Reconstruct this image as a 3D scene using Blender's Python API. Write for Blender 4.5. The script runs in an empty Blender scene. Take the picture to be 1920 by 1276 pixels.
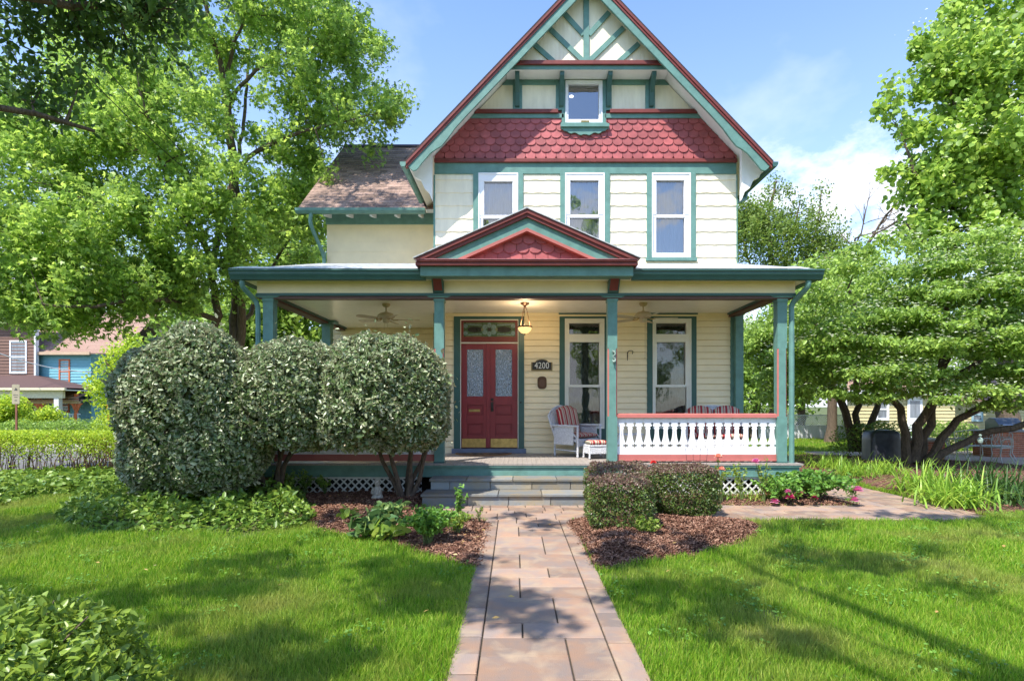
import bpy, math, random
import numpy as np
from mathutils import Vector
R = math.radians
PI = math.pi
sc = bpy.context.scene
COL = sc.collection
RNG = np.random.RandomState(7)
random.seed(7)

# ---------------------------------------------------------------- camera, sky, sun, exposure
F = 1066.67                                   # focal length in photo pixels (20 mm on 36 mm, 1920 wide)
EYE = 1.6
cam = bpy.data.cameras.new('camera')
cam.lens = 20.0
cam.sensor_width = 36.0
cam.shift_x = -15 / 1920
cam.shift_y = 122 / 1920
cam.clip_end = 2000
cam.clip_start = 0.05
camo = bpy.data.objects.new('camera', cam)
camo.location = (0, 0, EYE)
camo.rotation_euler = (R(90), 0, 0)
COL.objects.link(camo)
sc.camera = camo

SUN = Vector((-0.47, -0.60, 1.21)).normalized()   # direction towards the sun
sun = bpy.data.lights.new('sun', 'SUN')
sun.energy = 4.7
sun.angle = R(0.55)
sun.color = (1.0, 0.95, 0.87)
suno = bpy.data.objects.new('sun', sun)
suno.rotation_euler = SUN.to_track_quat('Z', 'Y').to_euler()
suno.location = (-8, -10, 20)
COL.objects.link(suno)

world = bpy.data.worlds.new('World')
sc.world = world
world.use_nodes = True


def build_world():
    nt = world.node_tree
    n, l = nt.nodes, nt.links
    bg = n['Background']
    bg.inputs[1].default_value = 0.145
    sky = n.new('ShaderNodeTexSky')
    sky.sky_type = 'NISHITA'
    sky.sun_disc = False
    sky.sun_elevation = math.asin(SUN.z)
    sky.sun_rotation = math.atan2(SUN.x, SUN.y)
    sky.air_density = 1.2
    sky.dust_density = 0.6
    sky.ozone_density = 2.0
    tc = n.new('ShaderNodeTexCoord')

    def noise(scale, detail, rough, sx, sy, sz):
        mp = n.new('ShaderNodeMapping')
        mp.inputs['Scale'].default_value = (sx, sy, sz)
        l.new(tc.outputs['Generated'], mp.inputs[0])
        t = n.new('ShaderNodeTexNoise')
        t.inputs['Scale'].default_value = scale
        t.inputs['Detail'].default_value = detail
        t.inputs['Roughness'].default_value = rough
        l.new(mp.outputs[0], t.inputs[0])
        return t.outputs[0]

    def mrange(v, a, b, c=0.0, d=1.0):
        m = n.new('ShaderNodeMapRange')
        m.interpolation_type = 'SMOOTHSTEP'
        m.inputs[1].default_value = a
        m.inputs[2].default_value = b
        m.inputs[3].default_value = c
        m.inputs[4].default_value = d
        l.new(v, m.inputs[0])
        return m.outputs[0]

    def op(o, a, b):
        m = n.new('ShaderNodeMath')
        m.operation = o
        for i, v in enumerate((a, b)):
            if isinstance(v, (int, float)):
                m.inputs[i].default_value = v
            else:
                l.new(v, m.inputs[i])
        m.use_clamp = o != 'SUBTRACT'
        return m.outputs[0]
    sep = n.new('ShaderNodeSeparateXYZ')
    l.new(tc.outputs['Generated'], sep.inputs[0])
    z = sep.outputs[2]
    # heaped clouds low over the horizon
    cum = mrange(noise(3.4, 9, 0.62, 1, 1, 1.7), 0.47, 0.60)
    low = op('MULTIPLY', cum, mrange(z, 0.47, 0.28))
    # thin streaks of high cloud
    wis = mrange(noise(1.5, 6, 0.55, 1.6, 1.0, 2.6), 0.47, 0.88, 0.0, 0.5)
    tot = op('MAXIMUM', low, wis)
    veil = mrange(z, 0.75, 0.12, 0.0, 0.22)
    tot = op('MAXIMUM', tot, veil)
    mix = n.new('ShaderNodeMixRGB')
    l.new(tot, mix.inputs[0])
    tint = n.new('ShaderNodeMixRGB')
    tint.blend_type = 'MULTIPLY'
    tint.inputs[0].default_value = 1.0
    tint.inputs[2].default_value = (0.90, 1.05, 1.32, 1)
    l.new(sky.outputs[0], tint.inputs[1])
    l.new(tint.outputs[0], mix.inputs[1])
    mix.inputs[2].default_value = (5.4, 5.7, 6.2, 1)
    l.new(mix.outputs[0], bg.inputs[0])


build_world()
sc.view_settings.view_transform = 'Standard'
sc.view_settings.look = 'None'
sc.view_settings.exposure = 0.86
sc.view_settings.gamma = 1.0
sc.cycles.max_bounces = 8
sc.cycles.diffuse_bounces = 6
sc.cycles.glossy_bounces = 2
sc.cycles.transmission_bounces = 4
sc.cycles.transparent_max_bounces = 8
sc.cycles.sample_clamp_indirect = 4.0
sc.cycles.caustics_reflective = False
sc.cycles.caustics_refractive = False
sc.cycles.use_denoising = True


# ---------------------------------------------------------------- picture measurements -> metres
def PX(px, Y): return (px - 975.0) * Y / F
def PZ(py, Y): return EYE - (py - 760.0) * Y / F
def G(px, py):
    Y = F * EYE / (py - 760.0)
    return (PX(px, Y), Y)


# ---------------------------------------------------------------- object helpers
ORG = {}


def props(o, label=None, cat=None, group=None, kind=None):
    if label: o['label'] = label
    if cat: o['category'] = cat
    if group: o['group'] = group
    if kind: o['kind'] = kind
    return o


def thing(name, label, cat, loc=(0, 0, 0), group=None, rz=0.0):
    o = bpy.data.objects.new(name, None)
    o.empty_display_size = 0.3
    o.location = loc
    o.rotation_euler = (0, 0, rz)
    COL.objects.link(o)
    ORG[o.name] = Vector(loc)
    return props(o, label, cat, group)


def put(o, parent=None, shift=True):
    """link a mesh object whose vertices are in world metres; keep it where it is under its parent"""
    COL.objects.link(o)
    if parent is not None:
        o.parent = parent
        org = ORG.get(parent.name, Vector((0, 0, 0)))
        if shift and org.length > 0:
            me = o.data
            if hasattr(me, 'vertices'):
                a = np.empty(len(me.vertices) * 3, np.float32)
                me.vertices.foreach_get('co', a)
                a = (a.reshape(-1, 3) - np.array(org, np.float32)).ravel()
                me.vertices.foreach_set('co', a)
                me.update()
        ORG[o.name] = org if shift else Vector((0, 0, 0))
    return o


def dup(root, loc=None, rz=None, scale=None, label=None):
    r = root.copy()
    COL.objects.link(r)
    if loc is not None: r.location = loc
    if rz is not None: r.rotation_euler = (0, 0, rz)
    if scale is not None: r.scale = scale if hasattr(scale, '__len__') else (scale,) * 3
    if label: r['label'] = label
    for ch in list(root.children):
        c = ch.copy()
        COL.objects.link(c)
        c.parent = r
        for g in list(ch.children):
            d = g.copy()
            COL.objects.link(d)
            d.parent = c
    return r


class MB:
    def __init__(s):
        s.v = []; s.f = []; s.mi = []

    def add(s, vs, fs, m=0):
        b = len(s.v)
        s.v += [tuple(v) for v in vs]
        s.f += [tuple(b + i for i in f) for f in fs]
        s.mi += [m] * len(fs)

    def box(s, x0, x1, y0, y1, z0, z1, m=0):
        s.add([(x0, y0, z0), (x1, y0, z0), (x1, y1, z0), (x0, y1, z0), (x0, y0, z1), (x1, y0, z1), (x1, y1, z1), (x0, y1, z1)],
              [(0, 3, 2, 1), (4, 5, 6, 7), (0, 1, 5, 4), (1, 2, 6, 5), (2, 3, 7, 6), (3, 0, 4, 7)], m)

    def prism_y(s, poly, y0, y1, m=0):
        """poly in (x,z), counter-clockwise seen from the front (-y)"""
        n = len(poly)
        if n < 3: return
        vs = [(x, y0, z) for x, z in poly] + [(x, y1, z) for x, z in poly]
        fs = [tuple(range(n)), tuple(range(2 * n - 1, n - 1, -1))]
        fs += [(i, i + n, (i + 1) % n + n, (i + 1) % n) for i in range(n)]
        s.add(vs, fs, m)

    def prism_x(s, poly, x0, x1, m=0):
        """poly in (y,z)"""
        n = len(poly)
        vs = [(x0, y, z) for y, z in poly] + [(x1, y, z) for y, z in poly]
        fs = [tuple(range(n)), tuple(range(2 * n - 1, n - 1, -1))]
        fs += [(i, i + n, (i + 1) % n + n, (i + 1) % n) for i in range(n)]
        s.add(vs, fs, m)

    def prism_z(s, poly, z0, z1, m=0):
        n = len(poly)
        vs = [(x, y, z0) for x, y in poly] + [(x, y, z1) for x, y in poly]
        fs = [tuple(range(n - 1, -1, -1)), tuple(range(n, 2 * n))]
        fs += [(i, (i + 1) % n, (i + 1) % n + n, i + n) for i in range(n)]
        s.add(vs, fs, m)

    def board(s, x0, z0, x1, z1, w, y0, y1, m=0):
        """a straight board in the facade plane from one point to another"""
        dx, dz = x1 - x0, z1 - z0
        L = math.hypot(dx, dz)
        nx, nz = -dz / L * w / 2, dx / L * w / 2
        s.prism_y([(x0 - nx, z0 - nz), (x1 - nx, z1 - nz), (x1 + nx, z1 + nz), (x0 + nx, z0 + nz)], y0, y1, m)

    def tube(s, pts, rad, n=8, m=0, cap=True):
        P = [Vector(p) for p in pts]
        if not hasattr(rad, '__len__'): rad = [rad] * len(P)
        b = len(s.v)
        ref = Vector((0, 0, 1))
        d0 = (P[-1] - P[0])
        if d0.length > 0 and abs(d0.normalized().z) > 0.8: ref = Vector((1, 0, 0))
        for i, p in enumerate(P):
            t = (P[min(i + 1, len(P) - 1)] - P[max(i - 1, 0)])
            t = t.normalized() if t.length > 1e-9 else Vector((0, 0, 1))
            u = t.cross(ref)
            u = u.normalized() if u.length > 1e-6 else Vector((1, 0, 0))
            w = t.cross(u)
            for k in range(n):
                a = 2 * PI * k / n
                q = p + (u * math.cos(a) + w * math.sin(a)) * rad[i]
                s.v.append((q.x, q.y, q.z))
        for i in range(len(P) - 1):
            for k in range(n):
                s.f.append((b + i * n + k, b + i * n + (k + 1) % n, b + (i + 1) * n + (k + 1) % n, b + (i + 1) * n + k))
                s.mi.append(m)
        if cap:
            s.f.append(tuple(b + k for k in range(n))); s.mi.append(m)
            s.f.append(tuple(b + (len(P) - 1) * n + k for k in range(n))); s.mi.append(m)

    def lathe(s, cx, cy, prof, n=20, m=0):
        """prof: list of (r, z)"""
        b = len(s.v)
        for r, z in prof:
            for k in range(n):
                a = 2 * PI * k / n
                s.v.append((cx + r * math.cos(a), cy + r * math.sin(a), z))
        for i in range(len(prof) - 1):
            for k in range(n):
                s.f.append((b + i * n + k, b + i * n + (k + 1) % n, b + (i + 1) * n + (k + 1) % n, b + (i + 1) * n + k))
                s.mi.append(m)
        s.f.append(tuple(b + k for k in range(n))); s.mi.append(m)
        s.f.append(tuple(b + (len(prof) - 1) * n + k for k in range(n))); s.mi.append(m)

    def ball(s, c, r, n=10, m=0, sx=1, sy=1, sz=1):
        prof = []
        b = len(s.v)
        rings = max(4, n // 2 + 1)
        for i in range(rings + 1):
            th = PI * i / rings
            for k in range(n):
                a = 2 * PI * k / n
                s.v.append((c[0] + r * sx * math.sin(th) * math.cos(a), c[1] + r * sy * math.sin(th) * math.sin(a), c[2] + r * sz * math.cos(th)))
        for i in range(rings):
            for k in range(n):
                s.f.append((b + i * n + k, b + (i + 1) * n + k, b + (i + 1) * n + (k + 1) % n, b + i * n + (k + 1) % n))
                s.mi.append(m)

    def build(s, name, mats, parent=None, smooth=False, label=None, cat=None, group=None, kind=None, bevel=0.0, shift=True):
        me = bpy.data.meshes.new(name)
        me.from_pydata(s.v, [], s.f)
        if not isinstance(mats, (list, tuple)): mats = [mats]
        for m in mats: me.materials.append(m)
        me.polygons.foreach_set('material_index', s.mi)
        if smooth:
            me.polygons.foreach_set('use_smooth', [True] * len(me.polygons))
        me.validate()
        me.update()
        o = bpy.data.objects.new(name, me)
        put(o, parent, shift)
        if smooth:
            try:
                me.set_sharp_from_angle(angle=R(40))
            except Exception:
                pass
        if bevel > 0:
            bm = o.modifiers.new('bevel', 'BEVEL')
            bm.width = bevel; bm.segments = 2; bm.limit_method = 'ANGLE'; bm.angle_limit = R(35)
        return props(o, label, cat, group, kind)


def clip_poly(poly, a, b, c):
    """keep the side a*x + b*z <= c"""
    out = []
    for i in range(len(poly)):
        p, q = poly[i], poly[(i + 1) % len(poly)]
        fp, fq = a * p[0] + b * p[1] - c, a * q[0] + b * q[1] - c
        if fp <= 0: out.append(p)
        if fp * fq < 0:
            t = fp / (fp - fq)
            out.append((p[0] + (q[0] - p[0]) * t, p[1] + (q[1] - p[1]) * t))
    return out


def np_mesh(name, V, Fc, mat, parent=None, label=None, cat=None, group=None, kind=None, shift=True, smooth=False, mi=None):
    """V: (n,3), Fc: (m,k) faces of equal size, as arrays"""
    me = bpy.data.meshes.new(name)
    V = np.asarray(V, np.float32); Fc = np.asarray(Fc, np.int32)
    m, k = Fc.shape
    me.vertices.add(len(V)); me.vertices.foreach_set('co', V.ravel())
    me.loops.add(m * k); me.loops.foreach_set('vertex_index', Fc.ravel())
    me.polygons.add(m)
    me.polygons.foreach_set('loop_start', np.arange(m, dtype=np.int32) * k)
    me.polygons.foreach_set('loop_total', np.full(m, k, np.int32))
    if smooth: me.polygons.foreach_set('use_smooth', np.ones(m, bool))
    mats = mat if isinstance(mat, (list, tuple)) else [mat]
    for q in mats: me.materials.append(q)
    if mi is not None: me.polygons.foreach_set('material_index', np.asarray(mi, np.int32))
    me.update(calc_edges=True)
    o = bpy.data.objects.new(name, me)
    put(o, parent, shift)
    return props(o, label, cat, group, kind)


# ---------------------------------------------------------------- materials
MATS = {}


def rgb(r, g, b):
    f = lambda c: ((c / 255 + 0.055) / 1.055) ** 2.4 if c > 10 else c / 255 / 12.92
    return (f(r), f(g), f(b), 1)


def mat(name, col, rough=0.6, var=0.12, scale=6.0, bump=0.0, bscale=40.0, metal=0.0, spec=0.4, stretch=(1, 1, 1), col2=None,
        island=0.0, vor=False, emit=None, estr=0.0, contrast=(0.3, 0.7), dist=0.01):
    """painted / natural surface: base colour broken up by noise, optional per-piece variation and bump"""
    if name in MATS: return MATS[name]
    m = bpy.data.materials.new(name)
    m.use_nodes = True
    n, l = m.node_tree.nodes, m.node_tree.links
    p = n['Principled BSDF']
    p.inputs['Roughness'].default_value = rough
    p.inputs['Metallic'].default_value = metal
    p.inputs['Specular IOR Level'].default_value = spec
    tc = n.new('ShaderNodeTexCoord')
    mp = n.new('ShaderNodeMapping')
    mp.inputs['Scale'].default_value = stretch
    l.new(tc.outputs['Object'], mp.inputs[0])
    t = n.new('ShaderNodeTexNoise')
    t.inputs['Scale'].default_value = scale
    t.inputs['Detail'].default_value = 6
    t.inputs['Roughness'].default_value = 0.6
    l.new(mp.outputs[0], t.inputs[0])
    mr = n.new('ShaderNodeMapRange')
    mr.inputs[1].default_value, mr.inputs[2].default_value = contrast
    l.new(t.outputs[0], mr.inputs[0])
    mx = n.new('ShaderNodeMixRGB')
    c = list(col)
    if len(c) == 3: c.append(1)
    d = [min(1, x * (1 + var)) for x in c[:3]] + [1] if col2 is None else (list(col2) + [1])[:4]
    e = [x * (1 - var) for x in c[:3]] + [1] if col2 is None else c
    mx.inputs[1].default_value = e
    mx.inputs[2].default_value = d
    l.new(mr.outputs[0], mx.inputs[0])
    out = mx.outputs[0]
    if island > 0:
        ge = n.new('ShaderNodeNewGeometry')
        h = n.new('ShaderNodeHueSaturation')
        m2 = n.new('ShaderNodeMapRange')
        m2.inputs[3].default_value = 1 - island
        m2.inputs[4].default_value = 1 + island
        l.new(ge.outputs['Random Per Island'], m2.inputs[0])
        l.new(m2.outputs[0], h.inputs['Value'])
        l.new(out, h.inputs['Color'])
        out = h.outputs[0]
    l.new(out, p.inputs['Base Color'])
    if bump > 0:
        b = n.new('ShaderNodeBump')
        b.inputs['Strength'].default_value = bump
        b.inputs['Distance'].default_value = dist
        t2 = n.new('ShaderNodeTexVoronoi' if vor else 'ShaderNodeTexNoise')
        t2.inputs['Scale'].default_value = bscale
        if not vor: t2.inputs['Detail'].default_value = 4
        l.new(mp.outputs[0], t2.inputs[0])
        l.new(t2.outputs[0], b.inputs['Height'])
        l.new(b.outputs[0], p.inputs['Normal'])
    if emit:
        p.inputs['Emission Color'].default_value = list(emit) + [1]
        p.inputs['Emission Strength'].default_value = estr
    MATS[name] = m
    return m


def leaf_mat(name, cols, trans=0.4, rough=0.45, back=None, patch=None, gloss=0.35):
    """leaves: every leaf (mesh island) takes its own colour from cols; some light comes through"""
    if name in MATS: return MATS[name]
    m = bpy.data.materials.new(name)
    m.use_nodes = True
    n, l = m.node_tree.nodes, m.node_tree.links
    p = n['Principled BSDF']
    outn = n['Material Output']
    ge = n.new('ShaderNodeNewGeometry')
    cr = n.new('ShaderNodeValToRGB')
    els = cr.color_ramp.elements
    while len(els) < len(cols): els.new(0.5)
    for i, c in enumerate(cols):
        els[i].position = i / (len(cols) - 1)
        els[i].color = (c[0], c[1], c[2], 1)
    l.new(ge.outputs['Random Per Island'], cr.inputs[0])
    col = cr.outputs[0]
    if patch is not None:      # slow drift of colour over the plant or lawn: (colour, scale, low, high)
        tc = n.new('ShaderNodeTexCoord')
        t = n.new('ShaderNodeTexNoise')
        t.inputs['Scale'].default_value = patch[1]
        t.inputs['Detail'].default_value = 5
        l.new(tc.outputs['Object'], t.inputs[0])
        mr = n.new('ShaderNodeMapRange')
        mr.inputs[1].default_value, mr.inputs[2].default_value = patch[2], patch[3]
        l.new(t.outputs[0], mr.inputs[0])
        mx = n.new('ShaderNodeMixRGB')
        l.new(mr.outputs[0], mx.inputs[0])
        l.new(col, mx.inputs[1])
        mx.inputs[2].default_value = list(patch[0]) + [1]
        col = mx.outputs[0]
    if back is not None:
        mx = n.new('ShaderNodeMixRGB')
        l.new(ge.outputs['Backfacing'], mx.inputs[0])
        l.new(col, mx.inputs[1])
        mx.inputs[2].default_value = list(back) + [1]
        col = mx.outputs[0]
    l.new(col, p.inputs['Base Color'])
    p.inputs['Roughness'].default_value = rough
    p.inputs['Specular IOR Level'].default_value = gloss
    if trans > 0:
        tr = n.new('ShaderNodeBsdfTranslucent')
        hs = n.new('ShaderNodeHueSaturation')
        hs.inputs['Hue'].default_value = 0.485
        hs.inputs['Value'].default_value = 1.5
        l.new(col, hs.inputs['Color'])
        l.new(hs.outputs[0], tr.inputs['Color'])
        ms = n.new('ShaderNodeMixShader')
        ms.inputs[0].default_value = trans
        l.new(p.outputs[0], ms.inputs[1])
        l.new(tr.outputs[0], ms.inputs[2])
        l.new(ms.outputs[0], outn.inputs['Surface'])
    MATS[name] = m
    return m


def glass_mat(name, tint=(0.9, 0.95, 1.0), refl=0.25, opaque=None):
    if name in MATS: return MATS[name]
    m = bpy.data.materials.new(name)
    m.use_nodes = True
    n, l = m.node_tree.nodes, m.node_tree.links
    n.remove(n['Principled BSDF'])
    gl = n.new('ShaderNodeBsdfGlossy'); gl.inputs['Roughness'].default_value = 0.03
    tc = n.new('ShaderNodeTexCoord')
    nz = n.new('ShaderNodeTexNoise'); nz.inputs['Scale'].default_value = 2.2
    l.new(tc.outputs['Object'], nz.inputs[0])
    bp = n.new('ShaderNodeBump'); bp.inputs['Strength'].default_value = 0.25; bp.inputs['Distance'].default_value = 0.02
    l.new(nz.outputs[0], bp.inputs['Height'])
    l.new(bp.outputs[0], gl.inputs['Normal'])
    tr = n.new('ShaderNodeBsdfTransparent'); tr.inputs[0].default_value = list(tint) + [1]
    lw = n.new('ShaderNodeFresnel'); lw.inputs[0].default_value = 1.5
    ad = n.new('ShaderNodeMath'); ad.operation = 'ADD'; ad.inputs[1].default_value = refl; ad.use_clamp = True
    l.new(lw.outputs[0], ad.inputs[0])
    mx = n.new('ShaderNodeMixShader')
    l.new(ad.outputs[0], mx.inputs[0]); l.new(tr.outputs[0], mx.inputs[1]); l.new(gl.outputs[0], mx.inputs[2])
    l.new(mx.outputs[0], n['Material Output'].inputs['Surface'])
    MATS[name] = m
    return m


def lace_mat(name, col, lo, hi, scale=60):
    """net curtain: thin white cloth with a woven pattern that lets the dark room show through"""
    if name in MATS: return MATS[name]
    m = bpy.data.materials.new(name)
    m.use_nodes = True
    n, l = m.node_tree.nodes, m.node_tree.links
    p = n['Principled BSDF']
    p.inputs['Base Color'].default_value = list(col) + [1]
    p.inputs['Roughness'].default_value = 0.9
    tc = n.new('ShaderNodeTexCoord')
    mp = n.new('ShaderNodeMapping'); mp.inputs['Scale'].default_value = (1.6, 1, 0.42)
    l.new(tc.outputs['Object'], mp.inputs[0])
    t = n.new('ShaderNodeTexVoronoi'); t.inputs['Scale'].default_value = scale * 0.45
    l.new(mp.outputs[0], t.inputs[0])
    t2 = n.new('ShaderNodeTexNoise'); t2.inputs['Scale'].default_value = scale * 0.2
    l.new(mp.outputs[0], t2.inputs[0])
    ad = n.new('ShaderNodeMath'); ad.operation = 'ADD'
    l.new(t.outputs[0], ad.inputs[0]); l.new(t2.outputs[0], ad.inputs[1])
    mr = n.new('ShaderNodeMapRange')
    mr.inputs[1].default_value = 0.66; mr.inputs[2].default_value = 1.22
    mr.inputs[3].default_value = lo; mr.inputs[4].default_value = hi
    l.new(ad.outputs[0], mr.inputs[0])
    l.new(mr.outputs[0], p.inputs['Alpha'])
    MATS[name] = m
    return m


CREAM = mat('cream_paint', (0.84, 0.71, 0.46), 0.55, var=0.06, scale=3, bump=0.1, bscale=30)
CREAM2 = mat('sunlit_cream_paint', (0.84, 0.76, 0.58), 0.6, var=0.09, scale=2.5, bump=0.15, bscale=60, stretch=(3, 3, 0.6))  # paler cream, sunlit bleaching put into the colour; streaks are weathering
SOFFITW = mat('soffit_white_paint', (0.78, 0.77, 0.74), 0.6, var=0.04)  # even off-white of the soffit boards
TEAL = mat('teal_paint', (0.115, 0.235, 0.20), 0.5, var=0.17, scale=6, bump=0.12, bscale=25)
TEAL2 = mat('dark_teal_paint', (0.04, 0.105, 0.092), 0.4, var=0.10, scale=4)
REDP = mat('brick_red_paint', (0.34, 0.082, 0.082), 0.55, var=0.22, scale=6, island=0.20, bump=0.15, bscale=30)
REDD = mat('dark_red_paint', (0.165, 0.033, 0.026), 0.5, var=0.2)
PINK = mat('salmon_red_paint', (0.42, 0.13, 0.11), 0.5, var=0.08)
MAROON = mat('maroon_door_paint', (0.22, 0.028, 0.034), 0.4, var=0.08)
WHITE = mat('white_paint', (0.80, 0.80, 0.82), 0.45, var=0.03, bump=0.05)
IVORY = mat('ivory_window_paint', (0.72, 0.70, 0.62), 0.4, var=0.04)
METW = mat('roof_flashing', (0.40, 0.41, 0.42), 0.5, var=0.35, scale=8, bump=0.4, bscale=12, metal=0.2)
DARKIN = mat('dark_interior', (0.03, 0.026, 0.022), 0.9, var=0.2)  # near-black colour stands in for the shade of unlit spaces
BLACKM = mat('black_iron', (0.02, 0.018, 0.016), 0.45, var=0.2)
BRASS = mat('brass', (0.40, 0.29, 0.11), 0.34, var=0.3, metal=0.85, scale=12)
ROOFB = mat('brown_shingle', (0.26, 0.175, 0.135), 0.9, var=0.3, scale=18, island=0.36, bump=0.5, bscale=120)
ROOFD = mat('dark_shingle', (0.045, 0.032, 0.03), 0.9, var=0.3, scale=18, bump=0.5, bscale=90)
FLOORP = mat('grey_deck_paint', (0.31, 0.27, 0.235), 0.5, var=0.12, scale=4, stretch=(8, 0.6, 1))
CEIL = mat('porch_ceiling_paint', (0.88, 0.84, 0.75), 0.3, var=0.05)
BRICK = mat('brick', (0.36, 0.12, 0.06), 0.85, var=0.25, scale=9, island=0.2, bump=0.3)
MORTAR = mat('mortar', (0.42, 0.39, 0.35), 0.9, var=0.15, scale=20)
GLASS = glass_mat('window_glass', (0.75, 0.78, 0.8), 0.09)
GLASSUP = glass_mat('upper_window_glass', (0.85, 0.88, 0.95), 0.26)
LACE = lace_mat('lace_curtain', (0.33, 0.31, 0.26), 0.0, 0.50)
SHEER = mat('sheer_curtain', (0.45, 0.47, 0.50), 0.9, var=0.2, scale=5, stretch=(6, 1, 0.5))


# ================================================================ THE HOUSE
YM = 12.25            # main wall plane
YP = 10.2             # porch posts / frieze
YR = 11.65            # rake boards of the big gable
FZ = 0.58             # porch floor
CX = 1.41             # gable axis
XL, XR = -1.84, 4.65
RZ, SL = 10.54, 1.05  # ridge height, roof slope
def roof_z(x, drop=0.0): return RZ - SL * abs(x - CX) - drop

house = thing('house', 'cream and red Victorian house with teal trim, steep front gable and wide porch', 'house', (CX, YM, 0))
H = house


def siding_rows(mb, x0, x1, z0, z1, step, y, holes, proud=0.02, wave=0.0, wl=0.3):
    """lapped boards between x0..x1, cut round the holes (x0,x1,z0,z1)"""
    z = z0
    r = 0
    while z < z1 - 1e-4:
        zt = min(z + step, z1)
        segs = [(x0, x1)]
        for hx0, hx1, hz0, hz1 in holes:
            if hz0 < zt - 1e-3 and hz1 > z + 1e-3:
                ns = []
                for a, b in segs:
                    if hx1 <= a or hx0 >= b: ns.append((a, b)); continue
                    if hx0 > a: ns.append((a, hx0))
                    if hx1 < b: ns.append((hx1, b))
                segs = ns
        for a, b in segs:
            if b - a < 0.01: continue
            if wave == 0:
                mb.prism_x([(y - proud, z), (y + .004, z), (y + .004, z - .012), (y + 0.03, z - .012), (y + 0.03, zt - .012), (y - .001, zt - .012), (y - .001, zt - .009), (y - proud * .35, zt - .009)], a, b)
            else:
                n = max(2, int((b - a) / 0.035))
                xs = [a + (b - a) * i / n for i in range(n + 1)]
                for i in range(n):
                    xa, xb = xs[i], xs[i + 1]
                    za = z + wave * math.sin(2 * PI * xa / wl + r * 1.7) + wave * .4 * math.sin(2 * PI * xa / (wl * .37))
                    zb = z + wave * math.sin(2 * PI * xb / wl + r * 1.7) + wave * .4 * math.sin(2 * PI * xb / (wl * .37))
                    mb.add([(xa, y - proud, za), (xb, y - proud, zb), (xb, y - 0.003, zt + 0.02), (xa, y - 0.003, zt + 0.02),
                            (xa, y + 0.03, za), (xb, y + 0.03, zb)],
                           [(0, 1, 2, 3), (0, 4, 5, 1)])
        z = zt
        r += 1


def curtain(parent, x0, x1, z0, z1, y, m, amp=0.02, folds=9):
    n = folds * 6
    V, Fq = [], []
    for i in range(n + 1):
        x = x0 + (x1 - x0) * i / n
        yy = y + amp * math.sin(2 * PI * folds * i / n + 0.6 * math.sin(i * 0.21))
        V += [(x, yy, z0), (x, yy, z1)]
    for i in range(n): Fq.append((2 * i, 2 * i + 2, 2 * i + 3, 2 * i + 1))
    return np_mesh('curtain', V, Fq, m, parent, smooth=True)


def window(px, y0, y1, panes, casing, cmat, fmat, glass, lace, label=None, recess=0.05, sill=True, Y=YM, blind=None):
    """px=(outer casing l, frame l, frame r, outer casing r), y0..y1 photo rows of the frame, casing=(top,bottom) rows;
    panes=[(l,r,t,b)] in photo pixels, lower sash last"""
    cx0, fx0, fx1, cx1 = [PX(p, Y) for p in px]
    ft, fb = PZ(y0, Y), PZ(y1, Y)
    ct, cb = PZ(casing[0], Y), PZ(casing[1], Y)
    mb = MB()
    mb.box(cx0, fx0, Y - 0.045, Y + 0.02, cb, ct - (ct - ft) if False else ct)
    mb.box(fx1, cx1, Y - 0.045, Y + 0.02, cb, ct)
    if ct - ft > 0.01: mb.box(fx0, fx1, Y - 0.045, Y + 0.02, ft, ct)
    if ct - ft > 0.06: mb.box(cx0 - 0.02, cx1 + 0.02, Y - 0.07, Y - 0.045, ct - 0.035, ct + 0.004)
    if fb - cb > 0.01 and sill: mb.box(cx0 - 0.02, cx1 + 0.02, Y - 0.08, Y + 0.018, cb - 0.002, fb)
    w = mb.build('window', cmat, H, bevel=0.004)
    if label: w['label'] = label
    # frame with openings: horizontal and vertical members
    mb = MB()
    pl = [(PX(a, Y), PX(b, Y), PZ(t, Y), PZ(bt, Y)) for a, b, t, bt in panes]
    zs = ft
    prev = ft
    for i, (a, b, t, bt) in enumerate(pl):
        yy = Y - 0.035 if i < len(pl) - 1 else Y - 0.02
        if i < len(pl) - 1 or len(pl) == 1: yy = Y - 0.035
        mb.box(fx0, a, yy, Y + 0.1, bt, t)
        mb.box(b, fx1, yy, Y + 0.1, bt, t)
        mb.box(fx0, fx1, yy - 0.006, Y + 0.1, t, prev)
        prev = bt
    mb.box(fx0, fx1, Y - 0.045, Y + 0.1, fb, prev)
    # raised outer stop
    e = 0.022
    mb.box(fx0 - 0.002, fx0 + e, Y - 0.055, Y - 0.034, fb, ft)
    mb.box(fx1 - e, fx1 + 0.002, Y - 0.055, Y - 0.034, fb, ft)
    mb.box(fx0 + e, fx1 - e, Y - 0.055, Y - 0.042, ft - e * 1.3, ft)
    mb.build('frame', fmat, w, bevel=0.003)
    for i, (a, b, t, bt) in enumerate(pl):
        g = MB()
        g.add([(a, Y + recess - 0.02, bt), (b, Y + recess - 0.02, bt), (b, Y + recess - 0.02, t), (a, Y + recess - 0.02, t)], [(0, 1, 2, 3)])
        g.build('pane', glass, w)
    if lace:
        curtain(w, fx0 + 0.02, fx1 - 0.02, fb + 0.02, ft - 0.03, Y + 0.13, lace)
    return w, (fx0 - 0.01, fx1 + 0.01, fb - 0.01, ft + 0.01)


holes1 = []
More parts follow.
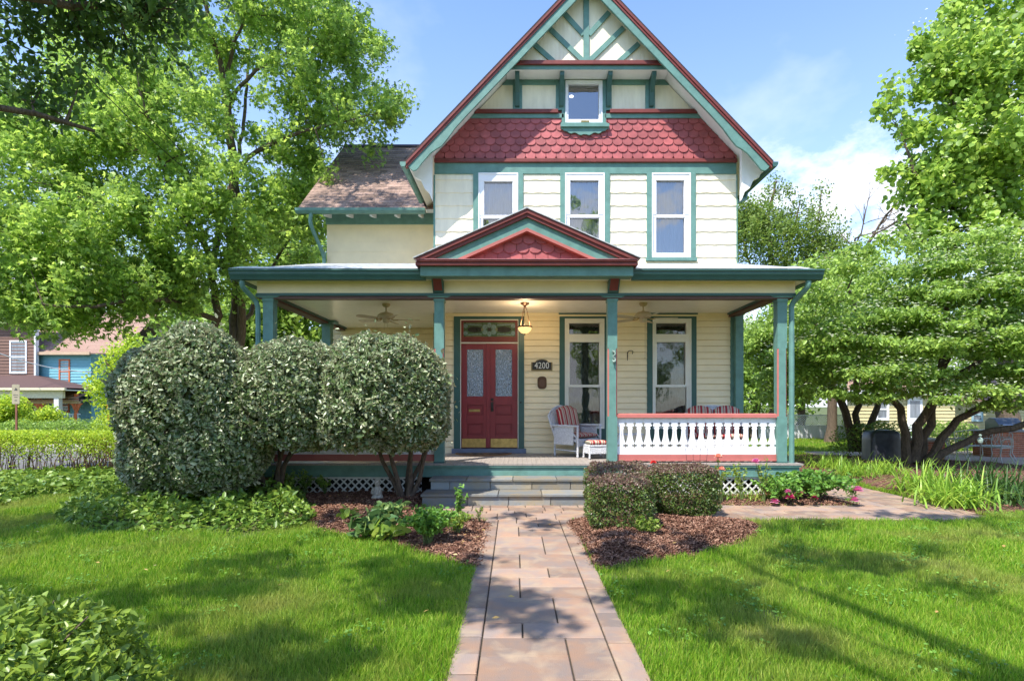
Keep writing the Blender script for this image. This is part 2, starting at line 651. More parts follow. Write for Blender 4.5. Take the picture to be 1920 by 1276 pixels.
# ground-floor windows under the porch
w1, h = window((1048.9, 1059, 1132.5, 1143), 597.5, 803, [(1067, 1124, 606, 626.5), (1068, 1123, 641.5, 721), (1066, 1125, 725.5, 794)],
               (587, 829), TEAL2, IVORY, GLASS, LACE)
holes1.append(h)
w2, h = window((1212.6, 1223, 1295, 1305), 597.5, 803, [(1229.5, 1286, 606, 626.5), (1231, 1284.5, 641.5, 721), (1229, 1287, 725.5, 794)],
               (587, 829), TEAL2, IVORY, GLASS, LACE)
holes1.append(h)
# upper windows
holes2 = []
for px, panes in (((887.4, 897.4, 971.4, 981), [(908, 961, 341, 404), (906, 962, 410, 475)]),
                  ((1050, 1059.5, 1133, 1143), [(1069, 1122, 339, 403), (1068, 1123, 408.6, 475)]),
                  ((1212, 1221.7, 1294, 1303.5), [(1230, 1282, 339, 403), (1230, 1283, 408.6, 475)])):
    w, h = window(px, 325.5, 484, panes, (325.5, 490), TEAL, WHITE, GLASSUP, SHEER)
    holes2.append(h)
# door opening
dX0, dX1 = PX(863.6, YM), PX(971.9, YM)
dZ1 = PZ(599, YM)
holes1.append((dX0, dX1, 0, dZ1))

mb = MB()
siding_rows(mb, XL, XR, FZ, 4.72, 0.1355, YM, holes1, proud=0.034)
mb.build('ground_floor_siding', CREAM, H)
mb = MB()
siding_rows(mb, XL, XR, PZ(496, YM) - 0.4, PZ(327, YM), 0.277, YM - 0.002, holes2, proud=0.022, wave=0.006)
mb.build('upper_siding', CREAM2, H)
# body behind the facade: side and back walls, ground floor partition and dark sheets painted as room shade
mb = MB()
mb.box(XL, XL + 0.15, YM + 0.03, 21, 0.0, 7.2)
mb.box(XR - 0.15, XR, YM + 0.03, 21, 0.0, 7.2)
mb.box(XL, XR, 20.85, 21, 0, 7.2)
mb.box(XL + 0.15, XR - 0.15, YM + 0.05, 20.8, 3.9, 4.05)
mb.prism_y([(XL, 6.6), (XR, 6.6), (XR, roof_z(XR, .3)), (CX, roof_z(CX, .3)), (XL, roof_z(XL, .3))], 20.85, 21)
mb.build('side_walls', CREAM, H)
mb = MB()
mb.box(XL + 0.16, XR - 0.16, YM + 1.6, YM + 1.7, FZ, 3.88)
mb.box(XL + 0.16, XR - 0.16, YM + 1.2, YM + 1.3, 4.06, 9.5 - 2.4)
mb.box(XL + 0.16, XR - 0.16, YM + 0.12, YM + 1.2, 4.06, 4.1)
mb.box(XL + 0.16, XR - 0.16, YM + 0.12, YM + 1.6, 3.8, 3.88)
mb.build('dark_room_sheet', DARKIN, H)  # added sheets behind the windows, room shade put into their colour

# teal band, red ledge, shingled gable, half timbering
mb = MB()
mb.box(XL - 0.0, XR + 0.0, YM - 0.035, YM + 0.03, PZ(327, YM), PZ(306.5, YM))
mb.build('teal_frieze_band', TEAL, H, bevel=0.004)
mb = MB()
mb.box(XL, XR, YM - 0.085, YM + 0.03, PZ(306.5, YM), PZ(300.5, YM))
mb.box(XL, XR, YM - 0.06, YM + 0.03, PZ(300.5, YM), PZ(298.5, YM))
mb.build('red_ledge', REDD, H, bevel=0.006)


def scales(mb, x0, x1, z0, z1, w, step, y, clips, seed=1):
    rnd = random.Random(seed)
    r = 0
    z = z0
    while z < z1:
        off = (r % 2) * w / 2
        x = x0 - w + off
        while x < x1 + w:
            j = rnd.uniform(-.003, .003)
            zt = z + step * 1.55
            a, b = x + .004, x + w - .004
            cxm = (a + b) / 2
            pr = [(cxm - w * .19, z + j), (cxm + w * .19, z + j), (b - w * .06, z + w * .15), (b, z + w * .32), (b, zt), (a, zt), (a, z + w * .32), (a + w * .06, z + w * .15)]
            pr = clip_poly(pr, -1, 0, -x0)
            pr = clip_poly(pr, 1, 0, x1)
            pr = clip_poly(pr, 0, 1, z1)
            for c in clips: pr = clip_poly(pr, *c)
            if len(pr) >= 3:
                n = len(pr)
                zz = [p[1] for p in pr]
                # tilted shingle: lower edge stands proud
                t = lambda zq: y - 0.036 + 0.030 * (zq - z) / (step * 1.55) + rnd.uniform(-.0015, .0015)
                vs = [(p[0], t(p[1]), p[1]) for p in pr] + [(p[0], y + 0.01, p[1]) for p in pr]
                fs = [tuple(range(n))] + [(i, i + n, (i + 1) % n + n, (i + 1) % n) for i in range(n)]
                mb.add(vs, fs)
            x += w
        z += step
        r += 1


# clip lines of the main roof underside: z <= roof - .16
d = 0.17
clipL = (-SL, 1, RZ - d - SL * CX)      # z <= RZ-d + SL*(x-CX)
clipR = (SL, 1, RZ - d + SL * CX)
wz0, wz1 = PZ(233, YM), PZ(152, YM)
mb = MB()
aw0, aw1 = PX(1060, YM), PX(1129, YM)
scales(mb, XL, aw0, PZ(299.5, YM), PZ(221, YM), 0.218, 0.152, YM, [clipL], 1)
mb2 = MB()
scales(mb, aw0 - .002, aw1 + .002, PZ(299.5, YM), PZ(233, YM), 0.218, 0.152, YM, [], 1)
scales(mb, aw1, XR, PZ(299.5, YM), PZ(221, YM), 0.218, 0.152, YM, [clipR], 1)
# plain backing of the gable wall behind shingles (with a hole for the attic window)
mb.build('gable_shingles', REDP, H)
mb = MB()
gb = [(XL, PZ(306, YM)), (aw0, PZ(306, YM)), (aw0, 8.6), (XL, 8.6)]
mb.prism_y(clip_poly(gb, *clipL), YM + 0.012, YM + 0.06)
gb = [(aw1, PZ(306, YM)), (XR, PZ(306, YM)), (XR, 8.6), (aw1, 8.6)]
mb.prism_y(clip_poly(gb, *clipR), YM + 0.012, YM + 0.06)
mb.prism_y([(aw0, PZ(306, YM)), (aw1, PZ(306, YM)), (aw1, wz0), (aw0, wz0)], YM + 0.012, YM + 0.06)
mb.build('gable_backing', REDP, H)


def vboards(mb, x0, x1, z0, z1, y, clips, w=0.085):
    x = x0
    while x < x1 - 1e-4:
        xb = min(x + w, x1)
        pr = [(x + .002, z0), (xb - .002, z0), (xb - .002, z1), (x + .002, z1)]
        for c in clips: pr = clip_poly(pr, *c)
        if len(pr) >= 3: mb.prism_y(pr, y, y + 0.02)
        pr = [(xb - .002, z0), (xb + .002, z0), (xb + .002, z1), (xb - .002, z1)]
        for c in clips: pr = clip_poly(pr, *c)
        if len(pr) >= 3: mb.prism_y(pr, y + 0.006, y + 0.02)
        x = xb


mb = MB()
vboards(mb, XL, aw0, PZ(208, YM), PZ(150, YM), YM - 0.012, [clipL])
mb.build('attic_panelling', CREAM2, H)
mb = MB()
vboards(mb, aw1, XR, PZ(208, YM), PZ(150, YM), YM - 0.012, [clipR])
mb.build('attic_panelling', CREAM2, H)
# upper projecting triangle
YT = 11.9
tz0 = PZ(119, YT)
mb = MB()
vboards(mb, CX - 2.2, CX + 2.2, tz0, 10.4, YT + 0.01, [clipL, clipR])
mb.build('peak_panelling', CREAM2, H)
mb = MB()
tri = [(CX - 3, PZ(133, YT)), (CX + 3, PZ(133, YT)), (CX + 3, PZ(125.5, YT)), (CX - 3, PZ(125.5, YT))]
tri = clip_poly(clip_poly(tri, *clipL), *clipR)
mb.prism_y(tri, YT - 0.05, YT + 0.05)
tb = lambda x0, y0, x1, y1, w, dep: mb.board(PX(x0, YT), PZ(y0, YT), PX(x1, YT), PZ(y1, YT), w, YT - dep, YT + 0.012)
tb(1099, 118, 1099, -40, 0.115, 0.03)
for s in (-1, 1):
    cxp = 1099
    tb(cxp + s * 4, 117, cxp + s * 70, 53, 0.10, 0.026)
    tb(cxp + s * 5, 66, cxp + s * 43, 24, 0.10, 0.026)
    tb(cxp + s * 60.5, 117, cxp + s * 98.5, 83, 0.10, 0.026)
mb.build('peak_timbering', TEAL, H)
mb = MB()
tri = [(CX - 3, PZ(125.5, YT)), (CX + 3, PZ(125.5, YT)), (CX + 3, PZ(118, YT)), (CX - 3, PZ(118, YT))]
tri = clip_poly(clip_poly(tri, *clipL), *clipR)
mb.prism_y(tri, YT - 0.10, YT + 0.05)
tri = [(CX - 4, PZ(215, YM)), (aw0 - .16, PZ(215, YM)), (aw0 - .16, PZ(208, YM)), (CX - 4, PZ(208, YM))]
mb.prism_y(clip_poly(tri, *clipL), YM - 0.09, YM + 0.01)
tri = [(aw1 + .16, PZ(215, YM)), (CX + 4, PZ(215, YM)), (CX + 4, PZ(208, YM)), (aw1 + .16, PZ(208, YM))]
mb.prism_y(clip_poly(tri, *clipR), YM - 0.09, YM + 0.01)
mb.build('red_moulding', REDD, H, bevel=0.006)
# sloping white soffit beneath the peak
mb = MB()
zs0, zs1 = PZ(151, YM), PZ(133, YT)
x0 = CX - (RZ - d - zs0) / SL; x1 = CX + (RZ - d - zs0) / SL
mb.add([(x0, YM, zs0), (x1, YM, zs0), (x1, YT - .04, zs1), (x0, YT - .04, zs1)], [(0, 1, 2, 3)])
mb.build('peak_soffit', SOFFITW, H)
# attic window and teal posts/brackets
mb = MB()
# teal horizontal boards either side
for a, b, cl in ((CX - 4, PX(1057, YM), clipL), (PX(1134, YM), CX + 4, clipR)):
    mb.prism_y(clip_poly([(a, PZ(223, YM)), (b, PZ(223, YM)), (b, PZ(215, YM)), (a, PZ(215, YM))], *cl), YM - 0.045, YM + 0.01)
    mb.prism_y(clip_poly([(a, PZ(160.5, YM)), (b, PZ(160.5, YM)), (b, PZ(150.5, YM)), (a, PZ(150.5, YM))], *cl), YM - 0.035, YM + 0.01)
for a, b in ((961.5, 979), (1042, 1056.5), (1133.5, 1146.5), (1209.5, 1227.5)):
    mb.box(PX(a, YM), PX(b, YM), YM - 0.04, YM + 0.01, PZ(208, YM), PZ(150.2, YM))
mb.build('attic_timbering', TEAL, H, bevel=0.004)
for xq in (970, 1052, 1140, 1220):
    mb = MB()
    x = PX(xq, YM)
    zt_, zb_ = PZ(136, YT + .03), PZ(204, YM)
    mb.prism_x([(YM - 0.04, zb_), (YM - 0.04, zs0 - .005), (YT + 0.0, zs1 + 0.02), (YT + 0.0, zs1 - 0.08), (YM - .14, zb_ + .28), (YM - .08, zb_ + 0.03)], x - 0.045, x + 0.045)
    mb.build('bracket', TEAL2, H, bevel=0.004)
w, h = window((1053, 1060, 1129, 1136), 153, 233, [(1065.5, 1122.5, 159.5, 225.5)], (152, 236), TEAL, WHITE, GLASSUP, None, sill=True)
mb = MB()
sx0, sx1 = PX(1050.5, YM), PX(1141, YM)
mb.box(sx0, sx1, YM - 0.12, YM - 0.02, PZ(242, YM), PZ(236.3, YM))
# carved apron
ap = [(sx0 + .01, PZ(242, YM))]
n = 28
zt = PZ(242, YM)
for i in range(n + 1):
    t = i / n
    u = abs(t - .5) * 2
    dz = 0.06 + 0.10 * (1 - u) ** 0.8 + 0.018 * math.cos(t * PI * 10) - (0.045 if u > .9 else 0)
    ap.append((sx0 + .01 + (sx1 - sx0 - .02) * t, zt - dz))
ap.append((sx1 - .01, zt))
mb.prism_y(ap, YM - 0.075, YM - 0.035)
mb.build('apron', TEAL, w)
mb = MB()
mb.box(PX(1089, YM), PX(1104, YM), YM - 0.075, YM - 0.054, PZ(232, YM), PZ(229, YM))
mb.build('sash_lift', BRASS, w)
for (lx, ly, lr) in ((1074, 162, 0.05), (1066.5, 216, 0.025)):
    mb = MB()
    mb.ball((PX(lx, YM) + .02, YM + 0.55, PZ(ly, YM) + .08), lr, 12, sz=.5)
    mb.build('ceiling_lamp', mat('lamp_white', (0.9, 0.9, 0.88), 0.5, emit=(1, .95, .85), estr=1.6), w)
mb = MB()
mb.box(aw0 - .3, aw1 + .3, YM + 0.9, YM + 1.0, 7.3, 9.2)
mb.build('dark_attic_sheet', DARKIN, H)  # added sheet, the unlit attic's shade put into its colour


# ---- main roof
def roof_main():
    mb = MB()
    yf, yb = YR, 21.4
    ex = 3.72
    for s in (-1, 1):
        # shingle slab (dark edge on the gable) and white underside
        def sl(y0, y1, t0, t1, x_in, x_out, m):
            a = [(CX + s * x_in, roof_z(CX + x_in, t0)), (CX + s * x_out, roof_z(CX + x_out, t0)),
                 (CX + s * x_out, roof_z(CX + x_out, t1)), (CX + s * x_in, roof_z(CX + x_in, t1))]
            if s > 0: a = a[::-1]
            mb.prism_y(a, y0, y1, m)
        sl(yf - 0.03, yb, -0.02, 0.045, 0, ex + 0.05, 0)
        sl(yf + 0.05, yb, 0.05, 0.15, 0, ex - 0.02, 1)
    return mb.build('roof', [ROOFD, SOFFITW], H)


roof_main()
for s in (-1, 1):
    # red crown moulding and teal rake board; the board swells into a curved foot at the eaves
    mb = MB()
    def P2(u, dr): return (CX + s * u, roof_z(CX + u, dr))
    for (t0, t1, yy) in ((0.045, 0.10, 0.055), (0.10, 0.165, 0.035)):
        a = [P2(0, t0), P2(3.74, t0), P2(3.74, t1), P2(0, t1)]
        if s < 0: a = a[::-1]
        mb.prism_y(a[::-1], YR - yy, YR + 0.05)
    mb.build('rake_moulding', REDD, H)
    mb = MB()
    low = [(0, .375), (2.55, .375), (2.75, .39), (2.9, .44), (3.02, .46), (3.12, .41), (3.25, .37), (3.4, .385), (3.53, .41), (3.6, .36), (3.66, .25)]
    a = [P2(0, .165)] + [P2(u, q) for u, q in low] + [P2(3.70, .165)]
    if s > 0: a = [a[0]] + a[1:]
    mb.prism_y(a if s > 0 else a[::-1], YR - 0.015, YR + 0.035)
    mb.build('rake_board', TEAL, H)
    # white curved cove block between rake foot and wall
    mb = MB()
    xw = XR - CX if s > 0 else CX - XL
    q = [(xw + .01, roof_z(CX + xw, .16)), (3.66, roof_z(CX + 3.66, .16)), (3.62, roof_z(CX + 3.62, .34)), (3.5, roof_z(CX + 3.5, .52)), (3.42, roof_z(CX + 3.42, .78)),
         (xw + .07, roof_z(CX + xw + .07, .98)), (xw + .01, roof_z(CX + xw + .01, 1.2))]
    a = [(CX + s * u, z) for u, z in q]
    mb.prism_y(a[::-1] if s > 0 else a, YR + 0.30, YR + 0.42)
    mb.build('eaves_corbel', SOFFITW, H)
    # gutter with half-round section, and soffit boards
    mb = MB()
    gx = CX + s * 3.80
    gz = roof_z(CX + 3.72, 0.06)
    prof = [(gx - .065, gz), (gx - .062, gz - .05), (gx - .035, gz - .095), (gx + .035, gz - .095), (gx + .062, gz - .05), (gx + .065, gz)]
    mb.prism_y(prof, YR - 0.04, 13.75 if s < 0 else 20.5)
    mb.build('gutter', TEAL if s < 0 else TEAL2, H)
mb = MB()
mb.prism_y([(CX - .13, RZ + .0), (CX, RZ + .0), (CX + .13, RZ + .0), (CX, RZ + .07)], YR - .03, 21.4)
mb.build('ridge_cap', ROOFD, H)


def downspout(name, pts, r, m=TEAL, straps=()):
    mb = MB()
    mb.tube(pts, r, 8)
    for z in straps:
        x, y, _ = pts[-1]
        mb.box(x - r * 1.3, x + r * 1.3, y - r * 1.25, y + r * 1.1, z, z + .03)
    return mb.build(name, m, H, smooth=True)


def bez(pts, n=6):
    out = []
    P = [Vector(p) for p in pts]
    P = [P[0] * 2 - P[1]] + P + [P[-1] * 2 - P[-2]]
    for i in range(1, len(P) - 2):
        for k in range(n):
            t = k / n
            a, b, c, d_ = P[i - 1], P[i], P[i + 1], P[i + 2]
            out.append(0.5 * ((2 * b) + (c - a) * t + (2 * a - 5 * b + 4 * c - d_) * t * t + (3 * b - a - 3 * c + d_) * t ** 3))
    out.append(P[-2])
    return out


# right downspout from the main gutter down the corner
downspout('downspout', [(5.17, 13.0, 6.5), (5.12, 12.95, 6.3), (4.80, 12.7, 6.12), (4.74, 12.62, 5.9), (4.74, 12.62, 4.6)], 0.05, TEAL)
downspout('downspout', [(4.74, 12.35, 4.2), (4.74, 12.35, 3.2), (4.74, 12.35, 0.05)], 0.048, TEAL, (2.6, 1.4))
mb = MB()
mb.box(XR - 0.13, XR + 0.02, YM - 0.04, YM + 0.03, 0.4, 4.1)
mb.box(XR, XR + 0.02, YM - 0.04, YM + 0.12, 0.4, 6.55)
mb.build('corner_board', TEAL, H)
mb = MB()
mb.box(XL - 0.02, XL + 0.015, YM - 0.03, YM + 0.12, 0.4, 6.55)
mb.build('corner_board', TEAL, H)

# ---- door
mb = MB()
ox0, ox1 = PX(851.4, YM), PX(982.8, YM)
dt = PZ(587.4, YM)
mb.box(ox0, dX0, YM - 0.05, YM + 0.02, FZ + 0.1, dt)
mb.box(dX1, ox1, YM - 0.05, YM + 0.02, FZ + 0.1, dt)
mb.box(dX0, dX1, YM - 0.05, YM + 0.02, dZ1, dt)
mb.box(ox0 - .03, ox1 + .03, YM - 0.075, YM + 0.02, dt, dt + 0.035)
mb.build('door_casing', TEAL2, H, bevel=0.004)
mb = MB()
mb.box(ox0 - .04, ox1 + .04, YM - 0.11, YM + 0.1, FZ + 0.002, FZ + 0.1)
mb.build('threshold', mat('slate_blue_paint', (0.13, 0.16, 0.23), 0.5), H, bevel=0.006)
tz_b = PZ(641, YM); dz_b = FZ + 0.1
mb = MB()
tgx0, tgx1, tgz0, tgz1 = PX(869, YM), PX(966, YM), PZ(631, YM), PZ(603.7, YM)
mb.box(dX0, tgx0, YM - 0.01, YM + 0.05, tz_b, dZ1)
mb.box(tgx1, dX1, YM - 0.01, YM + 0.05, tz_b, dZ1)
mb.box(tgx0, tgx1, YM - 0.01, YM + 0.05, tgz1, dZ1)
mb.box(tgx0, tgx1, YM - 0.01, YM + 0.05, tz_b, tgz0)
mb.box(dX0, dX1, YM - 0.012, YM + 0.05, tz_b + .0, tz_b + .03)
tr = mb.build('transom', REDD, H, bevel=0.003)
# stained glass
CG1 = mat('stained_green', (0.07, 0.12, 0.055), 0.15, var=0.35, scale=30, spec=0.8)
CG2 = mat('stained_aqua', (0.16, 0.24, 0.24), 0.15, var=0.3, scale=30, spec=0.8)
CG3 = mat('stained_dark', (0.035, 0.03, 0.025), 0.12, var=0.3, spec=0.8)
CG4 = mat('stained_olive', (0.16, 0.17, 0.09), 0.2, var=0.3)
mb = MB()
mb.box(tgx0, tgx1, YM + 0.022, YM + 0.03, tgz0, tgz1, 0)
cxm, czm = (tgx0 + tgx1) / 2, (tgz0 + tgz1) / 2
hw, hh = (tgx1 - tgx0) / 2, (tgz1 - tgz0) / 2
def ell(cx_, cz_, rx, rz_, y, m, n=14): mb.prism_y([(cx_ + rx * math.cos(2 * PI * k / n), cz_ + rz_ * math.sin(2 * PI * k / n)) for k in range(n)], y, YM + 0.025, m)
for s in (-1, 1):
    ell(cxm + s * hw * .55, czm, hw * .30, hh * .42, YM + 0.018, 2)
    ell(cxm + s * hw * .92, czm + hh * .5, hw * .09, hh * .3, YM + 0.019, 1)
    ell(cxm + s * hw * .92, czm - hh * .5, hw * .09, hh * .3, YM + 0.019, 1)
    ell(cxm + s * hw * .17, czm + hh * .35, hw * .10, hh * .35, YM + 0.016, 1)
    ell(cxm + s * hw * .17, czm - hh * .35, hw * .10, hh * .35, YM + 0.016, 1)
    ell(cxm + s * hw * .27, czm, hw * .05, hh * .3, YM + 0.017, 3)
    for q in (-1, 1):
        mb.board(cxm + s * hw * .3, czm + q * hh * .62, cxm + s * hw * .85, czm + q * hh * .72, hh * .16, YM + 0.017, YM + 0.02, 1)
        mb.board(cxm + s * hw * .3, czm + q * hh * .86, cxm + s * hw * .9, czm + q * hh * .92, hh * .13, YM + 0.0175, YM + 0.02, 3)
ell(cxm, czm + hh * .6, hw * .08, hh * .35, YM + 0.015, 1)
ell(cxm, czm - hh * .6, hw * .08, hh * .35, YM + 0.015, 1)
ell(cxm, czm, hw * .07, hh * .25, YM + 0.012, 2)
mb.build('stained_glass', [CG1, CG2, CG3, CG4], tr)
DGL = mat('textured_door_glass', (0.24, 0.27, 0.31), 0.12, var=0.5, scale=26, stretch=(3.0, 1, 0.7), bump=0.9, bscale=34, metal=0.55, spec=0.9, dist=0.02, contrast=(.4, .6))
ast0, ast1 = PX(911.5, YM), PX(918.7, YM)
for (a, b, g0, g1, side) in ((863.9, 912.3, 875.5, 906, 0), (918.2, 971.6, 929, 960, 1)):
    x0, x1, gx0, gx1 = [PX(q, YM) for q in (a, b, g0, g1)]
    zt_, zb_ = PZ(644, YM), dz_b + 0.012
    gt, gb_ = PZ(654.5, YM), PZ(742.5, YM)
    Yd = YM + 0.02
    mb = MB()
    mb.box(x0 + .005, gx0, Yd, Yd + .04, zb_, zt_)
    mb.box(gx1, x1 - .005, Yd, Yd + .04, zb_, zt_)
    mb.box(gx0, gx1, Yd, Yd + .04, gt, zt_)
    p1t, p1b = PZ(759, YM), PZ(778, YM)
    p2t, p2b = PZ(794, YM), PZ(815, YM)
    mb.box(gx0, gx1, Yd, Yd + .04, p1t, gb_)
    mb.box(gx0, gx1, Yd, Yd + .04, p2t, p1b)
    mb.box(gx0, gx1, Yd, Yd + .04, zb_, p2b)
    dr = mb.build('door', MAROON, H, bevel=0.003)
    for t_, b_ in ((p1t, p1b), (p2t, p2b)):
        pm = MB()
        pm.box(gx0, gx1, Yd + .022, Yd + .04, b_, t_)
        pm.box(gx0 + .035, gx1 - .035, Yd + .008, Yd + .023, b_ + .035, t_ - .035)
        pm.build('panel', MAROON, dr, bevel=0.006)
    gm = MB(); gm.box(gx0, gx1, Yd + .015, Yd + .03, gb_, gt); gm.build('glass', DGL, dr)
    km = MB(); km.box(x0 + .02, x1 - .02, Yd - .006, Yd + .002, zb_ + .01, PZ(822, YM)); km.build('kick_plate', BRASS, dr)
    if side == 0:
        sm = MB()
        sm.box(PX(879, YM), PX(900, YM), Yd - .0, Yd + .022, PZ(771.5, YM), PZ(767, YM))
        sm.box(PX(881, YM), PX(898, YM), Yd - .008, Yd - .0, PZ(770.5, YM), PZ(768.2, YM))
        sm.build('letter_slot', BRASS, dr, bevel=.002)
    else:
        hm = MB()
        hx = PX(922.8, YM)
        hm.box(hx - .028, hx + .028, Yd - .012, Yd + .0, PZ(771, YM), PZ(753, YM))
        hm.tube(bez([(hx, Yd - .01, PZ(756, YM)), (hx, Yd - .06, PZ(758, YM)), (hx, Yd - .06, PZ(766, YM)), (hx, Yd - .01, PZ(769, YM))], 4), .011, 6)
        hm.build('handle', BLACKM, dr)
        lm = MB(); lm.ball((hx, Yd - .01, PZ(748.5, YM)), .032, 10, sy=.5); lm.build('lock', BLACKM, dr)
mb = MB(); mb.box(ast0, ast1, YM + .005, YM + .06, dz_b + .012, PZ(643, YM)); mb.build('astragal', MAROON, H, bevel=.006)
mb = MB(); mb.box(dX0, dX1, YM + .002, YM + .05, PZ(643.6, YM), tz_b - .0005)
mb.box(dX0, dX0 + .012, YM - .052, YM + .0, dz_b, dZ1); mb.box(dX1 - .012, dX1, YM - .052, YM + .0, dz_b, dZ1)
mb.box(dX0 + .012, dX1 - .012, YM - .052, YM - .012, dZ1 - .02, dZ1)
mb.build('door_stop', IVORY, H)
mb = MB(); mb.ball((PX(976.5, YM), YM - .055, PZ(754, YM)), .02, 8, sy=.6); mb.build('doorbell', BLACKM, H)

# ---- wing on the left with its own roof
YW = 14.5
wxl = -4.92
mb = MB()
siding_rows(mb, wxl, XL, FZ, 3.62, 0.1355, YW, [], proud=.03)
siding_rows(mb, wxl, XL, 3.62, PZ(421, YW), 0.27, YW, [], proud=0.010, wave=0.004)
mb.box(wxl, wxl + .15, YW + .03, 20.9, 0, 6.3)
mb.box(wxl, XL, 20.75, 20.9, 0, 6.3)
mb.prism_x([(YW, 6.2), (20.9, 6.2), (17.7, 9.3)], wxl, wxl + .1)
mb.build('wing_wall', CREAM, H)
mb = MB()
mb.box(wxl - .02, XL, YW - .04, YW + .03, PZ(421, YW), PZ(405, YW) + .1)
mb.build('wing_frieze', TEAL, H)
weZ, wrZ, weY, wrY = 6.43, 9.66, 13.98, 17.7
mb = MB()
wx0, wx1 = -5.47, XL + 1.9
nc = 27
rnd = random.Random(3)
for i in range(nc):
    t0, t1 = i / nc, (i + 1) / nc
    y0, z0 = weY + (wrY - weY) * t0, weZ + (wrZ - weZ) * t0
    y1, z1 = weY + (wrY - weY) * t1, weZ + (wrZ - weZ) * t1
    x = wx0 + (-rnd.random() * .2 if i else 0)
    while x < wx1:
        w_ = rnd.choice((.16, .22, .3, .36))
        xa, xb = max(x, wx0), min(x + w_, wx1)
        xmax = XL + max(0, (z1 - 6.6)) / SL + .5
        if xb > xa and xa < xmax:
            e = .012 + rnd.random() * .008
            mb.add([(xa, y0, z0 + e), (xb - .003, y0, z0 + e), (xb - .003, y1, z1 + .003), (xa, y1, z1 + .003), (xa, y0, z0 - .01), (xb - .003, y0, z0 - .01)],
                   [(0, 1, 2, 3), (4, 5, 1, 0)])
        x += w_
mb.build('wing_roof', ROOFB, H)
mb = MB()
mb.prism_x([(weY, weZ - .01), (weY, weZ - .1), (wrY, wrZ - .1), (wrY, wrZ - .01)], wx0 + .003, XL)
mb.prism_x([(wrY, wrZ - .01), (wrY, wrZ - .1), (21.4, 6.43 - .1), (21.4, 6.43 - .01)], wx0 + .003, XL)
mb.build('wing_soffit', SOFFITW, H)
mb = MB()
mb.prism_x([(wrY - .14, wrZ - .08), (wrY, wrZ + .06), (wrY + .14, wrZ - .08)], wx0, CX)
mb.build('wing_ridge', ROOFD, H)
mb = MB()
mb.prism_x([(weY + .01, weZ - .01), (weY - .12, weZ - .01), (weY - .115, weZ - .07), (weY - .07, weZ - .13), (weY + .01, weZ - .13)], wx0 - .02, CX - 3.73)
mb.build('wing_gutter', TEAL, H)
for xq in (611, 653, 697, 743, 788):
    mb = MB(); x = PX(xq, 14.1)
    mb.prism_x([(14.0, 6.26), (14.46, 6.36), (14.46, 6.48), (14.0, 6.34)], x - .03, x + .03)
    mb.build('rafter_tail', WHITE, H)
downspout('downspout', bez([(-5.12, 13.95, 6.33), (-5.14, 13.98, 6.05), (-5.02, 14.25, 5.6), (-4.96, 14.38, 5.35), (-4.955, 14.4, 5.0), (-4.955, 14.4, 0.2)], 4), .05, TEAL)

# ---- porch
pxl, pxr = -4.66, 4.875
yback = YW - 0.02
# floor and skirts
mb = MB()
y = 9.98
x = -4.80
while x < 4.98:      # deck boards run front to back
    xb = min(x + .085, 4.98)
    yb = YM + .02 if x >= XL - .02 else yback
    mb.box(x, xb - .003, 9.98, yb, FZ - .03, FZ)
    x = xb
mb.build('porch_floor', FLOORP, H)
mb = MB()
mb.box(-4.74, 4.92, 10.02, 10.06, FZ - .235, FZ - .034)
mb.box(4.88, 4.92, 10.06, YM, FZ - .235, FZ - .034)
mb.box(-4.74, -4.70, 10.06, yback, FZ - .235, FZ - .034)
mb.box(-4.76, 4.94, 9.99, 10.02, FZ - .06, FZ - .031)
mb.build('porch_skirt', TEAL, H)
mb = MB(); mb.box(-4.6, 4.8, 10.5, 10.55, 0, FZ - .05); mb.box(4.6, 4.65, 10.4, YM, 0, FZ - .05); mb.build('dark_underfloor_sheet', DARKIN, H)  # dark sheets painted as the shade beneath the porch floor
# lattice
LATW = mat('lattice_white', (0.62, 0.61, 0.57), 0.6, var=0.15, scale=12)
for (a, b) in ((-4.4, -1.74), (1.75, 4.32)):
    mb = MB()
    z0, z1 = 0.03, FZ - .24
    hgt = z1 - z0
    x = a - hgt
    while x < b:
        for sgn in (1, -1):
            p = [(x, z0), (x + .038, z0), (x + .038 + hgt, z1), (x + hgt, z1)]
            if sgn < 0: p = [(x + hgt, z0), (x + hgt + .038, z0), (x + .038, z1), (x, z1)]
            p = clip_poly(clip_poly(p, -1, 0, -a), 1, 0, b)
            if len(p) > 2: mb.prism_y(p, 10.06 if sgn > 0 else 10.068, 10.068 if sgn > 0 else 10.076)
        x += .135
    mb.box(a, b, 10.045, 10.06, z1 - .03, z1)
    mb.box(a, b, 10.045, 10.06, z0 - .02, z0 + .02)
    mb.build('lattice', LATW, H)


def bricks(mb, x0, x1, y0, y1, z0, z1, bl=.2, bh=.065, g=.01):
    mb.box(x0 + .006, x1 - .006, y0 + .006, y1 - .006, z0, z1 - .002, 1)
    z = z0; r = 0
    while z < z1 - .01:
        zt = min(z + bh, z1)
        for (fx, a0, a1) in ((True, x0, x1), (False, y0, y1)):
            a = a0 - (r % 2) * bl / 2
            while a < a1:
                p, q = max(a, a0), min(a + bl - g, a1)
                if q - p > .01:
                    if fx: mb.box(p, q, y0, y0 + .05, z, zt - g, 0)
                    else:
                        mb.box(x0, x0 + .04, max(p, y0 + .051), max(q, y0 + .06), z, zt - g, 0); mb.box(x1 - .04, x1, max(p, y0 + .051), max(q, y0 + .06), z, zt - g, 0)
                a += bl
        z += bh; r += 1


for a, b in ((4.36, 4.72), (-4.68, -4.42)):
    mb = MB(); bricks(mb, a, b, 10.03, 10.4, 0.0, FZ - .24); mb.build('brick_pier', [BRICK, MORTAR], H)

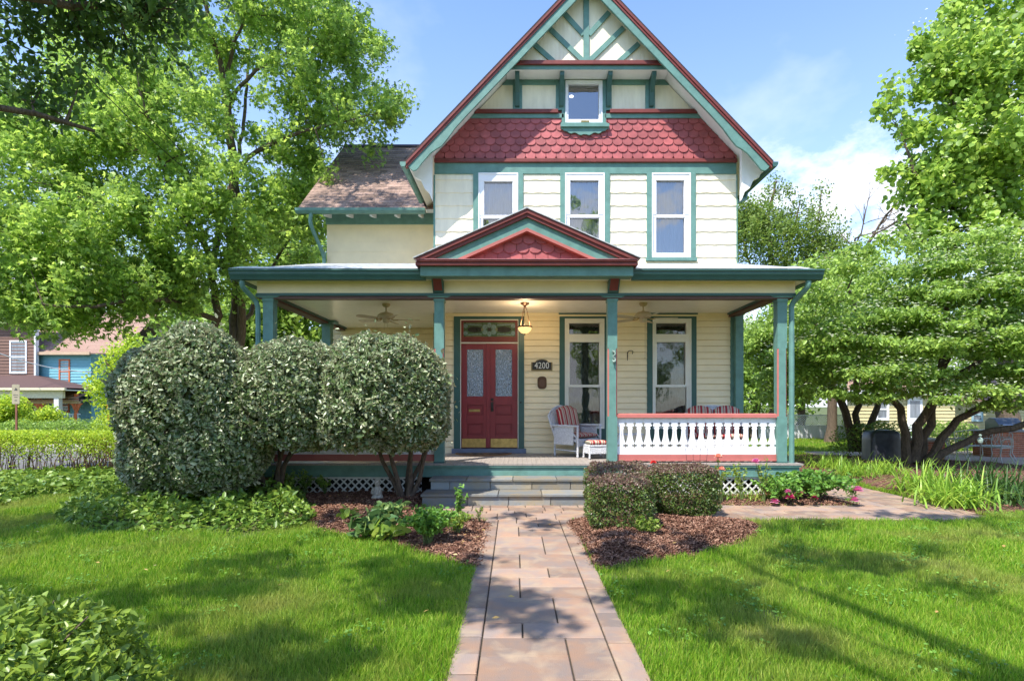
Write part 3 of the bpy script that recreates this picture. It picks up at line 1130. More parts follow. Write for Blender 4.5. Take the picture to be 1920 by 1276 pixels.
# steps: two bluestone treads on stone risers
def stone_mat():
    m = mat('bluestone', (0.19, 0.205, 0.21), 0.65, scale=2.2, col2=(0.26, 0.22, 0.155), island=0.36, bump=0.5, bscale=14, contrast=(.42, .6))
    return m
BLUE = stone_mat()
mb = MB()
rnd = random.Random(5)
sx0, sx1 = -1.56, 1.62
def course(x0, x1, y0, y1, z0, z1, lens, g=.012):
    x = x0; i = 0
    while x < x1 - .02:
        xb = min(x + lens[i % len(lens)], x1)
        if x1 - xb < .12: xb = x1
        mb.box(x + (g / 2 if x > x0 else 0), xb - (g / 2 if xb < x1 else 0), y0 + rnd.uniform(-.003, .003), y1, z0, z1)
        x = xb; i += 1
y1_, y2_ = 9.07, 9.56
course(sx0, sx1, y1_, y1_ + .1, 0.0, .145, (.72, .66, .67, .71))
course(sx0 - .02, sx1 + .02, y1_ - .03, y2_ + .05, .15, .19, (.55, .68, .70, .8))
course(sx0 + .06, sx1 - .06, y2_, y2_ + .1, .192, .325, (.32, .68, .70, .65))
course(sx0 + .04, sx1 - .04, y2_ - .03, 10.01, .33, .37, (.62, .78, .74, .5))
stp = mb.build('porch_steps', BLUE, H, bevel=.005)
mb = MB()
mb.box(sx0 + .02, sx1 - .02, y1_ + .03, 10.01, 0, .155)
mb.box(sx0 + .08, sx1 - .08, y2_ + .03, 10.01, .155, .335)
mb.build('mortar_bed', MORTAR, stp)

# posts
def post(x, y, w, z0=FZ + .001, z1=None, strip=(1.45, 2.5)):
    z1 = z1 or PZ(553, YP)
    mb = MB()
    h = w / 2
    c = .022
    mb.box(x - h, x + h, y - h, y + h, z0, 1.40)
    mb.box(x - h, x + h, y - h, y + h, 2.62, z1)
    oc = [(x - h + c, y - h), (x + h - c, y - h), (x + h, y - h + c), (x + h, y + h - c), (x + h - c, y + h), (x - h + c, y + h), (x - h, y + h - c), (x - h, y - h + c)]
    mb.prism_z(oc, 1.40, 2.62)
    o = mb.build('post', TEAL, H)
    mb = MB()
    for sx in (-1, 1):
        a = [(x + sx * (h - c), y - h - .001), (x + sx * (h + .001), y - h + c)]
        mb.add([(a[0][0], a[0][1], 1.41), (a[1][0], a[1][1], 1.41), (a[1][0], a[1][1], 2.61), (a[0][0], a[0][1], 2.61)], [(0, 1, 2, 3) if sx > 0 else (3, 2, 1, 0)])
    mb.build('chamfer', PINK, o)
    mb = MB()
    mb.box(x - h - .012, x + h + .012, y - h - .012, y + h + .012, z1 - .13, z1 - .065)
    mb.prism_y([(x - h - .06, z1 - .065), (x + h + .06, z1 - .065), (x + h + .12, z1 - .045), (x + h + .12, z1 - .005), (x - h - .12, z1 - .005), (x - h - .12, z1 - .045)], y - h - .03, y + h + .03)
    mb.build('capital', TEAL, o, bevel=.004)
    mb = MB(); mb.box(x - h - .012, x + h + .012, y - h - .012, y + h + .012, z0 - .0005, z0 + .022)
    mb.build('base', TEAL2, o)
    return o
post(-4.48, YP, .18); post(-1.44, YP, .17); post(1.645, YP, .17); post(4.665, YP, .17)
post(-4.50, 13.3, .20)
mb = MB()
mb.box(4.585, 4.75, YM - .16, YM - .045, FZ, 3.6)
mb.build('wall_pilaster', TEAL, H)
# beams (cream inner face, teal rim, dark red lower edge) and frieze
zb = PZ(560.5, YP)
zf = PZ(552, YP)
for nm, (a, b, c, e) in {'front': (pxl, pxr, YP - .12, YP + .10), 'left': (pxl, pxl + .24, YP + .1, yback), 'right': (pxr - .42, pxr - .2, YP + .1, YM - .02)}.items():
    mb = MB(); mb.box(a, b, c, e, zf + .002, 3.86); mb.build('frieze', CREAM, H)
    mb = MB(); mb.box(a - .012, b + .012, c - .012, e + (.012 if nm == 'front' else -.001), zf - .045, zf + .0015); mb.build('beam', TEAL2, H)
    mb = MB(); mb.box(a + .02, b - .02, c + .02, e - .02, zb - .01, zf - .046); mb.build('beam_edge', mat('dark_brown_paint', (0.11, 0.05, 0.04), .5), H)
# ceiling (beaded boards)
mb = MB()
zc = 3.583
for a, b, c, e in ((pxl + .24, pxr - .42, YP + .1, YM - .02), (pxl + .24, XL - .02, YM - .02, yback)):
    y = c
    while y < e - 1e-3:
        yb = min(y + .085, e)
        mb.box(a, b, y + .0025, yb - .0025, zc, zc + .02)
        mb.box(a, b, y - .0025, y + .0025, zc + .004, zc + .02)
        y = yb
mb.build('porch_ceiling', CEIL, H)
mb = MB()
mb.box(XL, XR - .1, YM - .055, YM - .021, zc - .07, zc - .001)
mb.build('ceiling_moulding', CREAM, H)
# soffit and roof of the porch
gy = 9.72
gxl, gxr = -4.98, 5.20
mb = MB()
mb.box(gxl + .05, gxr - .05, gy + .12, YP - .12, 3.80, 3.83)
mb.box(pxr, gxr - .05, YP - .12, YM + 1.0, 3.80, 3.83)
mb.box(gxl + .05, pxl, YP - .12, yback + .5, 3.80, 3.83)
mb.build('porch_soffit', mat('cream_soffit', (0.78, 0.74, 0.60), .6, var=.04), H)
mb = MB()
zr0, zr1 = 3.935, 4.66
A = [(gxl + .03, gy + .03), (gxr - .03, gy + .03)]
yin = YM
mb.add([(gxl + .03, gy + .03, zr0), (gxr - .03, gy + .03, zr0), (XR + .0, YM, zr1 - .0), (wxl + .6, YM, zr1)], [(0, 1, 2, 3)])
mb.add([(gxl + .03, gy + .03, zr0), (wxl + .6, YM, zr1), (wxl + .6, yback + .5, zr1), (gxl + .03, yback + .5, zr0)], [(0, 1, 2, 3)])
mb.add([(wxl + .6, YM, zr1), (XL + .05, YM, zr1), (XL + .05, yback + .5, zr1), (wxl + .6, yback + .5, zr1)], [(0, 1, 2, 3)])
mb.add([(gxr - .03, gy + .03, zr0), (gxr - .03, YM + 1.0, zr0), (XR, YM + 1.0, zr1), (XR, YM, zr1)], [(0, 1, 2, 3)])
mb.add([(gxr - .03, YM + 1.0, 3.83), (XR, YM + 1.0, 3.83), (XR, YM + 1.0, zr1), (gxr - .03, YM + 1.0, zr0)], [(0, 1, 2, 3)])
mb.build('porch_roof', METW, H)
# crinkled metal edge strip over the gutter
mb = MB()
rnd = random.Random(11)
def crinkle(xa, xb):
    n = int((xb - xa) / .12)
    xs = [xa + (xb - xa) * i / n for i in range(n + 1)]
    zz = [rnd.uniform(-.006, .012) for _ in xs]
    for i in range(n):
        mb.add([(xs[i], gy - .01, zr0 + .006 + zz[i] * .4), (xs[i + 1], gy - .01, zr0 + .006 + zz[i + 1] * .4), (xs[i + 1], gy + .35, zr0 + .12 + zz[i + 1]), (xs[i], gy + .35, zr0 + .12 + zz[i])], [(0, 1, 2, 3)])
crinkle(gxl, -1.7); crinkle(1.95, gxr - .25)
mb.build('drip_edge', mat('bright_flashing', (0.60, 0.62, 0.64), .4, var=.2, scale=20, metal=.1), H)
# gutters (ogee front)
og = [(gy + .12, 3.93), (gy - .02, 3.93), (gy - .02, 3.905), (gy + .0, 3.89), (gy + .005, 3.85), (gy + .035, 3.80), (gy + .05, 3.765), (gy + .12, 3.755)]
for a, b in ((gxl, -1.62), (1.92, gxr)):
    mb = MB(); mb.prism_x(og, a, b)
    if a == gxl: mb.box(gxl, gxl + .12, gy + .12, yback + .4, 3.78, 3.93)
    else: mb.box(gxr - .12, gxr, gy + .12, YM + 1.0, 3.78, 3.93)
    mb.build('porch_gutter', TEAL2, H, smooth=False)
downspout('downspout', bez([(4.98, 9.84, 3.80), (4.98, 9.85, 3.66), (4.90, 10.05, 3.50), (4.845, 10.14, 3.38), (4.84, 10.14, 3.1), (4.84, 10.14, 1.5), (4.84, 10.14, .42)], 4), .048, TEAL)
downspout('downspout', bez([(-4.80, 9.84, 3.80), (-4.80, 9.85, 3.66), (-4.72, 10.05, 3.50), (-4.665, 10.10, 3.38), (-4.66, 10.12, 3.1), (-4.66, 10.12, 1.5), (-4.66, 10.12, .42)], 4), .045, TEAL)
# brackets above the middle posts
for x in (-1.44, 1.645):
    mb = MB()
    zt_, zb_ = PZ(518.5, 9.95), zf + .003
    mb.prism_x([(YP - .12, zb_), (YP - .16, zb_), (YP - .40, zt_), (YP - .12, zt_)], x - .095, x + .095)
    br = mb.build('frieze_bracket', TEAL2, H)
    mb = MB()
    e = .022
    fy = lambda z: YP - .164 - .24 * (z - zb_) / (zt_ - zb_)
    za_, zc_ = zb_ + .03, zt_ - .03
    mb.add([(x - .095 + e, fy(za_), za_), (x + .095 - e, fy(za_), za_), (x + .095 - e, fy(zc_), zc_), (x - .095 + e, fy(zc_), zc_)], [(0, 1, 2, 3)])
    mb.build('inset', REDD, br)

# pediment over the entrance
Yq = 9.62
cx = PX(988, Yq)
bx0, bx1 = PX(780, Yq), PX(1195, Yq)
bz = PZ(487, Yq); az = PZ(395, Yq)
sl = (az - bz) / ((bx1 - bx0) / 2)
mb = MB()
mb.box(PX(787.5, Yq), PX(1188, Yq), Yq + .02, Yq + .3, PZ(516.5, Yq), PZ(498.5, Yq))
mb.build('pediment_fascia', TEAL, H, bevel=.004)
mb = MB()
mb.box(bx0, bx1, Yq - .06, Yq + .3, PZ(497.5, Yq) - .012, bz - .045)
mb.box(bx0 + .02, bx1 - .02, Yq - .085, Yq + .3, bz - .045, bz - .012)
mb.build('pediment_ledge', REDD, H, bevel=.008)
mb = MB(); mb.box(bx0 - .01, bx1 + .01, Yq - .095, Yq + .3, bz - .0115, bz - .004); mb.build('ledge_flashing', mat('painted_flashing', (.5, .2, .2), .5, var=.3, scale=15), H)
def chev(t0, t1, y0, y1, m, name, ext=0.0):
    for s in (-1, 1):
        mb = MB()
        hw = (bx1 - bx0) / 2 + ext
        zf_ = lambda u, t: az - sl * u - t
        def xend(t): return (az - t - bz) / sl      # where the band meets the ledge
        u0, u1 = min(hw, xend(t0)), max(0.05, min(hw, xend(t1)))
        a = [(cx, az - t1), (cx + s * u1, zf_(u1, t1)), (cx + s * u0, zf_(u0, t0)), (cx, az - t0)]
        mb.prism_y(a if s > 0 else a[::-1], y0, y1)
        mb.build(name, m, H)
chev(0.0, .065, Yq - .10, Yq + .15, REDD, 'pediment_moulding')
chev(.066, .125, Yq - .075, Yq + .15, REDD, 'pediment_moulding')
chev(.126, .30, Yq - .03, Yq + .15, TEAL, 'pediment_rake')
chev(.301, .355, Yq - .045, Yq + .15, PINK, 'pediment_bead')
mb = MB()
scales(mb, bx0 + .3, bx1 - .3, bz - .02, az - .3, .215, .155, Yq + .10, [(-sl, 1, az - .33 - sl * cx), (sl, 1, az - .33 + sl * cx)], 4)
mb.prism_y([(bx0 + .5, bz - .02), (bx1 - .5, bz - .02), (cx, az - .3)], Yq + .112, Yq + .14)
mb.build('pediment_shingles', REDP, H)
mb = MB()
for s in (-1, 1):
    hw = (bx1 - bx0) / 2
    e = (cx + s * (hw + .03), az - sl * (hw + .03) + .012)
    a = [(cx, az + .004), e, (e[0], e[1] + .018), (cx, az + .024)]
    mb.prism_y(a if s > 0 else a[::-1], Yq - .12, YM - .02)
mb.build('pediment_roof', METW, H)

# railings with sawn balusters
def railing(x0, x1, n, y=YP):
    zt_, zb_ = 1.385, .73
    mb = MB()
    mb.prism_x([(y - .06, zt_ - .0), (y + .06, zt_), (y + .055, zt_ + .055), (y, zt_ + .075), (y - .055, zt_ + .055)], x0, x1)
    rail = mb.build('railing', PINK, H)
    mb = MB(); mb.box(x0 + .002, x1 - .002, y - .035, y + .035, .618, .728); mb.box(x0, x1, y - .045, y - .035, .61, .64)
    mb.build('bottom_rail', PINK, rail, bevel=.004)
    w = (x1 - x0) / n
    # half width of the gap between neighbouring boards, from the bottom up
    gp = [(.728, .001), (.835, .001), (.845, .006), (.857, .010), (.868, .012), (.872, .045), (.888, .050), (.900, .045), (.903, .012), (.915, .008), (.925, .002),
          (.937, .008), (.985, .024), (1.04, .038), (1.10, .0445), (1.155, .046), (1.175, .045), (1.185, .034), (1.20, .036), (1.212, .046), (1.222, .044),
          (1.232, .016), (1.25, .011), (1.262, .013), (1.270, .030), (1.282, .028), (1.29, .012), (1.30, .002), (1.305, .001), (zt_ - .001, .001)]
    def slit(z): return .0045 if .965 < z < 1.15 else 0.0
    zs = sorted(set([z for z, _ in gp] + [.955, .966, .98, 1.06, 1.149, 1.16]))
    zz = [z for z, _ in gp]; gg = [g for _, g in gp]
    mb = MB()
    for s in (-1, 1):
        for i in range(len(zs) - 1):
            za, zb2 = zs[i], zs[i + 1]
            oa, ob = w / 2 - np.interp(za, zz, gg), w / 2 - np.interp(zb2, zz, gg)
            ia, ib = slit(za), slit(zb2)
            a = [(s * ia, za), (s * oa, za), (s * ob, zb2), (s * ib, zb2)]
            mb.prism_y(a if s > 0 else a[::-1], -.011, .011)
    first = mb.build('baluster', WHITE, rail, shift=False)
    org = ORG[rail.name]
    for i in range(n):
        o = first if i == 0 else first.copy()
        if i:
            COL.objects.link(o); o.parent = rail
        o.location = (x0 + w * (i + .5) - org.x, y - org.y, -org.z)
    return rail
railing(1.735, 4.60, 18)
railing(-4.40, -1.53, 18)


# ================================================================ GROUND
def inpoly(X, Y, poly):
    ins = np.zeros(X.shape, bool)
    n = len(poly)
    j = n - 1
    for i in range(n):
        xi, yi = poly[i]; xj, yj = poly[j]
        c = ((yi > Y) != (yj > Y)) & (X < (xj - xi) * (Y - yi) / (yj - yi + 1e-12) + xi)
        ins ^= c
        j = i
    return ins


def smooth_poly(pts, n=6):
    P = [Vector((p[0], p[1], 0)) for p in pts]
    out = []
    N = len(P)
    for i in range(N):
        a, b, c, d_ = P[i - 1], P[i], P[(i + 1) % N], P[(i + 2) % N]
        for k in range(n):
            t = k / n
            q = 0.5 * ((2 * b) + (c - a) * t + (2 * a - 5 * b + 4 * c - d_) * t * t + (3 * b - a - 3 * c + d_) * t ** 3)
            out.append((q.x, q.y))
    return out


def vnoise(x, y, s=1.0, seed=0):
    """cheap smooth value noise, roughly -1..1"""
    v = 0; a = 1.0; tot = 0
    r = np.random.RandomState(seed)
    for o in range(4):
        for _ in range(3):
            th = r.uniform(0, 2 * PI); ph = r.uniform(0, 2 * PI)
            k = (2 ** o) / s * r.uniform(.8, 1.25)
            v = v + a * np.sin((x * math.cos(th) + y * math.sin(th)) * k * 2 + ph + 1.3 * np.sin((x * math.sin(th) - y * math.cos(th)) * k * 1.3 + ph * 2))
            tot += a
        a *= .55
    return v / tot * 1.8


WXL, WXR = -0.43, 0.75           # walk edges near the camera (widths from the photo)
walk_c = lambda Y: 0.0
def walk_edges(Y):
    # the walk runs very slightly askew to the camera axis
    l = (-0.4325) + (Y - 3.5) * (-0.0105)
    return l, l + 1.20
# bed outlines (world metres)
bedR = smooth_poly([G(1071, 976), G(1087, 1010), G(1104, 1040), G(1118, 1062), G(1160, 1062), G(1230, 1050), G(1320, 1035), G(1395, 1010), G(1422, 990), G(1395, 977), G(1300, 972), G(1180, 968)], 4)
bedL = smooth_poly([G(917, 981), G(911, 1010), G(905, 1040), G(898, 1064), G(860, 1052), G(800, 1035), G(740, 1022), G(660, 1003), G(600, 990), G(560, 960), (-3.9, 8.9), (-4.8, 9.7), (-4.8, 10.6), (-1.5, 10.6), (-1.55, 9.02), G(800, 955), G(880, 972)], 4)
bedF = [(1.2, 9.10), (5.45, 9.10), (5.45, 10.6), (1.2, 10.6)]
bedD = smooth_poly([(6.85, 8.5), (6.85, 10.2), (6.9, 13.0), (5.6, 14.0), (5.3, 17), (9, 18.5), (13.2, 16.0), (13.0, 13.0), (11.6, 10.6), (9.3, 9.2)], 4)
sideP = [(0.7, 7.95), (6.4, 7.98), (6.78, 8.22), (6.80, 9.0), (6.72, 11.2), (6.6, 15.5), (6.5, 19.5), (5.3, 19.5), (5.45, 12.0), (5.5, 9.22), (5.35, 9.08), (-1.5, 9.08), (-1.45, 8.75), (-1.0, 8.15), (-0.4, 7.95)]
patio = [(9.2, 15.3), (9.6, 19.8), (24, 19.8), (24, 14.6), (13.5, 14.9)]
coverA = smooth_poly([G(105, 962), G(180, 932), G(300, 915), G(470, 915), G(560, 925), G(590, 955), G(570, 985), G(430, 998), G(250, 996), G(140, 988)], 4)
coverB = smooth_poly([G(-260, 925), G(-60, 900), G(150, 886), G(260, 886), G(300, 900), G(250, 916), G(120, 930), G(0, 946), G(-250, 975)], 4)

SOIL = mat('soil', (0.085, 0.062, 0.035), 0.95, var=0.3, scale=5, bump=0.6, bscale=60)
LAWNB = mat('lawn_soil', (0.055, 0.085, 0.018), 0.95, scale=2.2, col2=(0.11, 0.12, 0.035), bump=0.8, bscale=80)
mb = MB()
mb.add([(-400, -60, -0.02), (400, -60, -0.02), (400, 700, -0.02), (-400, 700, -0.02)], [(0, 1, 2, 3)])
mb.build('ground', LAWNB, kind='structure')

# mounded mulch
MULCH = mat('mulch', (0.075, 0.030, 0.020), 0.95, scale=24, col2=(0.20, 0.095, 0.065), bump=1.0, bscale=70, dist=.03)
CHIP = leaf_mat('mulch_chips', [(0.06, 0.025, 0.018), (0.14, 0.065, 0.040), (0.24, 0.125, 0.080), (0.36, 0.22, 0.15)], trans=0, rough=.9, gloss=.15)


def edge_dist(X, Y, poly):
    dmin = np.full(X.shape, 1e9)
    n = len(poly)
    for i in range(n):
        ax, ay = poly[i]; bx, by = poly[(i + 1) % n]
        dx, dy = bx - ax, by - ay
        t = np.clip(((X - ax) * dx + (Y - ay) * dy) / (dx * dx + dy * dy + 1e-9), 0, 1)
        dmin = np.minimum(dmin, np.hypot(X - ax - t * dx, Y - ay - t * dy))
    return dmin


BEDH = {}
def bed(name, poly, hgt, seed, chips):
    p = np.array(poly)
    x0, y0 = p.min(0) - .05; x1, y1 = p.max(0) + .05
    st = 0.045
    nx, ny = int((x1 - x0) / st) + 1, int((y1 - y0) / st) + 1
    X, Y = np.meshgrid(np.linspace(x0, x1, nx), np.linspace(y0, y1, ny), indexing='ij')
    ins = inpoly(X, Y, poly)
    dd = edge_dist(X, Y, poly) * np.where(ins, 1, -1)
    def hf(x, y, d_): return hgt * np.clip(d_ / .35, -.3, 1) ** 1 * (1 + .35 * vnoise(x, y, .5, seed)) + .012 * vnoise(x, y, .06, seed + 1) * (d_ > 0)
    Z = np.where(dd > -0.05, hf(X, Y, dd) - .004, -.03)
    V = np.stack([X, Y, Z], -1).reshape(-1, 3)
    i, j = np.meshgrid(np.arange(nx - 1), np.arange(ny - 1), indexing='ij')
    q = np.stack([i * ny + j, (i + 1) * ny + j, (i + 1) * ny + j + 1, i * ny + j + 1], -1).reshape(-1, 4)
    keep = (dd.reshape(-1)[q] > -0.045).all(1)
    np_mesh(name, V, q[keep], MULCH, kind='structure', smooth=True)
    # shredded bark pieces
    r = np.random.RandomState(seed)
    cx = r.uniform(x0, x1, chips); cy = r.uniform(y0, y1, chips)
    d2 = edge_dist(cx, cy, poly) * np.where(inpoly(cx, cy, poly), 1, -1)
    k = d2 > -.02 + r.uniform(-.03, .02, chips)
    cx, cy, d2 = cx[k], cy[k], d2[k]
    cz = hf(cx, cy, np.maximum(d2, 0)) + .006
    n = len(cx)
    th = r.uniform(0, 2 * PI, n); L = r.uniform(.012, .042, n); w = r.uniform(.003, .008, n); til = r.normal(0, .35, n)
    ux = np.stack([np.cos(th) * np.cos(til), np.sin(th) * np.cos(til), np.sin(til)], -1)
    vx = np.stack([-np.sin(th), np.cos(th), r.normal(0, .5, n)], -1)
    C = np.stack([cx, cy, cz], -1)
    V = np.stack([C - ux * L[:, None] - vx * w[:, None], C + ux * L[:, None] - vx * w[:, None] * .4, C + ux * L[:, None] + vx * w[:, None] * .6, C - ux * L[:, None] + vx * w[:, None]], 1).reshape(-1, 3)
    np_mesh('bark_mulch', V, np.arange(4 * n).reshape(-1, 4), CHIP, kind='stuff', cat='mulch', label='shredded brown bark mulch strewn over the flower bed beside ' + {'R': 'the clipped hedge cubes', 'L': 'the stone steps', 'F': 'the porch lattice', 'D': 'the multi-stemmed dogwood'}[name[-1]])


def bedz(): pass
bed('mulch_bed_R', bedR, .10, 21, 60000)
bed('mulch_bed_L', bedL, .07, 22, 80000)
bed('mulch_bed_F', bedF, .03, 23, 18000)
bed('mulch_bed_D', bedD, .04, 24, 26000)
for o in list(sc.objects):
    if o.name.startswith('mulch_bed'): o.name = 'flower_bed'

# ---------------------------------------------------------------- leaf meshes
T_DIA = (np.array([(0, 0, 0), (.5, -.28, .05), (1, 0, -.05), (.5, .28, .05)]), np.array([(0, 1, 2, 3)]))
T_FOLD = (np.array([(0, 0, 0), (.3, -.24, .06), (.72, -.19, .04), (1, 0, -.06), (.72, .19, .04), (.3, .24, .06)]), np.array([(0, 1, 2, 3), (0, 3, 4, 5)]))
T_WIDE = (np.array([(0, 0, 0), (.25, -.38, .05), (.7, -.32, .03), (1, 0, -.08), (.7, .32, .03), (.25, .38, .05)]), np.array([(0, 1, 2, 3), (0, 3, 4, 5)]))
T_STAR = (np.array([(0, 0, 0), (.38, -.13, .02), (1, 0, -.06), (.38, .13, .02), (.62, -.50, -.03), (.62, .50, -.03), (.08, -.26, .0), (.08, .26, .0)]),
          np.array([(0, 1, 2, 3), (0, 6, 4, 1), (0, 3, 5, 7)]))


def leaves_mesh(name, C, size, m, r, up=1.0, tmpl=None, out=None, outw=0.0, parent=None, droop=0.0, jit=.35, label=None, cat=None, group=None, kind=None, axis=None, axw=0.0):
    """C: leaf base points. up: how strongly leaves face the sky; out: directions they face with weight outw"""
    tm = tmpl or T_DIA
    n = len(C)
    N = r.normal(0, 1, (n, 3))
    N /= np.linalg.norm(N, axis=1, keepdims=True) + 1e-9
    N[:, 2] += up
    if out is not None: N = N + out * outw
    N /= np.linalg.norm(N, axis=1, keepdims=True) + 1e-9
    A = r.normal(0, 1, (n, 3))
    A[:, 2] -= droop
    if axis is not None: A = A + axis * axw
    U = A - N * (A * N).sum(1, keepdims=True)
    U /= np.linalg.norm(U, axis=1, keepdims=True) + 1e-9
    W = np.cross(N, U)
    s = size * (1 + r.uniform(-jit, jit, n))
    t, f = tm
    nv = len(t)
    V = C[:, None, :] + s[:, None, None] * ((t[None, :, 0, None] - .3) * U[:, None, :] + t[None, :, 1, None] * W[:, None, :] + t[None, :, 2, None] * N[:, None, :])
    Fc = (np.arange(n)[:, None, None] * nv + f[None]).reshape(-1, f.shape[1])
    return np_mesh(name, V.reshape(-1, 3), Fc, m, parent, label, cat, group, kind)


# leaf colours
M_MAPLE = leaf_mat('maple_leaf', [(0.126, 0.218, 0.050), (0.208, 0.342, 0.065), (0.306, 0.477, 0.088), (0.472, 0.647, 0.119)], trans=.5, rough=.42)
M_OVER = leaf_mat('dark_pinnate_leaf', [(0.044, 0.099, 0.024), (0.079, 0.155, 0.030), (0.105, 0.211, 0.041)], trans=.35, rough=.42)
M_CATALPA = leaf_mat('catalpa_leaf', [(0.136, 0.232, 0.042), (0.232, 0.371, 0.063), (0.348, 0.510, 0.084), (0.463, 0.618, 0.124)], trans=.4)
M_DOG = leaf_mat('dogwood_leaf', [(0.126, 0.226, 0.044), (0.232, 0.362, 0.065), (0.378, 0.543, 0.108)], trans=.4, rough=.4)
M_BRACT = leaf_mat('cream_bract', [(0.55, 0.62, 0.42), (0.75, 0.78, 0.62)], trans=.3)
M_BIRCH = leaf_mat('sparse_olive_leaf', [(0.101, 0.172, 0.031), (0.169, 0.273, 0.044), (0.213, 0.287, 0.062)], trans=.4)
M_BACK = leaf_mat('distant_leaf', [(0.126, 0.224, 0.048), (0.226, 0.354, 0.065), (0.352, 0.522, 0.096)], trans=.4)
M_ELAE = leaf_mat('silverberry_leaf', [(0.050, 0.095, 0.025), (0.09, 0.145, 0.04), (0.17, 0.23, 0.085), (0.40, 0.43, 0.26), (0.10, 0.16, 0.04)], trans=.15, rough=.34, back=(0.38, 0.38, 0.24), gloss=.5)
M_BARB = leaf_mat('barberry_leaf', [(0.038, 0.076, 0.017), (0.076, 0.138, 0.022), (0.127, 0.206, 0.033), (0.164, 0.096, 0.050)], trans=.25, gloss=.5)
M_BARBR = leaf_mat('barberry_bronze_leaf', [(0.10, 0.05, 0.045), (0.17, 0.09, 0.07), (0.24, 0.17, 0.11), (0.10, 0.12, 0.04)], trans=.25, gloss=.5)
M_YEL = leaf_mat('young_leaf', [(0.147, 0.270, 0.030), (0.242, 0.354, 0.050), (0.357, 0.395, 0.090)], trans=.4)
M_GREEN = leaf_mat('shrub_leaf', [(0.073, 0.175, 0.028), (0.127, 0.277, 0.042), (0.218, 0.393, 0.056)], trans=.3, rough=.4)
M_HOSTA = leaf_mat('broad_leaf', [(0.052, 0.125, 0.040), (0.104, 0.198, 0.060), (0.221, 0.302, 0.080)], trans=.3, rough=.4)
M_PRIVET = leaf_mat('privet_leaf', [(0.114, 0.197, 0.027), (0.204, 0.309, 0.041), (0.298, 0.408, 0.061)], trans=.35, rough=.38, gloss=.45)
M_HEDGE = leaf_mat('hedge_leaf', [(0.200, 0.324, 0.026), (0.343, 0.487, 0.039), (0.515, 0.622, 0.065)], trans=.4)
M_IVY = leaf_mat('ground_cover_leaf', [(0.078, 0.156, 0.022), (0.158, 0.265, 0.038), (0.263, 0.374, 0.060)], trans=.3, rough=.4)
M_STRAP = leaf_mat('strap_leaf', [(0.129, 0.265, 0.030), (0.237, 0.406, 0.045), (0.386, 0.530, 0.075)], trans=.35, rough=.4)
M_STRAP2 = leaf_mat('dark_strap_leaf', [(0.039, 0.094, 0.020), (0.078, 0.156, 0.030)], trans=.3)
M_FALL = leaf_mat('fallen_leaf', [(0.30, 0.18, 0.05), (0.45, 0.30, 0.10), (0.55, 0.45, 0.28)], trans=.1)
M_GRASS = leaf_mat('grass_blade', [(0.079, 0.192, 0.014), (0.122, 0.276, 0.015), (0.193, 0.372, 0.022), (0.329, 0.453, 0.048), (0.318, 0.365, 0.072)], trans=.42, rough=.5, patch=((0.33, 0.32, 0.09), .8, .50, .78), gloss=.25)
BARK = mat('grey_brown_bark', (0.065, 0.045, 0.03), 0.95, scale=7, stretch=(5, 5, .8), col2=(0.17, 0.125, 0.085), bump=1.0, bscale=9, dist=.03)
BARK2 = mat('dark_bark', (0.055, 0.04, 0.03), 0.95, scale=8, stretch=(3, 3, 1), col2=(0.15, 0.11, 0.075), bump=.8, bscale=14, dist=.02)


# fallen yellow leaves on the left bed
def scatter_flat(name, poly, n, size, m, seed, z=.05, label=None):
    r = np.random.RandomState(seed)
    p = np.array(poly)
    cx = r.uniform(p[:, 0].min(), p[:, 0].max(), n); cy = r.uniform(p[:, 1].min(), p[:, 1].max(), n)
    k = inpoly(cx, cy, poly)
    cx, cy = cx[k], cy[k]; n = len(cx)
    return leaves_mesh(name, np.stack([cx, cy, np.full(n, z) + r.uniform(0, .02, n)], -1), size, m, r, up=3.0, label=label, cat='fallen leaves', kind='stuff')


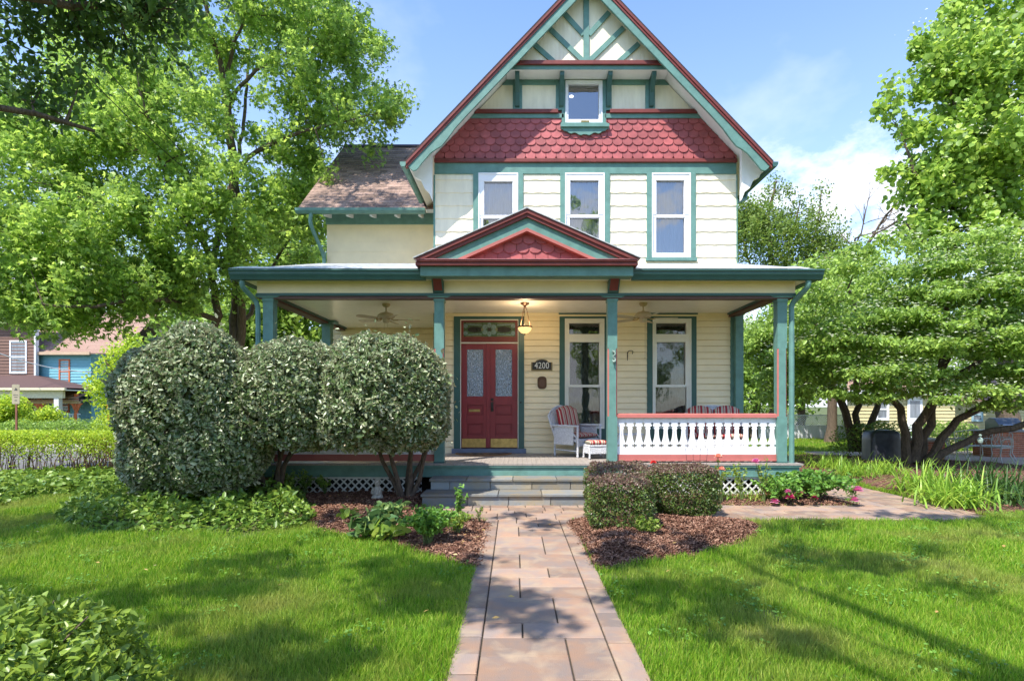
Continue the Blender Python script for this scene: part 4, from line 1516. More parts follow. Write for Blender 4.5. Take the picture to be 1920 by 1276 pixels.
# ================================================================ LAWN GRASS
def grass(name, N, xr, yr, hgt, wid, excl, seed, label, yw=None, keep=None):
    r = np.random.RandomState(seed)
    y = r.uniform(yr[0], yr[1], N) if yw is None else yr[0] + (yr[1] - yr[0]) * r.power(yw, N)
    f = xr if callable(xr) else (lambda yy: (np.full(yy.shape, xr[0]), np.full(yy.shape, xr[1])))
    a, b = f(y)
    x = a + (b - a) * r.rand(N)
    ok = np.ones(N, bool)
    for p in excl:
        ok &= ~inpoly(x, y, p)
    if keep is not None: ok &= keep(x, y)
    x, y = x[ok], y[ok]; n = len(x)
    # tufts: height and lean drift over the lawn
    t = vnoise(x, y, .35, seed + 5)
    h = hgt * (1 + .35 * t) * r.uniform(.55, 1.35, n)
    th = r.uniform(0, 2 * PI, n) * .0 + r.normal(0, 1, n) * 1.6 + 3 * vnoise(x, y, .5, seed + 9)
    lean = np.abs(r.normal(.35, .28, n)) * h
    w = wid * r.uniform(.6, 1.3, n)
    fa = r.uniform(0, PI, n)
    dx, dy = np.cos(th) * lean, np.sin(th) * lean
    wx, wy = np.cos(fa) * w / 2, np.sin(fa) * w / 2
    z0 = np.full(n, -.022)
    B = np.stack([x, y, z0], -1)
    V = np.stack([B + np.stack([-wx, -wy, 0 * w], -1), B + np.stack([wx, wy, 0 * w], -1),
                  B + np.stack([dx * .35 + wx * .8, dy * .35 + wy * .8, h * .6], -1), B + np.stack([dx * .35 - wx * .8, dy * .35 - wy * .8, h * .6], -1),
                  B + np.stack([dx * .9 + wx * .15, dy * .9 + wy * .15, h], -1), B + np.stack([dx * .9 - wx * .15, dy * .9 - wy * .15, h], -1)], 1).reshape(-1, 3)
    k = np.arange(n)[:, None] * 6
    Fc = np.concatenate([k + np.array([[0, 1, 2, 3]]), k + np.array([[3, 2, 4, 5]])], 0)
    return np_mesh(name, V, Fc, M_GRASS, kind='stuff', label=label, cat='grass')


def walkpoly(pad=0.0):
    a0, b0 = walk_edges(2.0); a1, b1 = walk_edges(8.2)
    return [(a0 - pad, 2.0), (b0 + pad, 2.0), (b1 + pad, 8.2), (a1 - pad, 8.2)]
EX = [walkpoly(-.02), bedR, bedL, bedF, bedD, sideP, patio, coverA]
frus = lambda yy: (np.maximum(-(990 / F) * yy - .5, -9), (955 / F) * yy + .5)
thin = lambda x, y: RNG.rand(len(x)) < np.clip(1.15 - 1.1 * np.clip(vnoise(x, y, .5, 77) + .12 * (x > 1.0) - .35, 0, 1), .15, 1)
grass('grass', 230000, lambda yy: (-(990 / F) * yy - .3, (955 / F) * yy + .3), (2.9, 5.6), .062, .0050, EX, 1, 'short green lawn grass in the foreground on both sides of the paver walk', keep=thin)
grass('grass', 240000, lambda yy: (-(990 / F) * yy - .3, (955 / F) * yy + .3), (5.6, 9.6), .066, .0070, EX + [coverB], 2, 'short green lawn grass reaching back to the flower beds', keep=thin)
grass('grass', 90000, lambda yy: (5.6 + 0 * yy, (955 / F) * yy + .4), (9.6, 16), .08, .012, EX, 3, 'lawn grass at the right beside the daylilies and the dogwood')
grass('grass', 60000, lambda yy: (5.2 + 0 * yy, 24 + 0 * yy), (16, 27), .10, .022, [patio, sideP], 4, 'strip of lawn in front of the white lattice-topped fence')
grass('grass', 40000, lambda yy: (-(1000 / F) * yy, -5.6 + 0 * yy), (9.4, 13.0), .08, .012, [coverA, coverB], 6, 'lawn grass at the left edge beside the ground cover')


# ================================================================ WALK
PAVER = mat('paver', (0.30, 0.185, 0.122), 0.85, scale=3.4, col2=(0.225, 0.175, 0.148), island=.26, bump=.5, bscale=160, contrast=(.38, .62))
# a second slow colour (buff) blended in so that stones shift between rust, buff and blue-grey
def paver_mat():
    m = PAVER
    n, l = m.node_tree.nodes, m.node_tree.links
    p = n['Principled BSDF']
    src = p.inputs['Base Color'].links[0].from_socket
    tc = n.new('ShaderNodeTexCoord')
    t = n.new('ShaderNodeTexNoise'); t.inputs['Scale'].default_value = 4.3; t.inputs['Detail'].default_value = 7; t.inputs['Distortion'].default_value = .6
    l.new(tc.outputs['Object'], t.inputs[0])
    mr = n.new('ShaderNodeMapRange'); mr.inputs[1].default_value = .48; mr.inputs[2].default_value = .80
    l.new(t.outputs[0], mr.inputs[0])
    mx = n.new('ShaderNodeMixRGB'); mx.inputs[2].default_value = (0.37, 0.275, 0.18, 1)
    l.new(mr.outputs[0], mx.inputs[0]); l.new(src, mx.inputs[1]); l.new(mx.outputs[0], p.inputs['Base Color'])
paver_mat()
SAND = mat('joint_sand', (0.06, 0.045, 0.03), .95, var=.3, scale=60)
mb = MB()
rnd = random.Random(8)
BW = .178
def quadstone(x0, x1, y0, y1, g=.0055, skew=0.0):
    """top-chamfered paver; x follows the walk's own direction"""
    e = .006
    def X(x, y): return x + (y - 3.5) * (-0.0105)
    z = 0.012 + rnd.uniform(-.003, .003)
    a, b, c, d_ = x0 + g, x1 - g, y0 + g, y1 - g
    vs = [(X(a, c), c, -.02), (X(b, c), c, -.02), (X(b, d_), d_, -.02), (X(a, d_), d_, -.02),
          (X(a, c), c, z - e), (X(b, c), c, z - e), (X(b, d_), d_, z - e), (X(a, d_), d_, z - e),
          (X(a + e, c + e), c + e, z), (X(b - e, c + e), c + e, z), (X(b - e, d_ - e), d_ - e, z), (X(a + e, d_ - e), d_ - e, z)]
    mb.add(vs, [(8, 9, 10, 11), (4, 5, 9, 8), (5, 6, 10, 9), (6, 7, 11, 10), (7, 4, 8, 11), (0, 1, 5, 4), (1, 2, 6, 5), (2, 3, 7, 6), (3, 0, 4, 7)])
L0 = -0.4325; L1 = L0 + BW; R0 = L0 + 1.20 - BW; R1 = L0 + 1.20
W_ = R0 - L1
# borders
y = -3.0
while y < 7.93:
    quadstone(L0, L1, y, min(y + .277, 7.95)); y += .277
y = -3.1
while y < 7.93:
    quadstone(R0, R1, y, min(y + .277, 7.95)); y += .277
yy = [3.05, 3.30, 3.613, 3.903, 4.17, 4.717, 5.0, 5.28, 5.583, 6.096, 6.35, 6.6, 6.933, 7.2, 7.5, 7.78, 7.95]
fr = lambda t: L1 + W_ * t
quadstone(L1, fr(.675), 3.05, 3.613); quadstone(fr(.675), R0, 3.30, 3.903); quadstone(fr(.675), R0, 3.05, 3.30)
quadstone(L1, fr(.675), 3.613, 3.903)
quadstone(L1, fr(.33), 3.903, 4.17); quadstone(fr(.33), R0, 3.903, 4.17)
quadstone(L1, fr(.64), 4.17, 4.717); quadstone(fr(.64), R0, 4.17, 4.717)
quadstone(L1, fr(.32), 4.717, 5.28); quadstone(fr(.32), R0, 4.717, 5.0); quadstone(fr(.32), R0, 5.0, 5.28)
quadstone(L1, fr(.65), 5.28, 5.583); quadstone(fr(.65), R0, 5.28, 5.583)
quadstone(L1, fr(.33), 5.583, 6.096); quadstone(fr(.33), R0, 5.583, 6.096)
quadstone(L1, fr(.66), 6.096, 6.4); quadstone(L1, fr(.66), 6.4, 6.933); quadstone(fr(.66), R0, 6.096, 6.933)
quadstone(L1, fr(.33), 6.933, 7.5); quadstone(fr(.33), R0, 6.933, 7.2); quadstone(fr(.33), R0, 7.2, 7.5)
quadstone(L1, fr(.64), 7.5, 7.7); quadstone(fr(.64), R0, 7.5, 7.7); quadstone(L1, fr(.3), 7.7, 7.95); quadstone(fr(.3), R0, 7.7, 7.95)
y = 3.05
while y > -3:
    s_ = rnd.choice((.33, .5, .65))
    quadstone(L1, fr(s_), y - .28, y); quadstone(fr(s_), R0, y - .28, y); y -= .28
# landing in front of the steps and the branch to the right
y = 7.95; i = 0
def sidex(y): return (max(-1.5, -0.4 - (y - 7.95) * 2.2 if y < 8.4 else -1.5), 5.4)
for (ya, yb) in ((7.95, 8.13), (8.13, 8.41), (8.41, 8.60), (8.60, 8.90), (8.90, 9.085)):
    x = max(-1.52, -0.55 - (ya - 7.95) * 1.6)
    while x < 6.75:
        lim = 6.42 + .38 * min(1, (ya - 7.95) / .3)
        l_ = .277 if (ya < 8 or ya > 8.85) else rnd.choice((.28, .42, .56))
        xb = min(x + l_, lim)
        if xb - x > .05: quadstone(x, xb, ya, yb)
        x = xb
        if x >= lim - .01: break
y = 9.085
while y < 19.5:
    x = 5.48 - (y - 9) * .015
    xe = 6.80 - (y - 9) * .03
    h_ = rnd.choice((.19, .28))
    while x < xe - .02:
        l_ = rnd.choice((.28, .42, .5))
        xb = min(x + l_, xe)
        if xb - x > .04: quadstone(x, xb, y, y + h_)
        x = xb
    y += h_
mb.build('walkway', PAVER, kind='structure')
mb = MB()
mb.add([(WP[0], WP[1], -.004) for WP in [(L0 - .01 + .06, -3), (R1 + .01 + .07, -3), (R1 - .04, 8.0), (L0 - .06, 8.0)]], [(0, 1, 2, 3)])
mb.prism_z(sideP, -.02, -.004)
mb.build('walkway_bed', SAND, kind='structure')
PATM = mat('patio_paving', (0.32, 0.24, 0.20), .85, scale=1.6, col2=(0.42, 0.33, 0.27), bump=.3, bscale=50)
mb = MB(); mb.prism_z(patio, -.02, .012); mb.build('patio', PATM, kind='structure')

# road, pavement to the left
ROAD = mat('asphalt', (0.13, 0.125, 0.125), .9, scale=1.2, var=.18, bump=.5, bscale=90)
CONC = mat('concrete_pavement', (0.40, 0.37, 0.32), .9, scale=1.5, var=.15)
mb = MB(); mb.add([(-80, 13.6, -.010), (-7.2, 13.6, -.010), (-7.9, 18.2, -.010), (-9.3, 21.0, -.010), (-80, 19.6, -.010)], [(0, 1, 2, 3, 4)])
mb.build('road', ROAD, kind='structure')
mb = MB(); mb.box(-80, -13.3, 20.1, 20.3, -.02, .12); mb.box(-80, -13.3, 20.3, 21.9, -.02, .11)
mb.build('pavement', CONC, kind='structure')

# fallen litter
scatter_flat('fallen_leaves', bedL, 420, .045, M_FALL, 31, .085, label='yellow and tan fallen leaves lying on the mulch by the silverberry bushes')
lit = [(-7, 4.0), (7, 4.0), (7, 7.8), (-7, 7.8)]
scatter_flat('fallen_leaves', lit, 34, .05, M_FALL, 33, .05, label='a few dry tan leaves scattered on the open lawn')


# ================================================================ THINGS ON THE PORCH
FANM = mat('fan_cream', (0.46, 0.38, 0.23), .4, var=.05)
def fan(x, y, rot, label, chain):
    z = zc
    t = thing('ceiling_fan', label, 'ceiling fan', (x, y, z), 'ceiling fans on the porch')
    L = lambda *a: a
    mb = MB()
    mb.lathe(0, 0, [(.075, 0), (.08, -.02), (.06, -.055), (.02, -.07), (.014, -.09), (.014, -.15), (.03, -.155), (.05, -.17)], 18)
    mb.build('canopy', FANM, t, smooth=True, shift=False)
    mb = MB()
    mb.lathe(0, 0, [(.05, -.17), (.11, -.18), (.155, -.215), (.165, -.25), (.15, -.275), (.10, -.295), (.07, -.31), (.068, -.345), (.05, -.37), (.01, -.375)], 22)
    mb.lathe(0, 0, [(.167, -.243), (.171, -.25), (.167, -.258)], 22)
    mb.build('motor', FANM, t, smooth=True, shift=False)
    for k in range(5):
        a = rot + 2 * PI * k / 5
        ca, sa = math.cos(a), math.sin(a)
        def T(u, v, w): return (ca * u - sa * v, sa * u + ca * v, w)
        mb = MB()
        o = []
        prof = [(.20, .045), (.30, .058), (.5, .066), (.60, .064), (.64, .045), (.655, .018)]
        up, dn = [], []
        for u, v in prof: up.append((u, v))
        ring = [(u, -v) for u, v in prof] + [(u, v) for u, v in reversed(prof)]
        n = len(ring)
        vs = [T(u, v, -.30 + v * .22 + .004) for u, v in ring] + [T(u, v, -.30 + v * .22 - .004) for u, v in ring]
        mb.add(vs, [tuple(range(n)), tuple(range(2 * n - 1, n - 1, -1))] + [(i, i + n, (i + 1) % n + n, (i + 1) % n) for i in range(n)])
        b = mb.build('blade', FANM, t, shift=False)
        mb = MB(); mb.tube([T(.09, 0, -.29), T(.15, .0, -.315), T(.23, .01, -.308)], [.012, .010, .008], 6)
        mb.tube([T(.15, 0, -.315), T(.22, -.03, -.312)], .007, 5)
        mb.build('blade_bracket', BRASS, b, shift=False)
    if chain:
        mb = MB(); mb.tube([(.03, -.03, -.37), (.03, -.03, -1.05)], .0035, 5); mb.ball((.03, -.03, -1.06), .012, 8); mb.build('pull_chain', FANM, t, shift=False)
    else:
        mb = MB(); mb.tube([(-.03, -.03, -.36), (-.03, -.03, -.52)], .003, 5); mb.tube([(.03, -.02, -.36), (.035, -.02, -.46)], .003, 5); mb.build('pull_chain', FANM, t, shift=False)
    return t
fan(PX(724, 11.1), 11.1, R(12), 'cream five-bladed ceiling fan on the porch ceiling above the rounded silverberry bush', False)
fan(PX(1206, 11.0), 11.0, R(-8), 'cream five-bladed ceiling fan above the striped porch seats at the right', True)

# pendant lamp
px_ = PX(984, 11.0)
t = thing('pendant_lamp', 'bronze chain-hung bowl lamp glowing amber beside the front door', 'lamp', (px_, 11.0, zc))
BRONZE = mat('bronze', (0.10, 0.05, 0.028), .4, var=.2, metal=.6)
mb = MB(); mb.lathe(0, 0, [(.085, 0), (.09, -.012), (.07, -.03), (.03, -.05), (.018, -.075), (.03, -.085), (.01, -.1)], 16); mb.build('canopy', BRONZE, t, smooth=True, shift=False)
mb = MB()
for k in range(3):
    a = .3 + 2 * PI * k / 3
    mb.tube([(0.02 * math.cos(a), .02 * math.sin(a), -.085), (.045 * math.cos(a), .045 * math.sin(a), -.16), (.12 * math.cos(a), .12 * math.sin(a), -.46)], [.007, .006, .007], 6)
    mb.ball((.05 * math.cos(a), .05 * math.sin(a), -.18), .013, 8)
    mb.ball((.125 * math.cos(a), .125 * math.sin(a), -.455), .026, 8)
mb.lathe(0, 0, [(.118, -.455), (.136, -.45), (.142, -.462), (.136, -.475), (.12, -.478)], 24)
mb.build('hanger', BRONZE, t, smooth=True, shift=False)
BOWL = mat('amber_bowl', (0.70, 0.45, 0.18), .35, var=.25, scale=14, emit=(1.0, .58, .22), estr=.9)
mb = MB(); mb.lathe(0, 0, [(.13, -.47), (.128, -.50), (.11, -.54), (.075, -.575), (.03, -.59), (.005, -.592)], 24); mb.build('bowl', BOWL, t, smooth=True, shift=False)
mb = MB(); mb.lathe(0, 0, [(.004, -.59), (.018, -.596), (.012, -.61), (.003, -.635)], 10); mb.build('finial', BRONZE, t, shift=False)
mb = MB(); mb.ball((0, 0, -.50), .04, 10); mb.build('bulb', mat('bulb_glow', (1, .9, .7), .4, emit=(1, .72, .38), estr=9), t, shift=False)
lp = bpy.data.lights.new('porch_lamp', 'POINT'); lp.energy = 14; lp.color = (1, .72, .42); lp.shadow_soft_size = .06
lo = bpy.data.objects.new('lamp_light', lp); lo.location = (px_, 11.0, zc - .42); COL.objects.link(lo)

# house number plaque
xa, xb_, za, zb_ = PX(996, YM), PX(1035.5, YM), PZ(695, YM), PZ(679, YM)
cx_, cz_ = (xa + xb_) / 2, za
t = thing('number_plaque', 'black and gold arched plaque reading 4200 on the cream siding', 'sign', (cx_, YM - .03, cz_))
def plaque(sc_, dep, m, name):
    w, h = (xb_ - xa) * sc_, (zb_ - za)
    o = (1 - sc_) * (xb_ - xa) / 2
    z0, z1 = o, h - o * .2
    p = [(-w / 2, z0), (w / 2, z0), (w / 2, z1), (w * .36, z1)]
    for k in range(9):
        a = PI * k / 8
        p.append((w * .30 * math.cos(a), z1 + .008 + .055 * math.sin(a) * sc_))
    p += [(-w * .36, z1), (-w / 2, z1)]
    mb = MB(); mb.prism_y(p, -dep, 0.012); return mb.build(name, m, t, shift=False)
plaque(1.0, .012, mat('aged_gold', (0.22, 0.16, 0.07), .45, metal=.4), 'rim')
plaque(.88, .018, BLACKM, 'plate')
fc = bpy.data.curves.new('house_number', 'FONT'); fc.body = '4200'; fc.size = .165; fc.align_x = 'CENTER'; fc.extrude = .003; fc.space_character = 1.05
fo = bpy.data.objects.new('house_number_text', fc); COL.objects.link(fo)
bpy.context.view_layer.update()
fm = bpy.data.meshes.new_from_object(fo.evaluated_get(bpy.context.evaluated_depsgraph_get()))
bpy.data.objects.remove(fo)
fm.materials.clear(); fm.materials.append(mat('number_silver', (0.75, 0.74, 0.70), .4))
fo = bpy.data.objects.new('house_number', fm); COL.objects.link(fo); fo.parent = t; fo.location = (0, -.022, .05); fo.rotation_euler = (R(90), 0, 0); fo.scale = (.92, 1.15, 1)
# oval marker
t = thing('wall_marker', 'small dark bronze rounded marker on the siding beneath the number plaque', 'plaque', (PX(1016.2, YM), YM - .03, PZ(729, YM)))
mb = MB()
w, h = .195, .27
def rr(w, h, rr_, n=5):
    p = []
    for cx0, cz0, a0 in ((w / 2 - rr_, rr_, -90), (w / 2 - rr_, h - rr_, 0), (-w / 2 + rr_, h - rr_, 90), (-w / 2 + rr_, rr_, 180)):
        for k in range(n + 1):
            a = R(a0 + 90 * k / n); p.append((cx0 + rr_ * math.cos(a), cz0 + rr_ * math.sin(a)))
    return p
mb.prism_y(rr(w, h, .075), -.014, .012); mb.build('plate', BRONZE, t, shift=False)
mb = MB(); mb.prism_y([(x, z + .05) for x, z in rr(.11, .16, .05)], -.022, -.0145); mb.build('relief', mat('bronze_light', (.13, .07, .045), .45, metal=.5), t, shift=False)

# door mat
mb = MB()
p = []
mxc = PX(906.5, 12.02); mw = (PX(960, 12.02) - PX(853, 12.02)) / 2
p = [(mxc + mw * math.cos(PI + PI * k / 20), 12.12 + .66 * math.sin(PI + PI * k / 20)) for k in range(21)]
mb.prism_z(p, FZ + .001, FZ + .018)
MATM = mat('coir_mat', (0.24, 0.12, 0.05), .95, var=.3, scale=50, bump=.6, bscale=120)
dm = mb.build('doormat', [MATM], label='half-round brown coir doormat in front of the maroon door', cat='doormat')
mb = MB()
p2 = [(mxc + (mw - .05) * math.cos(PI + PI * k / 20), 12.09 + .60 * math.sin(PI + PI * k / 20)) for k in range(21)]
mb.prism_z(p2, FZ + .0185, FZ + .021); mb.build('inner_field', mat('mat_pattern', (0.20, 0.13, 0.07), .95, scale=9, col2=(.05, .035, .025), contrast=(.45, .55)), dm)

# iron hook on the wall and the cast ornament on the post
def hook(name, label, cat, x, y, z, m, big):
    mb = MB()
    if big:
        mb.tube(bez([(x, y, z + .10), (x - .02, y - .05, z + .12), (x + .02, y - .07, z + .06), (x - .015, y - .05, z + .02), (x + .02, y - .05, z - .03), (x, y - .08, z - .08), (x - .03, y - .06, z - .05)], 4), [.013] * 25, 6)
        mb.ball((x, y - .02, z + .1), .028, 8); mb.ball((x + .01, y - .03, z), .03, 8, sz=1.3); mb.ball((x, y - .02, z - .08), .02, 8)
    else:
        mb.tube([(x, y, z + .09), (x, y - .02, z), (x, y, z - .10)], [.008, .012, .006], 6)
        mb.tube(bez([(x, y, z + .05), (x + .02, y - .07, z + .10), (x + .09, y - .14, z + .09), (x + .08, y - .13, z + .03)], 4), [.008] * 13, 6)
    return mb.build(name, m, label=label, cat=cat, smooth=True)
hook('wall_hook', 'small black iron plant hook on the siding right of the middle post', 'hook', PX(1176, YM), YM - .02, PZ(667, YM), BLACKM, False)
hook('post_ornament', 'pale green cast ornament screwed to the front post by the railing', 'ornament', 1.645 + .02, YP - .085, PZ(671, YP), mat('verdigris', (0.25, 0.33, 0.28), .6, var=.4, scale=30), True)

# wicker furniture
WICK = mat('white_wicker', (0.62, 0.63, 0.66), .65, var=.25, scale=45, stretch=(1, 1, 1), bump=1.0, bscale=75, vor=True)


def stripe_mat():
    m = bpy.data.materials.new('striped_fabric'); m.use_nodes = True
    n, l = m.node_tree.nodes, m.node_tree.links
    p = n['Principled BSDF']; p.inputs['Roughness'].default_value = .9
    tc = n.new('ShaderNodeTexCoord'); sp = n.new('ShaderNodeSeparateXYZ'); l.new(tc.outputs['Object'], sp.inputs[0])
    mu = n.new('ShaderNodeMath'); mu.operation = 'MULTIPLY'; mu.inputs[1].default_value = 8.2; l.new(sp.outputs[0], mu.inputs[0])
    fr_ = n.new('ShaderNodeMath'); fr_.operation = 'FRACT'; l.new(mu.outputs[0], fr_.inputs[0])
    cr = n.new('ShaderNodeValToRGB'); cr.color_ramp.interpolation = 'CONSTANT'
    e = cr.color_ramp.elements
    for q in (0.3, .42, .5, .62, .92): e.new(q)
    cs = [(0, (.30, .025, .03)), (.3, (.55, .47, .36)), (.42, (.22, .21, .16)), (.5, (.55, .47, .36)), (.62, (.30, .025, .03)), (.78, (.55, .47, .36)), (.92, (.30, .025, .03))]
    while len(e) < len(cs): e.new(.97)
    for i, (q, c) in enumerate(cs): e[i].position = q; e[i].color = (*c, 1)
    l.new(fr_.outputs[0], cr.inputs[0]); l.new(cr.outputs[0], p.inputs['Base Color'])
    return m
STRIPE = stripe_mat()


def cushion(w, d, h, x, y, z, name, parent, tilt=0.0, arch=0.0):
    """soft rounded cushion; centre of its base at x,y,z; arch rounds its top edge"""
    nx, ny = 12, 8
    V = []; Fq = []
    for side in (1, -1):
        for i in range(nx + 1):
            for j in range(ny + 1):
                u, v = i / nx * 2 - 1, j / ny * 2 - 1
                b = (1 - abs(u) ** 6) * (1 - abs(v) ** 6)
                lim = 1 - arch * (abs(u) ** 2.4) if v > 0 else 1
                V.append((u * w / 2, side * h / 2 * (.35 + .65 * b ** .5) if b > 0 else side * h * .15, (v * lim) * d / 2 + d / 2))
    k = (nx + 1) * (ny + 1)
    for s_ in (0, 1):
        for i in range(nx):
            for j in range(ny):
                a = s_ * k + i * (ny + 1) + j
                q = (a, a + ny + 1, a + ny + 2, a + 1)
                Fq.append(q[::-1] if s_ == 0 else q)
    edge = [i * (ny + 1) for i in range(nx + 1)] + [nx * (ny + 1) + j for j in range(1, ny + 1)] + [i * (ny + 1) + ny for i in range(nx - 1, -1, -1)] + [j for j in range(ny - 1, 0, -1)]
    for i in range(len(edge)):
        a, b = edge[i], edge[(i + 1) % len(edge)]
        Fq.append((a, b, b + k, a + k))
    V = np.array(V)
    c, s_ = math.cos(tilt), math.sin(tilt)
    Y_ = V[:, 1] * c + V[:, 2] * s_
    Z_ = -V[:, 1] * s_ + V[:, 2] * c
    V = np.stack([V[:, 0] + x, Y_ + y, Z_ + z], -1)
    return np_mesh(name, V, Fq, STRIPE, parent, shift=False, smooth=True)


def wicker_seat(name, label, cat, loc, rz, W, seats=1):
    t = thing(name, label, cat, loc, None, rz)
    D, hs = .62, .30
    # seat box, woven skirt
    mb = MB()
    mb.box(-W / 2 + .03, W / 2 - .03, -D / 2, D / 2 - .02, hs, hs + .06)
    mb.box(-W / 2 + .04, W / 2 - .04, -D / 2 + .005, -D / 2 + .03, hs - .09, hs - .001)
    mb.build('seat', WICK, t, shift=False, bevel=.01)
    # back: arched frame filled with weave
    mb = MB()
    n = 14
    def bk(u, v):      # u -1..1, v 0..1
        h = .66 - .20 * abs(u) ** 2.2
        return (u * (W / 2 - .02) * (1 + .05 * v), D / 2 - .03 + .20 * v - .05 * (1 - abs(u)) * 0, hs + .05 + h * v)
    V = []
    for i in range(n + 1):
        for j in range(5):
            V.append(bk(i / n * 2 - 1, j / 4))
    Fq = [(i * 5 + j, (i + 1) * 5 + j, (i + 1) * 5 + j + 1, i * 5 + j + 1) for i in range(n) for j in range(4)]
    mb.add(V, Fq)
    mb.add([(x, y + .02, z) for x, y, z in V], [f[::-1] for f in Fq])
    mb.build('backrest', WICK, t, shift=False, smooth=True)
    mb = MB()
    rim = [bk(-1, 0), bk(-1, .5)] + [bk(i / n * 2 - 1, 1) for i in range(n + 1)] + [bk(1, .5), bk(1, 0)]
    mb.tube([(x, y + .01, z) for x, y, z in rim], .024, 8)
    mb.build('back_rim', WICK, t, shift=False, smooth=True)
    for s_ in (-1, 1):
        x = s_ * (W / 2)
        mb = MB()
        mb.box(x - .045, x + .045, -D / 2 - .02, D / 2 + .04, hs + .30, hs + .335)
        mb.build('armrest', WICK, t, shift=False, bevel=.012)
        mb = MB()
        mb.box(x - .012, x + .012, -D / 2 + .1, D / 2, hs - .06, hs + .30)
        mb.build('side_panel', WICK, t, shift=False)
        mb = MB()
        mb.tube([(x * .98, -D / 2 - .01, hs + .30), (x * .98, -D / 2 - .01, .02)], [.022, .02], 8); mb.ball((x * .98, -D / 2 - .01, .022), .024, 8)
        mb.tube([(x * .98, -D / 2 - .01, hs + .05), (x * .98, -D / 2 + .25, hs + .30)], .014, 6)
        mb.build('leg', WICK, t, shift=False)
        mb = MB()
        mb.tube([(x * .95, D / 2 + .0, hs + .30), (x * .9, D / 2 + .02, .02)], [.022, .02], 8); mb.ball((x * .9, D / 2 + .02, .022), .024, 8)
        mb.build('leg', WICK, t, shift=False)
        mb = MB(); mb.tube([(x * .95, -D / 2, .12), (x * .9, D / 2, .13)], .012, 6); mb.build('stretcher', WICK, t, shift=False)
    for k in range(seats):
        w = (W - .1) / seats
        x = -W / 2 + .05 + w * (k + .5)
        c = cushion(w - .01, D - .06, .10, x, 0, 0, 'seat_cushion', t, tilt=R(90))
        c.location = (0, -D / 2 + .02, hs + .125)
        cushion(w - .02, .62, .13, x, D / 2 - .14, hs + .12, 'back_cushion', t, tilt=R(15), arch=.28)
    return t


# cushion() lays its height along z; the seat cushion is laid flat by its tilt
wicker_seat('wicker_armchair', 'white wicker armchair with red striped cushions on the porch by the post', 'armchair', (1.17, 11.62, FZ), R(42), .70)
wicker_seat('wicker_sofa', 'white wicker sofa with striped cushions behind the white railing', 'sofa', (4.15 - .25, 11.4, FZ), R(-12), 1.15, 2)
t = thing('wicker_ottoman', 'small white wicker footstool with a striped cushion in front of the armchair', 'ottoman', (1.48, 11.02, FZ), None, R(12))
mb = MB()
for s_ in (-1, 1):
    mb.box(s_ * .2 - .008, s_ * .2 + .008, -.18, .18, .10, .24)
mb.box(-.2, .2, -.19, -.175, .10, .24); mb.box(-.2, .2, .175, .19, .10, .24); mb.box(-.21, .21, -.2, .2, .24, .27)
mb.build('frame', WICK, t, shift=False, bevel=.006)
for a in (-1, 1):
    for b in (-1, 1):
        mb = MB(); mb.tube([(a * .19, b * .17, .25), (a * .2, b * .18, .02)], [.02, .018], 8); mb.ball((a * .2, b * .18, .02), .022, 8); mb.build('leg', WICK, t, shift=False)
c = cushion(.38, .36, .09, 0, 0, 0, 'cushion', t, tilt=R(90)); c.location = (0, -.18, .31)
# low side table behind the railing
t = thing('side_table', 'small white wicker table behind the left end of the railing', 'table', (2.15, 11.35, FZ))
mb = MB(); mb.box(-.28, .28, -.2, .2, .44, .465); mb.build('tabletop', WICK, t, shift=False, bevel=.006)
for a in (-1, 1):
    for b in (-1, 1):
        mb = MB(); mb.tube([(a * .24, b * .16, .44), (a * .26, b * .18, .0)], .016, 6); mb.build('leg', WICK, t, shift=False)


# ================================================================ TREES
def resample(pts, st):
    """pts: (x,y,z,r) control points -> smooth dense polyline"""
    P = [Vector(p[:3]) for p in pts]; rr_ = [p[3] for p in pts]
    out = []; ro = []
    for i in range(len(P) - 1):
        a = P[i - 1] if i else P[0] * 2 - P[1]
        b, c = P[i], P[i + 1]
        d_ = P[i + 2] if i + 2 < len(P) else P[-1] * 2 - P[-2]
        n = max(1, int((c - b).length / st))
        for k in range(n):
            t = k / n
            out.append(0.5 * ((2 * b) + (c - a) * t + (2 * a - 5 * b + 4 * c - d_) * t * t + (3 * b - a - 3 * c + d_) * t ** 3))
            ro.append(rr_[i] + (rr_[i + 1] - rr_[i]) * t)
    out.append(P[-1]); ro.append(rr_[-1])
    return out, ro


